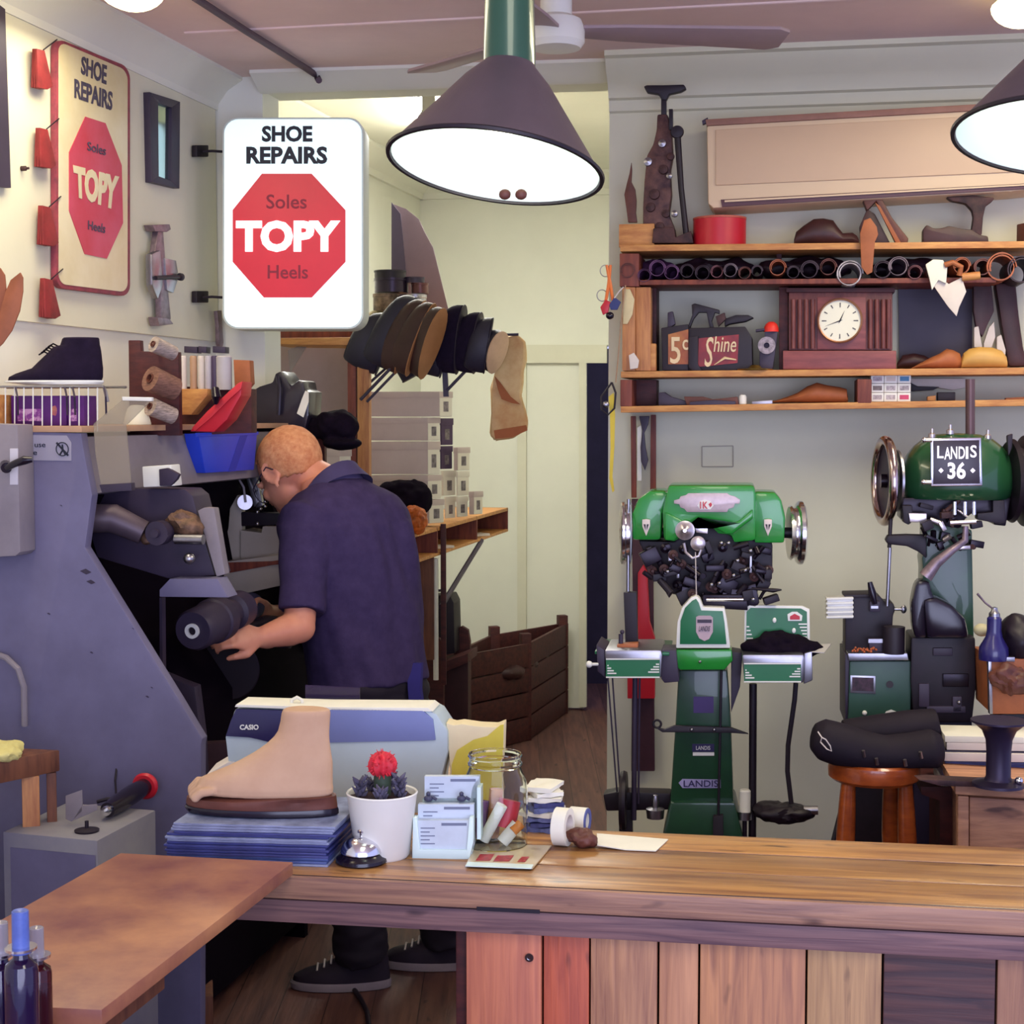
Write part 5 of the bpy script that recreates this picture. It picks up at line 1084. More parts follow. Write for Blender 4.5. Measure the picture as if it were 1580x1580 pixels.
# top shelf
pl = Plane(RW.p + RW.n * .15, RW.n)
q = SB(982, ZS1, .17); G0 = G(); G0.prism([q - RW.r * .052, q + RW.r * .050, q + RW.r * .050 + Z * .066, q - RW.r * .052 + Z * .066], RW.n * -.08, .002); tag(G0.out('wood_block', m_pine), 'orange pine block at the left end of the top shelf', 'wood')
g = G(); b0 = SB(982, ZS1, .13) + Z * .0668
g.px([(969, 343), (966, 320), (963, 300), (967, 283), (971, 268), (974, 250), (975, 262), (974, 280), (980, 292), (982, 310), (981, 328), (983, 343)], pl, -.02, .014, .002); tag(g.out('leather_knife', m_brown), 'brown pointed leather tool standing on the pine block', 'tool')
t = thing('antique_stitcher', 'tall rusty antique hand machine with T handle on the top shelf', 'machine')
P_ = pl
G().px([(993, 133), (998, 131), (1026, 131), (1055, 130), (1059, 136), (1050, 141), (1032, 145), (1028, 154), (1021, 154), (1016, 145), (998, 142)], P_, 0, .03, .004).out('t_handle', m_black, t)
G().px([(1020, 152), (1028, 152), (1028, 178), (1020, 178)], P_, -.005, .02, .002).out('handle_stem', m_black, t)
g = G(); g.px([(1014, 176), (1030, 176), (1036, 200), (1038, 240), (1034, 262), (1036, 300), (1032, 330), (1040, 350), (1042, 372), (992, 372), (992, 320), (994, 280), (998, 240), (1008, 222), (1013, 200)], P_, 0, .05, .006); g.out('column', M('antique_casting', (112, 78, 68), .55, .3, col2=(52, 30, 38), sc=22, bump=.3), t)
g = G(); g.px([(1032, 168), (1038, 168), (1038, 200), (1032, 200)], P_, .01, .02, .001); g.out('guide_pin', m_iron, t)
g = G(); q = P_.hit(1045, 204, .02); g.lathe([(0, -.014), (.017, -.012), (.019, 0), (.017, .012), (0, .014)], q, RW.n); g.tube([q, P_.hit(1051, 290, .02), P_.hit(1060, 372, .01)], [.010, .0085, .009], 10); g.out('lever', m_iron, t)
for i, (x, y, r_) in enumerate([(1022, 222, .012), (1035, 242, .011), (1024, 262, .014), (1033, 272, .009), (1010, 300, .016), (1028, 330, .012), (1041, 330, .010), (1004, 320, .014), (1018, 350, .014), (1000, 250, .013)]):
    g = G(); g.lathe([(0, 0), (r_, 0), (r_ * .9, .012), (r_ * .4, .014), (0, .016)], P_.hit(x, y, .0), RW.n, 16); g.out('fitting', m_oldiron if i % 3 else m_steel, t)
g = G(); g.px([(1008, 352), (1040, 350), (1042, 366), (1066, 356), (1070, 375), (1006, 375)], P_, .03, .07, .003); g.out('base', m_oldiron, t)
t = thing('red_tin', 'round red tin on the top shelf beside the antique machine', 'tin')
q = SB(1109, ZS1, .13); rr_ = 40 * kR
G().lathe([(0, 0), (rr_, 0), (rr_, .078), (0, .078)], q).out('tin_body', m_red, t); G().lathe([(rr_ * .97, .078), (rr_ * 1.01, .0785), (rr_ * 1.01, .084), (rr_ * .96, .0845), (0, .082)], q).out('tin_lid', M('tin_lid_tan', (190, 90, 70), .5), t)
def lastshape(g, x0, x1, ybase, prof, pl_, off, wd, flip=1):
    """rounded solid from a side outline: prof = (px, top py), resting at ybase"""
    n = len(prof); rings = []
    for x, yt in prof:
        b0 = pl_.hit(x, ybase, off); tp_ = pl_.hit(x, yt, off); h = (tp_ - b0).z; wq = wd * (.35 + .65 * math.sin(math.pi * min(1, max(0, (x - x0) / (x1 - x0) * .86 + .10))) ** .5)
        rings.append([b0 + Z * (h / 2 + h / 2 * math.sin(2 * math.pi * k / 14)) + pl_.n * (wq / 2 * math.cos(2 * math.pi * k / 14)) for k in range(14)])
    g.loft(rings); return g
def zpix(px, zs, off):  # photo row of a shelf surface
    p = SB(px, zs, off); d = p - C0; c_, s_ = math.cos(PITCH), math.sin(PITCH); f = d.y * c_ - d.z * s_; u_ = d.y * s_ + d.z * c_; return 790 - FPX * u_ / f
yb = zpix(1275, ZS1, .13)
g = lastshape(G(), 1225, 1325, yb, [(1225, 370), (1228, 358), (1240, 348), (1255, 338), (1270, 337), (1285, 340), (1292, 350), (1300, 360), (1315, 359), (1322, 364), (1325, 370)], RW, .13, .075); tag(g.out('shoe_last', m_dkleather), 'dark brown shoe last on the top shelf', 'shoe last')
t = thing('shoe_stretcher', 'wedge shaped wooden shoe stretcher leaning on the top shelf', 'shoe stretcher')
y2 = zpix(1370, ZS1, .15)
g = G(); g.px([(1320, 273), (1328, 274), (1342, 287), (1360, 305), (1376, 335), (1402, 368), (1400, y2 - .5), (1385, y2 - .5), (1352, 310), (1338, 325), (1334, 315), (1328, 300), (1323, 288)], pl, .01, .05, .005); g.out('rear_arm', m_brown, t)
g = G(); g.px([(1350, 312), (1358, 318), (1392, y2 - 1), (1384, y2 - 1)], pl, .016, .01, .001); g.out('pale_edge', m_tan, t)
g = G(); g.px([(1338, 322), (1350, 330), (1375, y2 - 1), (1330, y2 - 1), (1326, 350)], pl, -.01, .03, .004); g.out('front_block', m_dkleather, t)
g = G(); g.px([(1333, 340), (1343, 336), (1353, 350), (1355, 362), (1350, 373), (1346, 420), (1338, 424), (1329, 412), (1327, 360)], Plane(RW.p + RW.n * (SD + .012), RW.n), .01, .008, .002); tag(g.out('wooden_tool', m_tan), 'tan wooden paddle hanging over the edge of the top shelf', 'tool')
t = thing('iron_anvil', 'black iron shoemaker anvil with raised foot on the top shelf', 'anvil')
y3 = zpix(1480, ZS1, .15) - .3
g = G(); g.px([(1424, y3), (1424, 354), (1430, 346), (1440, 352), (1452, 352), (1465, 348), (1485, 353), (1500, 354), (1512, 362), (1525, 364), (1526, y3)], pl, .01, .05, .006); g.out('anvil_base', m_dkleather, t)
g = G(); g.px([(1460, 304), (1500, 301), (1535, 305), (1532, 310), (1521, 318), (1517, 335), (1515, 363), (1498, 363), (1502, 335), (1500, 325), (1490, 314), (1468, 310)], pl, .0, .035, .005); g.out('anvil_foot', m_oldiron, t)
g = G(); qq = SB(1585, ZS1, .12); g.box(qq + Z * .03, (.05, .05, .06), yaw=.2, bev=.004); tag(g.out('dark_offcut', m_brown), 'brown block on the top shelf at the right edge', 'wood')
# leather rolls between first and second board
def roll(px, py, rpx, col, label, off=SD + .0, ln=.17, wl=.18, nm='leather_roll'):
    q = RW.hit(px, py, off + .005); r_ = rpx * kR; n_ = 40; P = []
    for i in range(n_): a_ = 2 * math.pi * i / n_ * 1.6; rr2 = r_ * (1 - .25 * i / n_); P.append((a_, rr2))
    u = RW.r; g = G(); inner = []; rg = []
    for a_, rr2 in P:
        d = u * math.cos(a_) + Z * math.sin(a_); w2 = r_ * wl * .5
        rg.append([q + d * rr2, q + d * (rr2 - w2), q + d * (rr2 - w2) - RW.n * ln, q + d * rr2 - RW.n * ln])
    g.loft(rg); g.rough(.0015, 40, px)
    o = g.out(nm, col, ang=50); tag(o, label, 'leather roll', 'leather rolls packed between the two upper shelves'); return o
mrl = lambda n_, c_: M('roll_' + n_, c_, .55, var=.25, sc=16, bump=.1)
c_br, c_dk, c_vi, c_or, c_gr, c_pi = mrl('brown', (112, 58, 48)), mrl('dark', (52, 28, 44)), mrl('violet', (104, 60, 108)), mrl('orange', (178, 96, 58)), mrl('grey', (128, 112, 122)), mrl('pink', (140, 84, 92))
for a_ in [(968, 417, 12, c_br, 'brown leather roll furthest left, in front of the post'), (994, 425, 11, c_vi, 'violet leather roll right of the leftmost brown one'), (1014, 414, 13, c_vi, 'larger purple roll, third from the left'), (1036, 420, 12, c_vi, 'crushed purple roll, fourth from the left'),
           (1060, 418, 11, c_dk, 'dark roll between the purple and pink rolls'), (1084, 421, 12, c_dk, 'dark leather roll under the red tin'), (1106, 419, 10, c_pi, 'dull pink roll right of the dark ones'), (1127, 417, 11, c_gr, 'greyish roll between pink and brown rolls'), (1149, 421, 10, c_br, 'brown roll left of the orange ring roll'), (1168, 418, 9, c_dk, 'small dark roll near the orange ring roll'),
           (1200, 413, 13, c_or, 'orange roll with a bright ring edge'), (1224, 420, 10, c_dk, 'dark roll right of the orange ring roll'), (1249, 416, 14, c_dk, 'large dark roll above the clock left side'), (1278, 412, 13, c_br, 'dark brown thin edged roll above the clock'), (1311, 422, 20, mrl('white', (196, 188, 190)), 'white edged hollow roll above the clock face'),
           (1362, 416, 14, c_dk, 'dark roll behind the tan paddle'), (1386, 411, 15, c_gr, 'grey roll right of the tan paddle'), (1412, 420, 11, c_pi, 'dull pink roll left of the white paper'), (1438, 422, 9, c_br, 'small brown roll beside the white paper'), (1484, 410, 13, c_or, 'orange roll right of the white paper'), (1516, 412, 13, c_br, 'brown roll beside the largest roll'), (1545, 412, 22, c_or, 'largest orange brown roll at the right end'), (1576, 416, 21, c_dk, 'dark hollow roll at the right edge')]: roll(*a_)
for i, (x, y, rx_, mt, lb) in enumerate([(1010, 404, .07, c_vi, 'crumpled violet leather lying behind the left rolls'), (1100, 402, .12, c_dk, 'dark leather offcuts behind the rolls under the red tin'), (1240, 402, .14, c_dk, 'dark leather offcuts behind the rolls over the clock'), (1410, 404, .14, c_dk, 'dark leather heap behind the white paper')]):
    g = G(); g.ball(RW.hit(x, y + 12, .075), (rx_, .05, .030), 4, .018, 16, seed=i); tag(g.out('leather_offcut', mt), lb, 'leather', 'leather offcuts behind the rolls')
# folded white paper hanging down
t = thing('hanging_paper', 'crumpled white paper hanging off the second shelf', 'paper')
PH = Plane(RW.p + RW.n * (SD + .03), RW.n)
G().px([(1428, 408), (1440, 400), (1455, 401), (1462, 412), (1460, 438), (1448, 432), (1438, 448), (1434, 430)], PH, .01, .012, .003).out('paper_fold', m_paper, t)
G().px([(1440, 440), (1452, 430), (1464, 438), (1484, 428), (1491, 450), (1480, 474), (1476, 488), (1462, 472)], PH, 0, .004, .001).out('paper_tip', m_card, t)
g = G(); g.tube([PH.hit(1458, 409, .01), PH.hit(1470, 405, .015), PH.hit(1483, 412, .01), PH.hit(1480, 425, .005)], .008, 10); tag(g.out('leather_curl', m_tan), 'curled tan leather strip beside the white paper', 'leather')
tag(G().cyl(PH.hit(1484, 428, .0), PH.hit(1512, 425, .0), .011).out('wood_dowel', m_pine), 'short pale dowel right of the white paper', 'dowel')
# shine box
t = thing('shine_box', 'old black and red shoe shine box reading 5c Shine, on the third shelf', 'box')
y4 = zpix(1080, ZS3, .20)
SX = Plane(RW.p + RW.n * .20, RW.n)
G().px([(1020, 506), (1062, 500), (1062, y4), (1022, y4)], SX, .0, .14, .003).out('side_box', m_black, t)
G().px([(1062, 506), (1150, 504), (1160, 520), (1161, y4), (1062, y4)], SX, -.005, .14, .003).out('main_box', m_black, t)
m_shred = M('worn_red', (156, 34, 34), .45, col2=(104, 24, 36), sc=14)
G().px([(1031, 516), (1062, 508), (1062, 562), (1031, 562)], SX, .003, .003).out('yellow_side', M('worn_ochre', (170, 110, 52), .5, col2=(130, 44, 36), sc=14), t)
G().px([(1078, 522), (1140, 516), (1138, 560), (1100, 564), (1077, 566)], SX, -.002, .003).out('red_side', m_shred, t)
m_cream2 = M('sign_cream', (228, 204, 158), .5, var=.08)
text('5', 1034, 520, 1050, 561, SX, .0045, m_cream2, t, bold=.01); text('c', 1053, 524, 1062, 540, SX, .0045, m_cream2, t, bold=.01)
text('S', 1087, 520, 1101, 566, SX, -.0005, m_cream2, t, shear=.2, bold=.005); text('hine', 1101, 519, 1136, 543, SX, -.0005, m_cream2, t, shear=.2, bold=.005)
g = G(); g.tube([SX.hit(1102, 563, 0), SX.hit(1118, 552, 0), SX.hit(1136, 555, 0)], [.001, .005, .002], 8, flat=.3); g.out('flourish', m_cream2, t)
g = G(); g.px([(1063, 520), (1077, 518), (1077, 562), (1083, 572), (1070, 574), (1062, 566)], SX, .01, .012, .002); g.out('front_post', m_black, t)
t = thing('iron_footrest', 'black iron footrest standing on the shine box', 'footrest')
g = G(); g.px([(1067, 470), (1072, 468), (1110, 478), (1110, 484), (1103, 482), (1098, 496), (1102, 506), (1095, 506), (1090, 482), (1078, 482), (1070, 492), (1064, 507), (1060, 507), (1068, 486)], SX, -.04, .03, .002); g.out('frame', m_iron, t)
g = G(); g.px([(1104, 488), (1118, 482), (1120, 492), (1108, 504)], SX, -.04, .03, .002); g.out('joint', m_oldiron, t)
g = G(); g.px([(1118, 492), (1135, 486), (1155, 486), (1163, 490), (1150, 496), (1125, 500), (1118, 504)], SX, -.05, .05, .004); tag(g.out('black_brush', m_black), 'black brush lying on the right end of the shine box', 'brush')
g = G(); g.px([(1030, 482), (1038, 480), (1042, 500), (1030, 508)], SX, -.03, .025, .003); tag(g.out('small_fitting', m_dkgrey), 'small dark clasp standing on the left of the shine box', 'clasp')
# black stand with reel and red cap
t = thing('reel_stand', 'small black stand with pale reel and red cap beside the clock', 'stand')
RX = Plane(RW.p + RW.n * .17, RW.n); y5 = zpix(1185, ZS3, .17)
G().px([(1166, 512), (1180, 510), (1180, 530), (1172, 535), (1172, y5), (1192, y5), (1196, 545), (1200, 512), (1196, 505), (1166, 508)], RX, 0, .04, .002).out('stand', m_dkgrey, t)
g = G(); q = RX.hit(1183, 533, .012); g.ring(q, RW.n, .0245, .008, .018, 28); g.out('reel', M('reel_grey', (168, 156, 166), .5, var=.3, sc=90), t)
g = G(); q = RX.hit(1190, 512, -.01); g.lathe([(.021, 0), (.021, .010), (.016, .022), (.008, .028), (0, .029)], q); g.out('red_cap', M('red_cap', (226, 52, 40), .5, var=.05), t)
g = G(); q = SB(1166, ZS3, .20); g.lathe([(0, 0), (.05, 0), (.051, .003), (.02, .006), (.012, .014), (0, .015)], q); tag(g.out('brass_plate', M('brass', (176, 140, 70), .3, .9, var=.1)), 'flat brass disc on the shelf before the reel stand', 'disc')
# mantel clock
t = thing('mantel_clock', 'brown wooden mantel clock with round cream dial', 'clock')
CX = Plane(RW.p + RW.n * .20, RW.n); y6 = zpix(1295, ZS3, .20); m_clk = M('clock_wood', (122, 66, 60), .5, col2=(86, 42, 44), sc=8, st=(8, 8, 2)); m_clk2 = M('clock_plinth', (142, 76, 74), .5, col2=(112, 56, 58), sc=6, st=(1, 6, 8))
G().pxbox(1208, 541, 1383, y6, CX, .0, .14, .003).out('plinth', m_clk2, t)
G().pxbox(1217, 451, 1377, 540.5, CX, -.02, .11, .003).out('clock_body', m_clk, t)
G().pxbox(1213, 444, 1381, 451, CX, -.01, .13, .002).out('cornice', m_dkwood, t)
G().pxbox(1261, 458, 1336, 539, CX, -.016, .01, .002).out('dial_panel', m_clk2, t)
for x in (1224, 1234, 1244, 1254, 1343, 1353, 1363, 1371): g = G(); g.cyl(CX.hit(x, 538, -.012), CX.hit(x, 462, -.012), .0065, n=12); g.out('pilaster', m_clk, t)
dc = CX.hit(1296, 495, -.004); g = G(); g.lathe([(.058, 0), (.063, .002), (.064, .006), (.061, .009), (.058, .008)], dc, RW.n, 40); g.lathe([(0, 0), (.058, 0), (.058, .003), (0, .003)], dc - RW.n * .003, RW.n, 40); 
g.b.free(); g = G(); g.lathe([(.057, 0), (.062, .002), (.063, .006), (.060, .009), (.057, .008)], dc, RW.n, 40, True); g.out('bezel', M('bezel_brass', (168, 120, 90), .4, .6), t)
g = G(); g.lathe([(0, 0), (.058, 0), (.058, .003), (0, .0035)], dc, RW.n, 40); g.out('dial', M('dial_cream', (226, 224, 200), .4, var=.02), t)
g = G()
for i in range(12):
    a_ = math.radians(90 - 30 * i); u_ = RW.r * math.cos(a_) + Z * math.sin(a_); v_ = RW.r * -math.sin(a_) + Z * math.cos(a_); l0 = .040 if i % 3 else .037; g.prism([dc + RW.n * .0036 + u_ * l0 - v_ * .0013, dc + RW.n * .0036 + u_ * .050 - v_ * .0018, dc + RW.n * .0036 + u_ * .050 + v_ * .0018, dc + RW.n * .0036 + u_ * l0 + v_ * .0013], RW.n * .0005)
g.out('hour_marks', M('clock_marks', (90, 86, 84), .5, var=0), t)
for nm, a_, l_, w_ in (('hour_hand', 66, .032, .0022), ('minute_hand', 200, .044, .0016)):
    a_ = R(a_); u_ = RW.r * math.cos(a_) + Z * math.sin(a_); v_ = RW.r * -math.sin(a_) + Z * math.cos(a_); o_ = dc + RW.n * .0045; G().prism([o_ - v_ * w_, o_ + u_ * l_, o_ + v_ * w_, o_ - u_ * .008], RW.n * .0006).out(nm, m_black, t)
# right part of third shelf
tag(G().px([(1386, 442), (1500, 442), (1500, 568), (1388, 568)], RW, .02, .012).out('dark_board', m_dkgrey), 'dark board standing against the wall right of the clock', 'board')
y7 = zpix(1450, ZS3, .16)
g = lastshape(G(), 1408, 1485, y7, [(1406, 568), (1420, 560), (1435, 552), (1450, 545), (1460, 538), (1470, 540), (1480, 545), (1484, 555)], RW, .17, .06); tag(g.out('wooden_last', m_tan), 'small tan wooden last between the clock and the yellow last', 'shoe last')
g = lastshape(G(), 1384, 1440, y7, [(1384, 560), (1392, 548), (1410, 545), (1425, 548), (1440, 556)], RW, .09, .05); tag(g.out('dark_brush', m_dkleather), 'dark brush just right of the clock base', 'brush')
g = lastshape(G(), 1483, 1553, zpix(1518, ZS3, .18), [(1483, 556), (1486, 545), (1495, 538), (1510, 535), (1530, 536), (1545, 541), (1552, 550), (1553, 556)], RW, .19, .07); tag(g.out('yellow_last', M('yellow_wood', (208, 160, 84), .5, var=.1)), 'fat yellow shoe last near the right end of the third shelf', 'shoe last')
t = thing('hand_brush', 'brown handled brush with white bristles standing behind the yellow last', 'brush')
HB_ = Plane(RW.p + RW.n * .10, RW.n)
G().px([(1502, 440), (1530, 440), (1534, 480), (1522, 505), (1516, 520), (1506, 505), (1502, 480)], HB_, 0, .03, .004).out('brush_handle', m_dkleather, t)
g = G()
for pp in ([(1503, 505), (1510, 503), (1513, 520), (1516, 536), (1503, 536)], [(1518, 530), (1526, 505), (1534, 496), (1536, 520), (1530, 537), (1518, 537)]): g.px(pp, HB_, .002, .02, .003); g.out('bristles', m_card, t); g = G()
g.px([(1538, 520), (1545, 516), (1552, 540), (1550, 566), (1538, 560)], HB_, .0, .02, .003); tag(g.out('shoe_brush_tuft', m_card), 'white bristle tuft at the right of the standing brush', 'brush')
tag(G().px([(1535, 436), (1568, 436), (1572, 480), (1580, 540), (1590, 566), (1556, 566), (1545, 500)], HB_, .0, .06, .012).out('boot_leg', m_dkleather), 'dark brown boot leg hanging at the right edge', 'boot')
# lower shelf things
y8 = zpix(1050, ZS4, .17)
def flat(name, pts, off, th, mt, lb, cat, bev=.002): tag(G().px(pts, RW, off, th, bev).out(name, mt), lb, cat)
flat('shoe_horn', [(1016, 606), (1025, 605), (1035, 612), (1060, 619), (1060, y8), (1016, y8)], .18, .05, m_dkgrey, 'dark shoe horn at the left of the lowest shelf', 'shoe horn')
flat('wood_file', [(1055, 612), (1085, 612), (1100, 616), (1138, 612), (1140, y8), (1060, y8)], .20, .02, m_brown, 'brown handled file on the lowest shelf', 'file')
flat('dark_pliers', [(1064, 620), (1100, 617), (1135, 619), (1135, y8), (1064, y8)], .225, .012, m_dkgrey, 'dark pliers before the brown file', 'pliers')
q = SB(1147, ZS4, .19); tag(G().lathe([(0, 0), (.011, 0), (.011, .020), (.008, .026), (0, .027)], q).out('white_pot', m_white), 'tiny white pot in the middle of the lowest shelf', 'pot')
flat('steel_rasp', [(1160, 619), (1192, 617), (1192, 625.5), (1160, 625.5)], .19, .02, m_steel, 'short steel rasp right of the white pot', 'rasp')
yb9 = zpix(1250, ZS4, .15)
g = lastshape(G(), 1188, 1310, yb9, [(1186, 620), (1200, 617), (1215, 612), (1230, 606), (1245, 596), (1260, 590), (1275, 594), (1295, 597), (1306, 600), (1308, 612), (1306, 622)], RW, .15, .075); o = g.out('wooden_last', m_tan); tag(o, 'long brown wooden last lying on the lowest shelf', 'shoe last')
# nine little boxes
bx0 = SB(1345, ZS4, .20); bw = 19.3 * kR; bh = .0255
names = ['lower left', 'lower middle', 'lower right, red printed', 'middle left', 'centre', 'middle right', 'upper left', 'upper middle', 'upper right, blue printed']
for i in range(9):
    c_, r_ = i % 3, i // 3; p = bx0 + RW.r * (bw * c_) + Z * (bh * r_ + .0005); t = thing('cardboard_box', names[i] + ' little white box of the nine stacked on the lowest shelf', 'box', 'nine small boxes on the lowest shelf')
    G().prism([p, p + RW.r * (bw - .001), p + RW.r * (bw - .001) + Z * (bh - .001), p + Z * (bh - .001)], -RW.n * .08, .001).out('carton', m_white, t)
    mt = {2: M('label_red', (206, 70, 110), .5, var=.2), 8: M('label_blue', (70, 140, 190), .5, var=.2), 7: m_card, 3: m_lab}.get(i, M('label_faint', (196, 186, 190), .6, var=.3, sc=120))
    a_ = p + RW.n * .0012; G().prism([a_ + RW.r * .006 + Z * .006, a_ + RW.r * (bw - .006) + Z * .006, a_ + RW.r * (bw - .006) + Z * (bh - .007), a_ + RW.r * .006 + Z * (bh - .007)], -RW.n * .0008).out('label_patch', mt, t)
flat('long_plate', [(1404, 584), (1492, 584), (1490, 598), (1470, 602), (1440, 597), (1408, 596)], .03, .012, m_card, 'pale plate hung on the wall behind the lowest shelf', 'plate')
flat('black_strop', [(1404, 590), (1416, 596), (1450, 597), (1440, 602), (1406, 604)], .045, .01, m_black, 'thin black strop before the pale plate', 'strop')
yc_ = zpix(1450, ZS4, .16)
flat('polish_block', [(1447, 605), (1474, 605), (1474, yc_), (1447, yc_)], .17, .04, m_black, 'black block right of the nine small boxes', 'block')
flat('wood_peg', [(1431, 612), (1444, 610), (1444, yc_), (1431, yc_)], .17, .03, m_pine, 'small pale wood peg left of the black block', 'wood')
flat('orange_strap', [(1552, 614), (1590, 612), (1590, 621.5), (1552, 622.5)], .17, .03, m_tan, 'tan strap at the right end of the lowest shelf', 'strap')
# things hanging at the left end of the shelving
t = thing('orange_scissors', 'orange handled scissors hanging at the top left of the shelving', 'scissors')
HG = Plane(RW.p + RW.n * (SD + .01), RW.n)
for (x0, y0, x1, y1, x2, y2) in ((942, 409, 939, 440, 933, 474), (936, 409, 942, 440, 947, 472)):
    g = G(); g.tube([HG.hit(x0, y0), HG.hit(x1, y1), HG.hit(x2, y2)], [.004, .005, .004], 8); g.out('scissor_arm', M('orange_plastic_handle', (230, 120, 50), .4, var=.05), t)
for cx, cy in ((934, 418), (929, 456)): G().torus(HG.hit(cx, cy), RW.n + RW.r * .6, .016, .0014).out('finger_ring', m_steel, t)
t = thing('key_tassel', 'red and blue leather key tassel hanging beside the scissors', 'key tag')
G().px([(926, 474), (934, 462), (942, 466), (938, 482), (930, 486)], HG, .01, .01, .002).out('red_tag', m_red, t)
G().px([(940, 470), (948, 458), (958, 466), (952, 478), (942, 478)], HG, .012, .01, .002).out('blue_tag', M('denim_blue', (56, 66, 120), .7), t)
G().ball(HG.hit(941, 487, .01), (.012, .01, .011), 2).out('black_bead', m_blackgloss, t)
g = G(); g.tube([HG.hit(962, 443, .01), HG.hit(955, 450, .012), HG.hit(948, 460, .012)], .002, 6); g.out('cord', m_card, t)
t = thing('measuring_tape', 'long yellow tape measure hanging from black loop pliers', 'tape measure')
g = G(); g.px([(939, 612), (947, 606), (949, 640), (948, 690), (945, 735), (948, 757), (945, 760), (940, 738), (942, 690), (941, 640)], HG, .0, .002); g.out('tape', M('tape_yellow', (214, 190, 60), .6, var=.08), t)
g = G(); g.tube([HG.hit(944, 590, .01), HG.hit(928, 612, .01), HG.hit(928, 632, .01), HG.hit(938, 640, .01), HG.hit(948, 630, .01), HG.hit(950, 606, .01), HG.hit(944, 590, .01)], .003, 8); g.out('loop', m_iron, t)
G().ball(HG.hit(935, 624, .012), (.010, .006, .010), 2).out('knob_weight', m_steel, t)
t = thing('white_feather_tool', 'pale bone folder tied to the front of the left post', 'tool')
G().px([(962, 446), (972, 446), (979, 462), (976, 485), (968, 500), (961, 500)], HG, .004, .006, .002).out('blade', M('bone', (216, 200, 150), .5), t)
g = G(); g.tube([HG.hit(965, 440, .008), HG.hit(958, 500, .008), HG.hit(953, 560, .008), HG.hit(950, 590, .008)], .002, 6); tag(g.out('hanging_string', M('string_tan', (170, 140, 110), .8)), 'thin tan string running down the left post', 'string')
g = G(); g.px([(970, 548), (978, 544), (986, 556), (984, 568), (972, 570)], HG, .0, .008, .002); tag(g.out('small_charm', m_card), 'small white charm at the foot of the left post', 'charm')
# tools hanging below the shelving
def hang(name, pts, mt, lb, cat, off=.05, th=.012): tag(G().px(pts, RW, off, th, .002).out(name, mt), lb, cat)
hang('leather_strap', [(973, 642), (981, 642), (982, 768), (974, 768)], m_redwood, 'brown strap hanging left below the shelving', 'strap')
hang('leather_strap', [(1004, 640), (1012, 640), (1012, 768), (1003, 768)], m_redwood, 'brown strap hanging right below the shelving', 'strap')
hang('steel_rule', [(983, 660), (990, 655), (990, 742), (983, 742)], m_white, 'white rule hanging between the two brown straps', 'rule')
hang('pruning_tool', [(986, 642), (1002, 642), (1000, 655), (994, 668), (996, 690), (1000, 710), (995, 726), (989, 712), (988, 690), (991, 665)], m_dkgrey, 'dark hanging pincers between the two straps', 'pincers', .07)
hang('long_saw', [(974, 770), (1010, 770), (1008, 900), (1010, 1190), (974, 1190), (976, 900)], M('saw_board', (78, 44, 56), .6, var=.2), 'long dark board hung on the wall behind the left wheel', 'board', .04, .015)
hang('red_flask', [(984, 884), (992, 872), (998, 884), (1002, 960), (1010, 985), (1010, 1078), (968, 1078), (968, 1030), (984, 985)], m_red, 'long red plastic case hung behind the stitcher rod', 'case', .08, .03)
# ================================================================ green outsole stitcher
SP1 = facing(1090, 4.02, 8)
t = thing('outsole_stitcher', 'green outsole stitching machine on a green pedestal, chrome wheels both sides', 'machine')
def A(pts, off, th, mt, nm, bev=.003, par=None): return G().px(pts, SP1, off, th, bev).out(nm, mt, par or t)
A([(975, 834), (975, 792), (984, 770), (1002, 757), (1028, 757), (1036, 770), (1022, 790), (1020, 834)], .0, .16, m_green, 'left_cover', .012)
A([(1024, 834), (1022, 790), (1028, 762), (1031, 749), (1164, 749), (1167, 764), (1166, 834), (1132, 838), (1128, 826), (1108, 824), (1096, 812), (1092, 802), (1078, 802), (1076, 818), (1040, 836)], .02, .20, m_green, 'head_cover', .012)
A([(1164, 838), (1164, 790), (1160, 765), (1166, 759), (1196, 760), (1206, 772), (1212, 800), (1210, 838)], .0, .16, m_green, 'right_cover', .012)
A([(1026, 790), (1060, 806), (1076, 812), (1100, 812), (1140, 804), (1162, 786), (1162, 800), (1130, 824), (1120, 824), (1100, 812), (1078, 802), (1040, 834), (1026, 834)], .035, .03, m_green, 'cover_ridge', .006)
np_ = [(1040, 772), (1048, 770), (1050, 766), (1058, 764), (1062, 761), (1122, 761), (1126, 764), (1134, 766), (1142, 771), (1141, 777), (1134, 777), (1132, 783), (1124, 785), (1122, 790), (1060, 790), (1056, 785), (1050, 783), (1048, 778), (1040, 777)]
A(np_, .026, .005, M('name_plate', (186, 168, 170), .35, .3, var=.1, sc=40), 'name_plate', .0005)
A([(1076, 780), (1080, 773), (1088, 771), (1096, 773), (1101, 780), (1096, 786), (1080, 786)], .0275, .002, m_white, 'plate_roundel', 0)
text('1K', 1080, 774, 1092, 785, SP1, .029, m_red, t); A([(1093, 778), (1097, 775), (1099, 779), (1096, 783)], .0285, .001, m_red, 'plate_diamond', 0)
for x in (997, 1185):
    o = A([(x - 6, 802), (x, 801), (x + 6, 802), (x + 6, 812), (x, 827), (x - 6, 812)], .012, .012, M('shield_plate', (214, 200, 190), .4, var=.05), 'shield_badge', .0005)
    A([(x - 4, 809), (x - 1, 809), (x - 1, 818)], .0135, .001, m_black, 'shield_mark', 0, o); A([(x + 1, 809), (x + 4, 809), (x + 1, 818)], .0135, .001, m_black, 'shield_mark', 0, o)
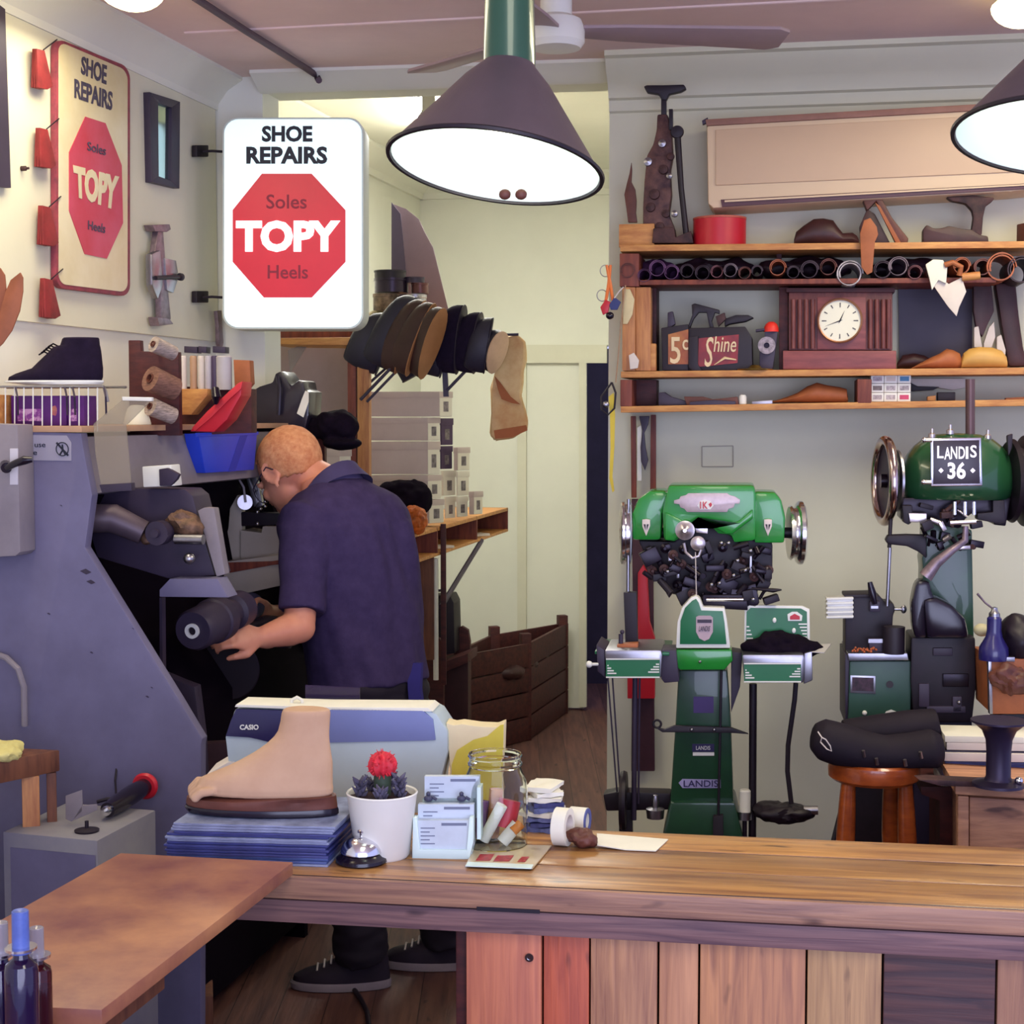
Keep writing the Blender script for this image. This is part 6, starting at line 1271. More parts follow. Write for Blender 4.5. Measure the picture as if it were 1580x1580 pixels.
# hand wheels
def wheel(c, ax, prof, nm='hand_wheel', mt=m_chrome, par=None): return G().lathe(prof, c, ax, 48, True).out(nm, mt, par or t)
ax1 = (SP1.r + Vector((0, .10, 0))).normalized(); kk_ = 4.02 / FPX
c1 = SP1.hit(1224, 822, -.07)
wheel(c1, ax1, [(.012, -.012), (.068, -.012), (.072, -.006), (.066, 0), (.066, .004), (.078, .008), (.083, .013), (.083, .022), (.078, .026), (.02, .026), (.012, .02)])
c2 = SP1.hit(965, 822, -.07)
wheel(c2, ax1, [(.012, .016), (.080, .016), (.083, .012), (.078, .006), (.078, .0), (.084, -.004), (.084, -.010), (.078, -.014), (.02, -.014), (.012, -.01)])
G().cyl(c2, c1, .014).out('drive_shaft', m_iron, t)
g = G(); g.torus(SP1.hit(972, 820, -.06), ax1, .082, .0022); g.out('drive_belt', M('belt_grey', (150, 158, 170), .6, var=0), t)
# iron works
m_ir2 = M('oiled_iron', (30, 20, 34), .3, .5, var=.15, sc=30)
A([(985, 834), (1040, 836), (1078, 803), (1092, 804), (1130, 826), (1192, 838), (1192, 880), (1188, 905), (1170, 908), (1165, 936), (1090, 934), (1060, 922), (1030, 915), (1026, 895), (1010, 880), (992, 850)], -.03, .12, m_iron, 'machine_frame', .006)
rg = random.Random(11)
for i in range(84):
    x = rg.uniform(1000, 1190); y = rg.uniform(842, 925); 
    if x < 1040 and y > 895: continue
    g = G(); off = rg.uniform(-.01, .03); q = SP1.hit(x, y, off); mt = [m_ir2, m_iron, m_ir2, m_iron, m_ir2, m_oldiron][i % 6]
    if i % 3 == 0: g.cyl(q, q + Vector((rg.uniform(-.04, .04), -.01, rg.uniform(-.04, .04))), rg.uniform(.004, .009), n=12)
    elif i % 3 == 1: g.box(q, (rg.uniform(.012, .05), .03, rg.uniform(.008, .04)), rot=Matrix.Rotation(rg.uniform(-.6, .6), 3, 'Y'), bev=.002)
    else: g.lathe([(0, -.004), (.011, -.004), (.013, .004), (.006, .008), (.004, .014), (0, .014)], q, SP1.n + Vector((rg.uniform(-.3, .3), 0, 0)), 16)
    g.out('linkage', mt, t)
for x, y in ((1113, 838), (1138, 865), (1132, 888), (1158, 850), (1098, 902), (1030, 882), (1110, 900), (1124, 838), (1162, 925), (1150, 880)):
    G().ball(SP1.hit(x, y, .045), .0055, 2).out('bright_screw', m_steel, t)
A([(1031, 846), (1034, 846), (1034, 862), (1050, 863), (1050, 866), (1031, 866)], .012, .01, m_steel, 'bright_lever', .001); A([(1030, 880), (1048, 881), (1048, 892), (1044, 892), (1044, 884), (1030, 884)], .012, .01, m_steel, 'bright_lever', .001); A([(1157, 858), (1160, 858), (1160, 884), (1156, 884)], .03, .008, m_steel, 'bright_lever', .001)
G().cyl(SP1.hit(1090, 925, .05), SP1.hit(1147, 925, .05), .005).out('bright_bar', m_chrome, t)
A([(1084, 918), (1152, 918), (1154, 942), (1084, 938)], .03, .04, m_ir2, 'foot_block', .003)
g = G(); g.tube([SP1.hit(1160, 908, .03), SP1.hit(1180, 910, .04), SP1.hit(1193, 911, .04), SP1.hit(1206, 910, .04)], [.003, .004, .006, .002], 10); g.out('side_lever', m_iron, t)
A([(1150, 905), (1166, 900), (1172, 930), (1166, 938), (1150, 934)], .02, .04, m_ir2, 'side_block', .003)
g = G(); g.tube([SP1.hit(1018, 895, .02), SP1.hit(1035, 915, .03), SP1.hit(1030, 918, .03)], .009, 10); g.out('left_arm', m_iron, t)
m_al = M('bright_alloy', (206, 196, 196), .28, .85, var=.1, sc=50)
g = G(); g.lathe([(0, 0), (.024, 0), (.025, .004), (.025, .010), (.012, .013), (.005, .02), (0, .02)], SP1.hit(1057, 818, .03), SP1.n, 24); g.out('tension_disc', m_al, t)
g = G(); g.lathe([(0, 0), (.018, 0), (.019, .004), (.019, .010), (.01, .014), (0, .014)], SP1.hit(1077, 838, .03), SP1.n, 24); g.out('tension_disc', m_al, t)
g = G(); g.tube([SP1.hit(1055, 838, .05), SP1.hit(1058, 852, .05), SP1.hit(1068, 861, .05), SP1.hit(1078, 858, .05), SP1.hit(1082, 848, .05)], .004, 8); g.out('thread_guard', m_al, t)
A([(1072, 812), (1092, 812), (1092, 824), (1074, 822)], .03, .02, m_al, 'tension_block', .002)
g = G(); g.tube([SP1.hit(1073, 852, .055), SP1.hit(1074, 900, .055), SP1.hit(1075, 935, .055)], .0012, 6); g.out('thread', m_card, t)
# pedestal
def tray_trim(x0, y0, x1, y1, off, nm_):
    for a_, b2, c_, d_ in ((x0, y0, x1, y0 + 2), (x0, y1 - 2, x1, y1)): A([(a_, b2), (c_, b2), (c_, d_), (a_, d_)], off, .001, m_white, nm_, 0)
    for k in range(4):
        A([(x0 + 2, y0 + 10 + k * 4), (x0 + 4 + k * 4, y0 + 10 + k * 4), (x0 + 4 + k * 4, y0 + 12 + k * 4), (x0 + 2, y0 + 12 + k * 4)], off, .001, m_white, nm_, 0); A([(x1 - 6 - k * 4, y0 + 8 + k * 4), (x1 - 1, y0 + 8 + k * 4), (x1 - 1, y0 + 10 + k * 4), (x1 - 6 - k * 4, y0 + 10 + k * 4)], off, .001, m_white, nm_, 0)
A([(1043, 1000), (1045, 960), (1052, 938), (1066, 922), (1074, 919), (1080, 924), (1085, 937), (1118, 938), (1122, 960), (1127, 1000)], .07, .05, m_white, 'pedestal_guard', .003)
A([(1049, 994), (1050, 958), (1057, 938), (1068, 927), (1074, 924), (1078, 930), (1082, 942), (1115, 943), (1118, 962), (1121, 994)], .073, .004, m_trim, 'guard_panel', .0005)
A([(1074, 952), (1078, 950), (1096, 950), (1100, 953), (1100, 975), (1094, 986), (1087, 989), (1079, 985), (1074, 975)], .075, .002, M('badge_grey', (184, 160, 166), .4, var=.1), 'shield_badge', 0)
A([(1076, 956), (1098, 956), (1098, 961), (1076, 961)], .0762, .001, m_dkgrey, 'badge_band', 0); text('LANDIS', 1078, 966, 1096, 974, SP1, .0765, m_dkgrey, t, shear=.4, bold=0)
A([(1042, 1003), (1129, 1003), (1131, 1020), (1126, 1024), (1118, 1034), (1050, 1034), (1041, 1028)], .075, .09, m_green, 'knee_block', .005)
G().ball(SP1.hit(1080, 1021, .078), .004, 2).out('bright_screw', m_steel, t)
A([(1047, 1034), (1122, 1034), (1128, 1120), (1132, 1240), (1034, 1240), (1042, 1120)], .02, .10, m_dkgreen, 'column', .006)
A([(1034, 1238), (1134, 1238), (1146, 1290), (1150, 1475), (1018, 1475), (1022, 1290)], .04, .16, m_dkgreen, 'column_foot', .01)
A([(1070, 1075), (1101, 1075), (1101, 1100), (1070, 1100)], .022, .003, M('violet_plate', (70, 50, 110), .4), 'maker_plate', 0)
A([(1068, 1148), (1102, 1148), (1102, 1160), (1068, 1160)], .022, .003, M('navy_plate', (44, 38, 84), .4), 'maker_plate', 0); text('LANDIS', 1074, 1151, 1096, 1157, SP1, .0235, m_white, t, bold=0); A([(1069, 1161), (1102, 1161), (1102, 1166), (1069, 1166)], .023, .003, m_white, 'maker_strip', 0)
A([(1047, 1208), (1053, 1202), (1112, 1203), (1112, 1216), (1053, 1216)], .022, .003, M('lilac_plate', (170, 164, 210), .4), 'maker_plate', 0); text('LANDIS', 1055, 1204, 1108, 1214, SP1, .0235, M('navy_plate'), t, bold=0)
A([(1010, 1122), (1025, 1126), (1040, 1120), (1128, 1123), (1155, 1133), (1128, 1131), (1040, 1130), (1022, 1130)], .06, .015, m_black, 'foot_strap', .001)
for x in (1067, 1102): G().ball(SP1.hit(x, 1126, .062), .0045, 2).out('bright_screw', m_steel, t)
g = G(); g.torus(SP1.hit(1014, 1117, .05), SP1.n, .010, .003); g.out('strap_hook', m_iron, t)
# trays
def tray(x0, y0, x1, y1, yt, nm, side):
    A([(x0, y0), (x1, y0), (x1 + 2, y0 + 8), (x1, y1), (x0 + 4, y1), (x0, y0 + 8)], .13, .20, m_steel, nm, .006)
tray(933, 1003, 1020, 1047, 992, 'left_tray', -1); tray(1145, 1010, 1240, 1054, 1000, 'right_tray', 1)
A([(1019, 1003), (1043, 1003), (1048, 1052), (1025, 1054), (1020, 1047)], .10, .10, m_dkgrey, 'tray_bracket', .003); A([(1128, 1005), (1146, 1008), (1142, 1060), (1128, 1100)], .02, .08, m_dkgrey, 'tray_bracket', .003)
A([(935, 1017), (1018, 1017), (1018, 1046), (935, 1046)], .134, .004, m_trim, 'tray_panel', 0); tray_trim(935, 1016, 1018, 1046, .1355, 'tray_trim')
A([(1148, 1024), (1236, 1024), (1236, 1052), (1148, 1052)], .134, .004, m_trim, 'tray_panel', 0); tray_trim(1148, 1023, 1236, 1053, .1355, 'tray_trim')
A([(1241, 1008), (1253, 1005), (1254, 1050), (1240, 1056)], .10, .16, m_steel, 'tray_side', .003); A([(920, 995), (933, 1003), (934, 1046), (922, 1036)], .12, .16, m_dkgrey, 'tray_side', .003)
q = SP1.hit(985, 1003, .0); G().box(q + Vector((-.01, .0, .008)), (.19, .22, .008), yaw=-R(8), bev=.002).out('tray_floor', m_trim, t)
g = G(); g.cyl(SP1.hit(922, 1025, .12), SP1.hit(908, 1025, .14), .004); g.ball(SP1.hit(909, 1025, .14), .009, 2); g.out('tray_knob', m_white, t)
A([(1148, 1006), (1149, 940), (1156, 934), (1238, 935), (1249, 940), (1250, 1006)], .02, .01, m_white, 'splash_plate', .001); A([(1151, 1006), (1152, 944), (1158, 938), (1236, 939), (1245, 944), (1246, 1006)], .0225, .004, m_trim, 'splash_panel', 0)
A([(1215, 948), (1222, 944), (1230, 944), (1238, 950), (1237, 958), (1216, 958)], .0245, .003, m_white, 'round_badge', 0); A([(1219, 951), (1226, 947), (1234, 951), (1234, 956), (1219, 956)], .0255, .002, m_red, 'badge_red', 0)
for k in range(5): A([(1232 - 0 + k * 2, 962 + k * 5), (1245, 962 + k * 5), (1245, 964 + k * 5), (1232 + k * 2, 964 + k * 5)], .0235, .001, m_white, 'splash_stripe', 0); A([(1152, 966 + k * 6), (1156 + k * 2, 966 + k * 6), (1156 + k * 2, 968 + k * 6), (1152, 968 + k * 6)], .0235, .001, m_white, 'splash_stripe', 0)
for x, y in ((1195, 957), (1225, 973)): G().ball(SP1.hit(x, y, .026), (.005, .002, .007), 2).out('splash_slot', m_white, t)
# rods, belts, treadle gear
G().cyl(SP1.hit(970, 770, -.02), SP1.hit(969, 915, -.02), .0045).out('drive_rod', m_steel, t)
A([(962, 914), (982, 914), (984, 995), (965, 995)], .0, .03, m_black, 'rod_sleeve', .002)
G().cyl(SP1.hit(980, 1046, .0), SP1.hit(978, 1265, .0), .007).out('lift_rod', m_dkgrey, t); G().cyl(SP1.hit(987, 1046, .0), SP1.hit(985, 1240, .0), .003).out('lift_rod', m_dkgrey, t)
for x0, x1 in ((938, 952), (945, 957)): g = G(); g.cyl(SP1.hit(x0, 1046, .02), SP1.hit(x1, 1222, .02), .0022); g.out('drive_belt', m_dkgrey, t)
wheel(SP1.hit(962, 1235, .0), (SP1.r), [(.01, -.008), (.075, -.008), (.078, 0), (.075, .008), (.01, .008)], 'lower_pulley', m_iron)
A([(930, 1226), (950, 1222), (1035, 1224), (1038, 1250), (935, 1252)], -.02, .06, m_iron, 'lower_shaft', .006)
A([(955, 1250), (975, 1250), (978, 1475), (955, 1475)], -.02, .04, m_iron, 'rear_leg', .003)
g = G(); g.lathe([(0, 0), (.022, 0), (.024, .02), (.024, .024), (.008, .028), (.010, .045), (.006, .06), (0, .062)], SP1.hit(1011, 1262, .03)); g.out('oil_cup', m_steel, t)
G().cyl(SP1.hit(1162, 1055, .0), SP1.hit(1160, 1470, .0), .010).out('treadle_post', m_iron, t)
G().cyl(SP1.hit(1113, 1035, .05), SP1.hit(1108, 1280, .05), .0035).out('foot_rod', m_black, t)
A([(1100, 1260), (1116, 1258), (1118, 1475), (1098, 1475)], .06, .03, m_black, 'foot_lever', .003)
rebase(t)
# loose things on that machine
t = thing('white_thread_spool', 'slim white thread spool by the pedestal foot', 'thread spool')
g = G(); g.lathe([(0, 0), (.015, 0), (.015, .054), (.012, .058), (0, .058)], SP1.hit(1149, 1252, .02)); g.out('thread', m_paper, t); g = G(); g.lathe([(0, 0), (.018, 0), (.018, .02), (0, .02)], SP1.hit(1149, 1264, .02)); g.out('spindle_cup', m_steel, t)
G().cyl(SP1.hit(1149, 1265, .02), SP1.hit(1149, 1474, .02), .006).out('spindle', m_iron, t)
g = G(); q = SP1.hit(1205, 999, .05); g.ball(q, (.10, .045, .030), 4, .016, 24, seed=1); g.ball(q + Vector((-.01, 0, .012)), (.05, .04, .032), 4, .018, 26, seed=4); tag(evalmesh(g, .004, 1).out('black_rag', m_cloth), 'crumpled black rag heaped on the right tray', 'rag')
g = G(); g.prism([SP1.hit(1238, 996, .03), SP1.hit(1283, 994, .02), SP1.hit(1272, 1008, .08), SP1.hit(1240, 1006, .08)], Z * .002); tag(g.out('plastic_slip', M('plastic_slip', (180, 176, 170), .2, var=0)), 'pale slip of plastic under the black rag', 'plastic')
g = G(); g.cyl(SP1.hit(958, 994, .06), SP1.hit(958, 978, .06), .006); g.ball(SP1.hit(960, 975, .06), .006, 2); tag(g.out('oil_nozzle', m_dkgrey), 'small dark nozzle standing on the left tray', 'nozzle')
tag(G().px([(952, 995), (984, 993), (984, 1000), (952, 1001)], SP1, .08, .04, .001).out('wax_block', m_tan), 'orange wax block lying on the left tray', 'wax')
t = thing('power_cable', 'black power cord hanging from the right tray to the floor pedal', 'cord')
g = G(); g.tube([SP1.hit(1228, 1054, .04), SP1.hit(1226, 1080, .04), SP1.hit(1216, 1150, .03), SP1.hit(1215, 1190, .03), SP1.hit(1221, 1240, .03)], .0065, 10); g.out('cord', m_black, t)
t = thing('foot_pedal', 'black cast iron stand with rag heap low at the wall', 'stand')
g = G(); q = SP1.hit(1208, 1252, .02); g.ball(q, (.075, .05, .026), 4, .012, 26, seed=7); g.out('stand_head', m_iron, t)
g = G(); g.lathe([(0, 0), (.09, 0), (.08, .02), (.03, .04), (.018, .12), (.018, .28), (.03, .31), (.0, .315)], Vector((q.x, q.y, 0))); g.out('stand_post', m_iron, t); g = G(); g.cyl(SP1.hit(1240, 1250, .03), SP1.hit(1262, 1250, .03), .012); g.out('stand_nozzle', m_steel, t)
# ================================================================ Landis 36 at the right
SP2 = facing(1475, 3.9, 9)
t = thing('domed_stitcher', 'dark green domed stitching machine with a black number 36 plate, at the right', 'machine')
def B(pts, off, th, mt, nm, bev=.003): return G().px(pts, SP2, off, th, bev).out(nm, mt, t)
dc = SP2.hit(1476, 768, -.09); g = G(); rx, rz, ry = 86 * 3.98 / FPX, 100 * 3.98 / FPX, .13
prof_ = [(.90, 0), (.96, .06), (1.0, .18), (1.0, .32), (.97, .48), (.89, .66), (.76, .80), (.60, .91), (.38, .98), (.0, 1.0)]
rings = [[dc + SP2.r * (rx * r_ * math.copysign(abs(math.cos(a_)) ** .8, math.cos(a_))) + SP2.n * (ry * r_ * math.copysign(abs(math.sin(a_)) ** .8, math.sin(a_))) + Z * rz * h_ for a_ in [2 * math.pi * k / 40 for k in range(40)]] for r_, h_ in prof_]
g.loft(rings); g.out('dome', M('dome_green', (32, 76, 46), .28, var=.05, coat=.6), t)
B([(1392, 768), (1560, 768), (1552, 812), (1534, 810), (1530, 800), (1500, 792), (1490, 800), (1480, 818), (1430, 806), (1426, 795), (1400, 790), (1398, 808), (1390, 800)], -.02, .12, m_ir2, 'under_frame', .004)
B([(1436, 676), (1514, 675), (1516, 750), (1436, 751)], .05, .02, m_chrome, 'plate_frame', .003); B([(1440, 680), (1511, 679), (1512, 746), (1440, 747)], .053, .006, M('plate_black', (38, 22, 36), .3, var=.05), 'name_plate', .0005)
m_engr = M('raised_letters', (228, 214, 204), .3, .4, var=0)
for ch, x, y in (('L', 1446, 688), ('A', 1457, 690), ('N', 1467, 689), ('D', 1479, 689), ('I', 1490, 689), ('S', 1497, 687)): text(ch, x, y, x + (4 if ch == 'I' else 10), y + 19, SP2, .0545, m_engr, t, bold=.015)
text('36', 1462, 713, 1490, 739, SP2, .0545, m_engr, t, bold=.03)
for x in (1452, 1501): B([(x - 4, 726), (x, 722), (x + 4, 726), (x, 730)], .0542, .0012, m_engr, 'plate_star', 0)
for x, y in ((1430, 679), (1429, 744)): g = G(); g.cyl(SP2.hit(x - 4, y, .05), SP2.hit(x + 8, y, .05), .006); g.ball(SP2.hit(x - 4, y, .05), .007, 2); g.out('hinge_pin', m_chrome, t)
for x, y in ((1466, 662), (1438, 668), (1524, 670)): g = G(); g.lathe([(0, 0), (.010, 0), (.010, .01), (.004, .014), (.004, .024), (0, .025)], SP2.hit(x, y + 8, -.05), n=14); g.out('oil_cap', m_al, t)
G().cyl(SP2.hit(1497, 680, -.08), SP2.hit(1497, 585, -.08), .012).out('exhaust_pipe', M('pipe_brown', (100, 76, 78), .4, .4), t)
ax2 = (SP2.r + Vector((0, .15, 0))).normalized(); c3 = SP2.hit(1365, 742, -.07)
g = G(); g.torus(c3, ax2, .104, .0125, 48, 14); g.out('hand_wheel_rim', M('bronze_chrome', (196, 176, 170), .15, 1, var=0), t)
G().lathe([(.012, -.004), (.095, -.004), (.095, .004), (.012, .004)], c3 + ax2 * .008, ax2, 40, True).out('wheel_web', m_dkgrey, t)
G().lathe([(.012, -.003), (.080, -.003), (.080, .003), (.012, .003)], c3 + ax2 * .030, ax2, 40, True).out('belt_pulley', m_steel, t)
G().cyl(c3 - ax2 * .01, SP2.hit(1570, 742, -.07), .018).out('main_shaft', m_ir2, t)
c4 = SP2.hit(1574, 742, -.05); G().lathe([(.012, -.03), (.10, -.03), (.106, -.02), (.085, -.01), (.085, .0), (.115, .01), (.115, .03), (.012, .03)], c4, ax2, 48, True).out('flywheel', m_iron, t)
G().px([(1554, 672), (1563, 669), (1562, 690), (1556, 705)], SP2, 0, .02, .003).out('throw_lever', m_iron, t)
B([(1402, 792), (1430, 792), (1430, 806), (1404, 806)], .02, .03, m_al, 'alloy_block', .002)
B([(1392, 780), (1408, 780), (1408, 805), (1402, 810), (1394, 806)], .01, .05, m_iron, 'left_jaw', .003); B([(1532, 772), (1550, 772), (1552, 806), (1540, 808), (1520, 804), (1508, 802), (1508, 792), (1532, 790)], .01, .05, m_iron, 'right_jaw', .003)
r2 = random.Random(5)
for i in range(26):
    x = r2.uniform(1428, 1508); y = r2.uniform(778, 848); q = SP2.hit(x, y, r2.uniform(.0, .04)); g = G()
    if i % 2: g.box(q, (r2.uniform(.01, .035), .02, r2.uniform(.008, .025)), rot=Matrix.Rotation(r2.uniform(-.5, .5), 3, 'Y'), bev=.002)
    else: g.cyl(q, q + Vector((r2.uniform(-.03, .03), -.01, r2.uniform(-.03, .03))), r2.uniform(.003, .008), n=12)
    g.out('linkage', [m_ir2, m_iron, m_oldiron, m_ir2, m_al][i % 5], t)
G().cyl(SP2.hit(1466, 807, .07), SP2.hit(1506, 805, .07), .0055).out('bright_bar', m_al, t)
for x in (1473, 1489, 1503): G().cyl(SP2.hit(x, 774, .05), SP2.hit(x, 794, .05), .005).out('bright_pin', m_chrome, t)
B([(1426, 806), (1482, 812), (1500, 818), (1503, 985), (1505, 1010), (1420, 1010), (1424, 880), (1422, 862), (1426, 850)], -.02, .12, m_dkgreen, 'column', .006)
B([(1366, 834), (1370, 826), (1400, 825), (1430, 826), (1430, 862), (1418, 852), (1400, 843), (1370, 840)], .01, .04, m_iron, 'side_arm', .005)
G().cyl(SP2.hit(1375, 790, -.01), SP2.hit(1372, 845, .0), .005).out('drive_rod', m_iron, t); G().cyl(SP2.hit(1373, 845, .0), SP2.hit(1369, 935, .0), .0045).out('drive_rod', m_steel, t)
# curved horn
g = G(); g.tube([SP2.hit(1490, 812, .05), SP2.hit(1489, 834, .05), SP2.hit(1470, 848, .06), SP2.hit(1445, 868, .07), SP2.hit(1428, 890, .07)], [.007, .009, .010, .014, .018], 14); g.out('horn_tip', m_pst, t)
B([(1418, 895), (1412, 905), (1407, 930), (1408, 965), (1412, 985), (1430, 985), (1428, 940), (1450, 935), (1438, 915), (1435, 898)], .08, .07, m_blackgloss, 'horn', .010)
B([(1425, 925), (1445, 922), (1470, 935), (1490, 955), (1496, 985), (1430, 985)], .09, .10, m_blackgloss, 'horn_base', .012)
B([(1406, 984), (1505, 984), (1506, 1060), (1500, 1115), (1410, 1115), (1405, 1050)], .04, .16, m_iron, 'bed', .006)
B([(1412, 1110), (1500, 1110), (1506, 1480), (1404, 1480)], .0, .14, M('violet_black', (40, 30, 62), .5), 'pedestal', .006)
for x, y, w_, h_ in ((1418, 1055, 16, 36), (1440, 1000, 30, 12), (1455, 1040, 40, 20), (1430, 1090, 60, 10), (1470, 1075, 14, 24)): B([(x, y), (x + w_, y), (x + w_, y + h_), (x, y + h_)], .05, .02, [m_dkgrey, m_ir2][x % 2], 'bed_fitting', .002)
G().ball(SP2.hit(1480, 1084, .06), .005, 2).out('bright_screw', m_steel, t)
rebase(t)
# ---------------------------------------------------------------- bench skiver on green cabinet
SP3 = facing(1355, 3.95, 8)
t = thing('skiving_machine', 'small black skiving head on a green cabinet, left of the domed stitcher', 'machine')
def D(pts, off, th, mt, nm, bev=.003, par=None): return G().px(pts, SP3, off, th, bev).out(nm, mt, par or t)
D([(1304, 920), (1350, 918), (1358, 920), (1366, 930), (1378, 930), (1382, 940), (1378, 950), (1376, 990), (1376, 1008), (1304, 1008)], .0, .09, m_iron, 'head', .004)
D([(1303, 918), (1345, 917), (1345, 922), (1303, 923)], .01, .10, m_black, 'head_lid', .002)
g = G(); g.px([(1276, 922), (1316, 921), (1316, 954), (1277, 955)], SP3, .02, .04, .001); g.out('ribbed_motor', M('pale_alloy', (196, 194, 186), .4, .3, var=.04), t)
for k in range(5): g = G(); g.px([(1275, 923 + k * 7), (1317, 922 + k * 7), (1317, 925 + k * 7), (1275, 926 + k * 7)], SP3, .026, .05, .0005); g.out('motor_rib', m_white, t)
g = G(); g.tube([SP3.hit(1350, 932, .03), SP3.hit(1346, 915, .03), SP3.hit(1342, 898, .03)], [.006, .010, .006], 12); g.out('lever_knob', m_blackgloss, t)
D([(1342, 928), (1358, 928), (1358, 944), (1342, 944)], .02, .02, m_dkgrey, 'lever_mount', .002); D([(1344, 935), (1355, 935), (1355, 939), (1344, 939)], .022, .002, m_steel, 'mount_plate', 0)
G().cyl(SP3.hit(1380, 940, .0), SP3.hit(1392, 940, .0), .004).out('side_shaft', m_steel, t); g = G(); g.ball(SP3.hit(1394, 940, .0), (.008, .006, .011), 2, .002, 60); g.out('wing_nut', m_steel, t)
g = G(); g.lathe([(0, 0), (.027, 0), (.027, .066), (.0265, .068), (0, .068)], SP3.hit(1379, 1008, .05)); g.out('dark_drum', m_black, t)
D([(1340, 986), (1362, 986), (1362, 1006), (1342, 1006)], .04, .02, m_dkgrey, 'guide_block', .002); D([(1340, 986), (1362, 986), (1362, 992), (1340, 992)], .042, .003, m_steel, 'guide_strip', 0)
D([(1311, 1020), (1407, 1020), (1405, 1118), (1308, 1118)], .05, .20, M('cabinet_green', (48, 82, 66), .4, col2=(40, 70, 60), sc=5), 'cabinet', .006)
D([(1304, 1010), (1311, 1010), (1308, 1118), (1304, 1118)], .04, .2, m_dkgrey, 'cabinet_side', .002)
D([(1308, 1008), (1400, 1008), (1402, 1019), (1310, 1020)], .06, .22, m_steel, 'tray_rim', .002)
D([(1312, 1042), (1351, 1043), (1351, 1071), (1312, 1069)], .052, .003, m_steel, 'label_frame', .001); D([(1315, 1045), (1348, 1046), (1348, 1067), (1315, 1066)], .0535, .002, M('label_dark', (72, 44, 62), .5, var=.4, sc=60), 'label_plate', 0)
G().cyl(SP3.hit(1373, 1056, .045), SP3.hit(1373, 1056, .054), .009).out('cable_hole', m_black, t); G().ball(SP3.hit(1334, 1100, .052), .0065, 2).out('white_button', m_white, t)
D([(1363, 1106), (1367, 1098), (1375, 1095), (1383, 1098), (1388, 1106), (1385, 1111), (1366, 1111)], .0525, .002, m_white, 'round_badge', 0); D([(1366, 1105), (1370, 1100), (1381, 1100), (1385, 1105), (1384, 1109), (1367, 1109)], .0535, .002, m_red, 'badge_red', 0)
D([(1315, 1118), (1400, 1118), (1400, 1470), (1315, 1470)], .0, .12, m_iron, 'cabinet_leg', .004)
G().cyl(SP3.hit(1300, 1240, .0), SP3.hit(1285, 1300, .02), .006).out('floor_cord', m_black, t)
rebase(t)
g = G(); q = SP3.hit(1334, 1003, .07)
for i in range(26): g.ball(q + Vector((r2.uniform(-.032, .032), r2.uniform(-.01, .01), r2.uniform(-.004, .005))), .0035, 1)
o = g.out('leather_chips', M('orange_chips', (206, 106, 60), .7, var=.3)); tag(o, 'orange leather chips scattered on the green cabinet tray', 'chips'); o['kind'] = 'stuff'
# ---------------------------------------------------------------- stool with black boots
SPS = facing(1358, 3.55, 6)
t = thing('wooden_stool', 'round orange brown wooden stool with turned legs', 'stool')
m_stool = M('stool_varnish', (172, 84, 32), .3, col2=(130, 56, 26), sc=6, st=(2, 6, 8), coat=.4); sc_ = SPS.hit(1358, 1212, -.0); rs_ = 71 * 3.6 / FPX; sc_ += Vector((0, rs_ * .6, 0))
G().lathe([(0, 0), (rs_ * .9, 0), (rs_ * .99, .008), (rs_, .026), (rs_ * .97, .042), (rs_ * .9, .047), (rs_ * .5, .043), (0, .040)], sc_, n=48).out('seat', m_stool, t)
for dx, dy in ((-1, -.6), (1, -.6), (-.75, .8), (.75, .8)):
    a_ = sc_ + Vector((dx * rs_ * .62, dy * rs_ * .5, 0)); b2 = Vector((sc_.x + dx * rs_ * .95, sc_.y + dy * rs_ * .8, 0)); n_ = 12; P = [a_.lerp(b2, i / n_) for i in range(n_ + 1)]
    G().tube(P, [.016, .020, .022, .021, .013, .019, .013, .021, .022, .020, .017, .014, .012], 16).out('leg', m_stool, t)
zst = sc_.z - .35
for a_, b2 in (((-.8, -.6), (.8, -.6)), ((-.78, .75), (.78, .75))): G().tube([Vector((sc_.x + a_[0] * rs_, sc_.y + a_[1] * rs_ * .8, zst)), Vector((sc_.x, sc_.y + a_[1] * rs_ * .8, zst)), Vector((sc_.x + b2[0] * rs_, sc_.y + b2[1] * rs_ * .8, zst))], [.008, .011, .008], 12).out('stretcher', m_stool, t)
t = thing('riding_boots', 'pair of black riding boots lying on the stool, white outline on the toe', 'boots')
bz = sc_ + Z * .046; m_rb = M('riding_boot_black', (26, 17, 30), .72, var=.12, sc=20, spec=.3); BS = Plane(sc_ + Vector((0, -rs_ * .75, 0)), SPS.n)
g = G()
pts_ = [(1262, 1132, .045), (1275, 1142, .058), (1300, 1150, .066), (1330, 1158, .055), (1365, 1162, .05), (1400, 1160, .055), (1440, 1156, .06)]
kq = BS.p.y / FPX
pp = [BS.hit(x, y, -.03) for x, y, _ in pts_]; g.tube([pp[0] + Vector((-.012, 0, .004))] + pp + [pp[-1] + Vector((.02, 0, 0))], [.022, .042, .052, .054, .050, .044, .046, .050, .036], 24, flat=.85)
g.xf(); evb = evalmesh(g, .006, 2); 
zmin = min(v.co.z for v in evb.b.verts)
for v in evb.b.verts:
    if v.co.z < bz.z: v.co.z = bz.z + .0005 + (v.co.z - bz.z) * .02
evb.out('front_boot', m_rb, t)
g = G(); pp = [BS.hit(x, y, -.14) for x, y in ((1300, 1136), (1340, 1134), (1400, 1128), (1448, 1122))]; g.tube(pp, [.040, .046, .05, .046], 20); ev2 = evalmesh(g, .006, 2)
for v in ev2.b.verts: v.co.z = max(v.co.z, bz.z + .0005)
ev2.out('rear_boot', m_rb, t)
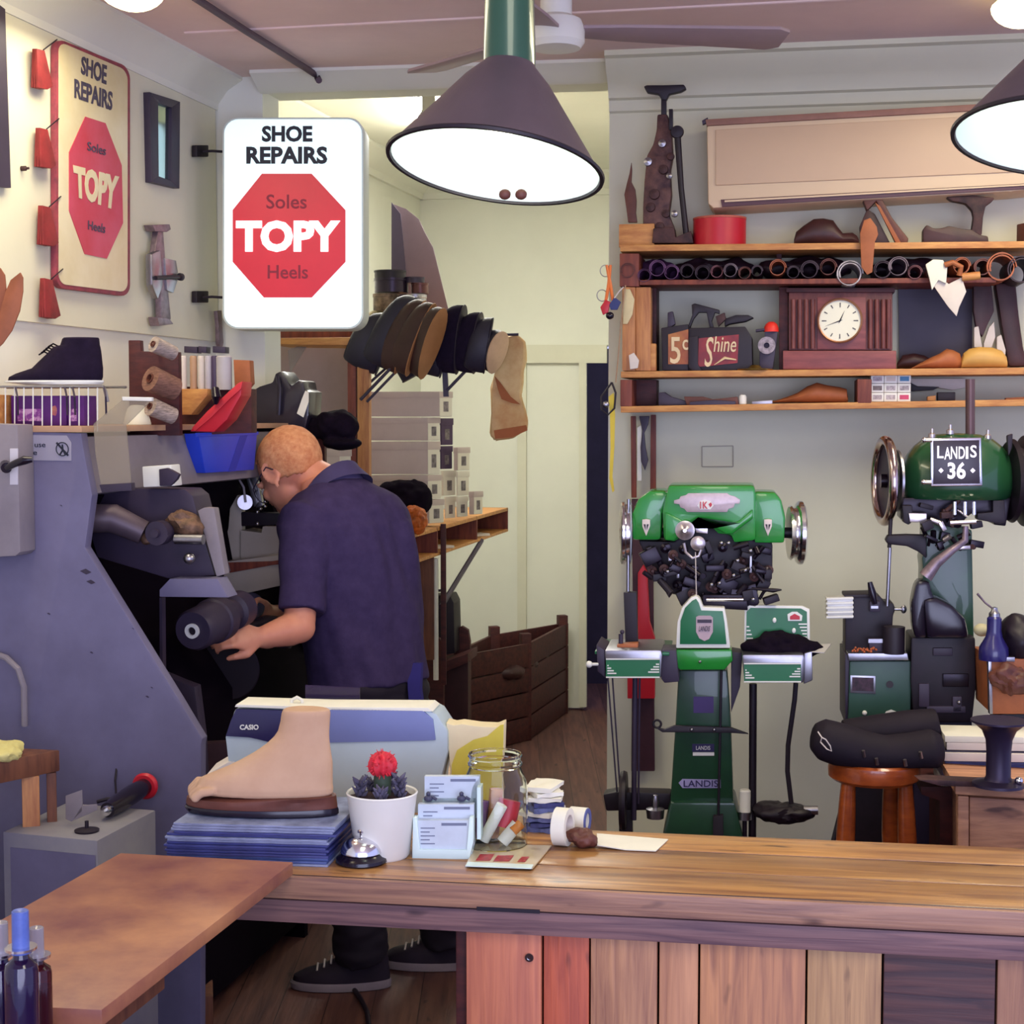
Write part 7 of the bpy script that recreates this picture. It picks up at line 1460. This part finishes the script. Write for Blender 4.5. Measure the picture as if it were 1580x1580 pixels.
g = G(); lg = [(1262, 1129), (1268, 1138), (1266, 1145), (1276, 1156), (1283, 1159), (1281, 1151), (1274, 1141), (1268, 1138)]
P = []
for x, y in lg: P.append(BS.hit(x, y, .026 if x > 1266 else .018))
g.tube(P, .0016, 6); g.out('white_outline', m_card, t)
for x, y in ((1332, 1158), (1352, 1170), (1396, 1172), (1420, 1160)): g = G(); g.tube([BS.hit(x, y, .022), BS.hit(x + 2, y + 10, .018)], .004, 8); g.out('buckle', m_steel, t)
# ---------------------------------------------------------------- low right corner: crate, anvil, magazines, oil can
SR = facing(1530, 3.35, 8)
t = thing('packing_crate', 'light brown wooden packing crate at the right edge behind the counter', 'crate')
cz0 = SR.hit(1475, 1210).z
def E(pts, off, th, mt, nm, bev=.003): return G().px(pts, SR, off, th, bev).out(nm, mt, t)
m_crt = planks('crate_boards', (214, 158, 120), (168, 118, 92), (50, 26, 34), 'x', 3, 5, .6, gw=0, stretch=14)
E([(1474, 1211), (1700, 1225), (1700, 1240), (1474, 1226)], .0, .42, m_crt, 'crate_lid'); E([(1478, 1228), (1495, 1229), (1495, 1520), (1478, 1520)], -.005, .03, m_crt, 'crate_post'); E([(1496, 1230), (1700, 1242), (1700, 1520), (1496, 1520)], -.015, .36, m_crt, 'crate_front')
rebase(t)
t = thing('magazine_pile', 'pile of pale magazines lying at the right edge behind the iron last', 'magazines')
MP = facing(1540, 3.55, 8); r3 = random.Random(3)
yy = 1213
cols = [m_card, M('magazine_violet', (120, 104, 130), .5, var=.3, sc=40), m_mag[2], m_card, m_dkgrey, m_card, m_paper]
lbs = ['bottom', 'second lowest', 'dark blue edged', 'fourth, pale', 'thin dark', 'second from top, pale', 'topmost']
rebl = []
COL.objects.unlink(t); bpy.data.objects.remove(t)
for i in range(7):
    h = (13, 14, 12, 13, 4, 12, 10)[i]; y0 = yy - h + .5; x0 = 1455 + r3.uniform(-8, 10) + (0 if i < 3 else -4)
    o = G().px([(x0, y0), (1690, y0 + 4), (1690, yy + 4), (x0, yy)], MP, r3.uniform(-.01, .01), .13, .001).out('magazine', cols[i]); tag(o, lbs[i] + ' magazine of the pile behind the iron last', 'magazine', 'magazines piled behind the iron last'); yy -= h
tag(G().px([(1420, 1214), (1474, 1214), (1690, 1226), (1690, 1252), (1476, 1240), (1474, 1520), (1450, 1520), (1450, 1236), (1422, 1226)], facing(1540, 3.62, 8), 0, .20, .002).out('low_table', m_dkwood), 'dark low table carrying the magazine pile', 'table')
t = thing('iron_last', 'dark iron last stand with flared top in front of the magazines', 'iron last')
IL = facing(1540, 3.30, 0); q = IL.hit(1540, 1212); k = 3.3 / FPX
G().lathe([(0, 0), (.055, 0), (.054, .006), (.030, .012), (.026, .02), (.026, .075), (.028, .10), (.036, .120), (.052, .134), (.060, .138), (.060, .142), (0, .144)], q).out('stand', M('iron_blue_black', (52, 42, 66), .4, .4, var=.1), t)
g = G(); g.px([(1418, 1204), (1440, 1203), (1580, 1210), (1580, 1217), (1450, 1213)], IL, -.03, .05, .003); tag(g.out('iron_bar', m_oldiron), 'flat iron bar lying under the iron last', 'bar')
tag(G().ball(IL.hit(1572, 1205, .02), .009, 3).out('ball_bearing', m_chrome), 'small bright steel knob right of the iron last', 'knob')
t = thing('oil_can', 'dark blue oil can with long thin spout', 'oil can')
OC = facing(1535, 3.7, 0); q = OC.hit(1533, 1018); k = 3.72 / FPX
G().lathe([(0, 0), (.034, 0), (.035, .01), (.034, .030), (.020, .055), (.017, .070), (.017, .100), (.012, .106), (0, .107)], q).out('can_body', M('oil_can_blue', (38, 32, 96), .3, var=.05, coat=.3), t)
G().lathe([(.013, .100), (.013, .112), (.008, .118), (.007, .126), (0, .128)], q).out('can_cap', m_steel, t)
g = G(); g.tube([q + Z * .120, OC.hit(1520, 930), OC.hit(1508, 916)], [.0025, .0022, .003], 8); g.out('spout', m_pst, t)
t = thing('leather_bin', 'chrome edged box of tan leather pieces below the oil can', 'box')
LB = facing(1550, 3.68, 6)
G().px([(1526, 1016), (1640, 1018), (1640, 1102), (1530, 1102)], LB, 0, .20, .003).out('box_body', m_tan, t)
G().px([(1526, 1014), (1566, 1014), (1566, 1021), (1526, 1021)], LB, .004, .02, .001).out('chrome_edge', m_steel, t); G().px([(1525, 1018), (1530, 1018), (1532, 1102), (1527, 1102)], LB, .004, .02, .001).out('corner_strip', m_steel, t)
G().px([(1545, 1102), (1640, 1102), (1640, 1480), (1545, 1480)], LB, -.03, .14, .003).out('box_stand', m_black, t)
g = G(); g.ball(LB.hit(1562, 1048, .03), (.05, .03, .035), 4, .02, 25); g.out('leather_piece', m_brown, t)
tag(G().ball(LB.hit(1515, 972, -.12), (.020, .02, .016), 3).out('white_ball', M('cream_ball', (206, 198, 160), .6)), 'cream round knob behind the oil can', 'knob')
g = G(); g.ball(LB.hit(1572, 985, -.05), (.05, .06, .06), 4, .012, 14); tag(g.out('black_hood', m_iron), 'black rounded machine part at the right edge above the leather box', 'machine')
# ================================================================ the cobbler
YM = 4.40
Fd = Vector((-.75, .66, 0)).normalized(); Sd = Vector((-.66, -.75, 0)).normalized()      # facing, own left side
def ring_(c, hs, hf, n=32, tilt=0, ex=2.3):
    out = []
    for k in range(n):
        a_ = 2 * math.pi * k / n; ca, sa = math.cos(a_), math.sin(a_)
        ca = math.copysign(abs(ca) ** (2 / ex), ca); sa = math.copysign(abs(sa) ** (2 / ex), sa)
        out.append(c + Sd * hs * ca + Fd * hf * sa + Z * (-tilt * hf * sa))
    return out
TR = [(575, 1100, .165, .125), (571, 1056, .168, .128), (567, 1030, .166, .128), (562, 990, .166, .130), (557, 950, .170, .130), (551, 910, .178, .130), (545, 870, .188, .128), (538, 835, .196, .124), (531, 806, .196, .115), (524, 784, .178, .100), (516, 766, .125, .085), (509, 752, .080, .070), (500, 738, .062, .060)]
def torso(g, grow=0, i0=0, i1=99, extra=0):
    rs_ = []
    for x, y, a_, b_ in TR[i0:i1]: rs_.append(ring_(K(x, y, YM), a_ + grow, b_ + grow, tilt=.35 if y < 960 else .1))
    g.loft(rs_); return g
shL = K(470, 806, YM - .14); elL = K(462, 968, 4.16); wrL = K(402, 984, 4.11); haL = K(380, 982, 4.08)
shR = K(592, 806, YM + .15); elR = K(520, 950, 4.72); wrR = K(420, 948, 4.56); haR = K(398, 938, 4.48)
kneeL = Vector((K(545, 1300, 4.33).x, 4.33, .50)); anL = Vector((K(556, 1500, 4.37).x, 4.40, .10)); hipL = K(548, 1085, YM - .06)
kneeR = Vector((K(640, 1300, 4.5).x, 4.50, .50)); anR = Vector((K(690, 1500, 4.52).x, 4.56, .10)); hipR = K(598, 1085, YM + .08)
HCt = K(446, 728, 4.47); neckb = K(505, 765, YM)
fz = (Fd * .78 - Z * .62).normalized(); hz = (Fd * .62 + Z * .78).normalized(); hx_ = Sd       # face dir, crown dir, own left
HM = Matrix.Identity(4)
hxx = fz.cross(hz).normalized()
for i_, v_ in enumerate((hxx, fz, hz)):
    for j_ in range(3): HM[j_][i_] = v_[j_]
for j_ in range(3): HM[j_][3] = HCt[j_]
HM = HM @ Matrix.Scale(1.07, 4)
left = 1 if hxx.dot(Sd) > 0 else -1
b = G(); torso(b)
b.tube([K(466, 728, 4.45), K(488, 742, 4.44), K(508, 760, 4.42), K(524, 782, YM)], [.054, .062, .072, .085], 24); b.ball(elL, .0435, 3); b.ball(elR, .043, 3)
b.tube([shL + (shR - shL) * .15, shL, shL.lerp(elL, .35), shL.lerp(elL, .7), elL], [.06, .060, .052, .045, .042], 20)
b.tube([elL, elL.lerp(wrL, .3), elL.lerp(wrL, .7), wrL], [.042, .044, .035, .028], 20)
b.tube([shR + (shL - shR) * .15, shR, shR.lerp(elR, .4), elR], [.06, .060, .050, .042], 20); b.tube([elR, elR.lerp(wrR, .3), elR.lerp(wrR, .7), wrR], [.042, .043, .034, .028], 20)
for hp_, kn, an in ((hipL, kneeL, anL), (hipR, kneeR, anR)): b.tube([hp_, hp_.lerp(kn, .4), kn, kn.lerp(an, .35), an], [.092, .082, .058, .056, .04], 20); b.tube([an, an + Vector((-.05, .0, -.045)), an + Vector((-.10, .0, -.060))], [.042, .034, .024], 14)
def hand(g, wr, ha, palmn, thumb):
    d = (ha - wr).normalized(); sd = d.cross(palmn).normalized()
    pc = ha; rs_ = []
    for f, w_, h_ in ((-.9, .028, .022), (-.3, .036, .020), (.35, .042, .018), (.9, .040, .014)):
        c = pc + d * .045 * f; rs_.append([c + sd * w_ * math.cos(2 * math.pi * k / 16) + palmn * h_ * math.sin(2 * math.pi * k / 16) for k in range(16)])
    g.loft(rs_); g.tube([wr - d * .03, wr, pc - d * .02], [.029, .028, .024], 16)
    for i, (off, L_) in enumerate(((-.030, .066), (-.010, .074), (.010, .070), (.029, .056))):
        p0 = pc + d * .025 + sd * off; p1 = pc + d * .052 + sd * off * 1.05; p2 = p1 + d * L_ * .34 + palmn * L_ * .24; p3 = p2 + d * L_ * .06 + palmn * L_ * .38; p4 = p3 - d * L_ * .16 + palmn * L_ * .20
        g.tube([p0, p1, p2, p3, p4], [.0095, .0095, .009, .008, .0065], 10); g.ball(p4, .0065, 2)
    t0 = pc - d * .025 + sd * .022 * thumb; t1 = t0 + sd * .026 * thumb + d * .026 + palmn * .010; t2 = t1 + d * .026 + palmn * .018; t3 = t2 + d * .012 + palmn * .014
    g.tube([t0, t1, t2, t3], [.013, .012, .010, .008], 10); g.ball(t3, .008, 2)
hand(b, wrL, haL, (Fd * .75 - Z * .45 + Vector((0, 0, 0))).normalized(), 1); hand(b, wrR, haR, (Vector((.1, -.75, -.5))).normalized(), -1)
# head: cranium, jaw, nose, ears
h = G()
h.ball((0, -.018, .022), (.078, .098, .092), 4); h.ball((0, .026, -.030), (.062, .066, .082), 4); h.ball((0, .048, -.085), (.040, .034, .030), 3)
h.tube([(0, .084, .008), (0, .098, -.016), (0, .108, -.030)], [.009, .012, .013], 10); h.ball((.010, .096, -.034), .009, 2); h.ball((-.010, .096, -.034), .009, 2)
h.ball((.034, .076, .012), (.022, .012, .010), 2); h.ball((-.034, .076, .012), (.022, .012, .010), 2)        # brow
h.ball((.042, .062, -.028), (.020, .018, .020), 2); h.ball((-.042, .062, -.028), (.020, .018, .020), 2)      # cheeks
h.ball((0, .086, -.062), (.024, .010, .006), 2); h.ball((0, .084, -.072), (.020, .010, .006), 2)             # lips
h.tube([(0, -.03, -.02), (0, -.036, -.04), (0, -.040, -.055)], [.060, .052, .042], 20)
for s_ in (-1, 1):
    e_ = G(); e_.torus((0, 0, 0), (1, 0, 0), .019, .0055, 20, 8); e_.ball((-.003 * s_, .0, -.004), (.005, .014, .018), 2); e_.ball((0, .006, -.022), (.006, .008, .009), 2)
    e_.xf(mat=Matrix.Translation((s_ * .079, -.012, -.012)) @ Matrix.Rotation(s_ * R(-22), 4, 'Z') @ Matrix.Rotation(R(-12), 4, 'X') @ Matrix.Diagonal((1, .95, 1.55, 1))); h.merge(e_.b)
h.xf(mat=HM); b.merge(h.b)
m_skin = M('skin', (226, 158, 126), .5, col2=(206, 128, 102), sc=6)
m_skin.node_tree.nodes['Principled BSDF'].inputs['Subsurface Weight'].default_value = .08
body = evalmesh(b, .0052, 4, .5).out('person', m_skin)
body['label'] = 'person in a dark blue polo shirt bending over the finishing machine, seen from behind'; body['category'] = 'person'
# hair: cropped cap over the cranium
g = G(); g.ball((0, -.018, .022), (.0815, .1015, .0955), 5)
dl = []
for v in g.b.verts:
    x, y, z = v.co
    lim = .030 - .0 * y
    keep = (z > .052 - (y + .0) * .0 and y < .062) or (y < -.012 and z > -.058 + .35 * (y + .07)) or (z > .005 and y < .02 and abs(x) < .085 and z > .0)
    if not keep: dl.append(v)
bmesh.ops.delete(g.b, geom=dl, context='VERTS')
for v in g.b.verts: v.co *= 1 + .012 * noise.noise(v.co * 90)
g.xf(mat=HM); m_hair = M('ginger_hair', (222, 160, 112), .85, col2=(196, 122, 80), sc=60, bump=.4)
ho = g.out('hair', m_hair, body); sm = ho.modifiers.new('thick', 'SOLIDIFY'); sm.thickness = .004; sm.offset = -1
# eyes, brows, mouth line, glasses
for s_ in (-1, 1):
    g = G(); g.ball((s_ * .032, .083, -.004), .0105, 2); g.xf(mat=HM); e_ = g.out('eye', m_white, body); g = G(); g.ball((s_ * .032, .0925, -.005), (.0048, .002, .0048), 2); g.xf(mat=HM); g.out('iris', m_dkgrey, e_)
    g = G(); g.tube([(s_ * .018, .091, .018), (s_ * .034, .090, .023), (s_ * .052, .078, .018)], [.002, .003, .0015], 8); g.xf(mat=HM); g.out('eyebrow', m_hair, body)
gl = thing('spectacles', 'thin dark rimmed spectacles worn by the person', 'glasses')
for s_ in (-1, 1):
    g = G(); g.torus((s_ * .033, .103, -.006), (s_ * .15, 1, 0), .021, .0014, 28, 6); g.xf(mat=HM); g.out('lens_rim', m_dkgrey, gl)
    g = G(); g.tube([(s_ * .054, .099, -.002), (s_ * .080, .070, -.002), (s_ * .0855, .01, .004), (s_ * .087, -.016, .006), (s_ * .084, -.032, -.014)], .0018, 6); g.xf(mat=HM); g.out('temple_arm', m_dkgrey, gl)
g = G(); g.tube([(-.012, .104, .0), (0, .108, .003), (.012, .104, .0)], .0014, 6); g.xf(mat=HM); g.out('bridge', m_dkgrey, gl); rebase(gl)
# polo shirt
s = G(); torso(s, .017, 1, 12)
hemL = shL.lerp(elL, .86); s.tube([shL + (shR - shL) * .22 + Z * .008, shL + Z * .004, shL.lerp(elL, .3), shL.lerp(elL, .6), hemL], [.062, .074, .070, .064, .066], 24)
hemR = shR.lerp(elR, .8); s.tube([shR + (shL - shR) * .22 + Z * .008, shR + Z * .004, shR.lerp(elR, .4), hemR], [.062, .074, .066, .066], 24)
sm_ = evalmesh(s, .0075, 4, .5)
sm_.b.normal_update()
for v in sm_.b.verts:
    c = v.co; hgt = (c.z - HC) ; 
    d = Vector((c.x * 1.0 + c.z * .55, c.y, c.z * .45)); f = noise.noise(d * 13) * .007 + noise.noise(Vector((c.x + c.y * .4 + c.z * .25, c.z * .18, 0)) * 22) * .007
    v.co += v.normal * f * (1.25 if c.z < 1.35 else .55)
m_shirt = M('navy_polo', (66, 54, 88), .92, col2=(56, 45, 78), sc=30, bump=.15, spec=.2)
sh = sm_.out('polo_shirt', m_shirt, body, ang=80)
g = G(); cc_ = [K(519, 768, YM), K(508, 755, YM - .003), K(500, 744, YM - .006)]
rs_ = [ring_(cc_[0], .108, .088, tilt=.8), ring_(cc_[1] , .088, .082, tilt=.9), ring_(cc_[1] + Z * .012, .078, .076, tilt=.95), ring_(cc_[1] + Z * .010, .074, .072, tilt=.95), ring_(cc_[0], .09, .07, tilt=.8)]
g.loft(rs_, cap=False); g.out('shirt_collar', M('collar_navy', (70, 60, 98), .85), body)
# trousers
s = G(); s.loft([ring_(K(x, y, YM), a_ + .010, b_ + .010) for x, y, a_, b_ in TR[0:3]])
for hp_, kn, an in ((hipL, kneeL, anL), (hipR, kneeR, anR)): s.tube([hp_, hp_.lerp(kn, .4), kn, kn.lerp(an, .4), kn.lerp(an, .8), an + Z * -.02], [.104, .096, .080, .078, .080, .076], 22)
tm = evalmesh(s, .010, 3, .5); tm.b.normal_update()
for v in tm.b.verts: v.co += v.normal * noise.noise(Vector((v.co.x, v.co.y, v.co.z * 2.2)) * 14) * .010
tm.out('trousers', M('dark_trousers', (30, 22, 36), .85, var=.1), body, ang=80)
# belt and hanging blue cloth
g = G(); q0 = K(640, 1022, YM - .06); g.loft([[q0 + Vector((dx, dy, 0)) for dx, dy in ((-.022, -.01), (.020, -.016), (.024, .0), (-.02, .008))], [q0 + Vector((dx, dy, -.07)) for dx, dy in ((-.018, -.03), (.016, -.034), (.022, -.018), (-.014, -.012))], [q0 + Vector((dx, dy, -.20)) for dx, dy in ((-.008, -.025), (.034, -.03), (.038, -.014), (-.004, -.008))]])
g.out('blue_apron_tie', M('deep_blue_cloth', (46, 40, 118), .85, var=.1), body)
# trainers
m_shu = M('dark_trainer', (40, 28, 44), .7, var=.2); m_shs = M('trainer_sole', (150, 138, 140), .6, var=.1)
def trainer(an, yaw):
    loc = Vector((an.x - .0, an.y, 0)); Lh = .285
    def pl_(g): return g.xf(mat=Matrix.Translation(loc) @ Matrix.Rotation(yaw, 4, 'Z') @ Matrix.Translation((-.20, 0, 0)))
    o = pl_(G().stack([(0, .01, Lh - .004, .088), (.003, -.002, Lh, .098), (.020, -.006, Lh + .002, .100), (.026, 0, Lh, .096)], 30)).out('trainer_sole', m_shs, body)
    pl_(G().stack([(.026, .002, Lh - .002, .094), (.040, .006, Lh - .002, .094), (.055, .035, Lh - .004, .088), (.068, .085, Lh - .006, .080), (.085, .125, Lh - .006, .076), (.105, .15, Lh - .01, .078), (.112, .16, Lh - .014, .074)], 30)).out('trainer', m_shu, body)
    g = G()
    for i in range(4): xx = .075 + i * .02; g.tube([(xx, -.028, .060 + i * .010), (xx, 0, .072 + i * .011), (xx, .028, .060 + i * .010)], .003, 6)
    pl_(g).out('laces', m_card, body)
trainer(anL, R(2)); trainer(anR, R(-4))
# the shoe he is working on
t = thing('work_shoe', 'dark shoe held by the person against the sanding drum', 'shoe')
g = G(); g.stack([(0, 0, .24, .075), (.012, -.004, .245, .08), (.03, .0, .245, .078), (.05, .06, .24, .068), (.07, .12, .236, .06), (.085, .15, .232, .056)], 22); g.xf(haL.lerp(haR, .5) + Vector((-.12, .03, -.055)), yaw=R(-150) + math.pi, pitch=R(10)); g.out('upper', m_bl, t)
# ================================================================ finish
_kids = {}
for o in list(COL.objects):
    if o.type == 'EMPTY' and o.parent is None and o.name not in DONE_ROT: rebase(o)
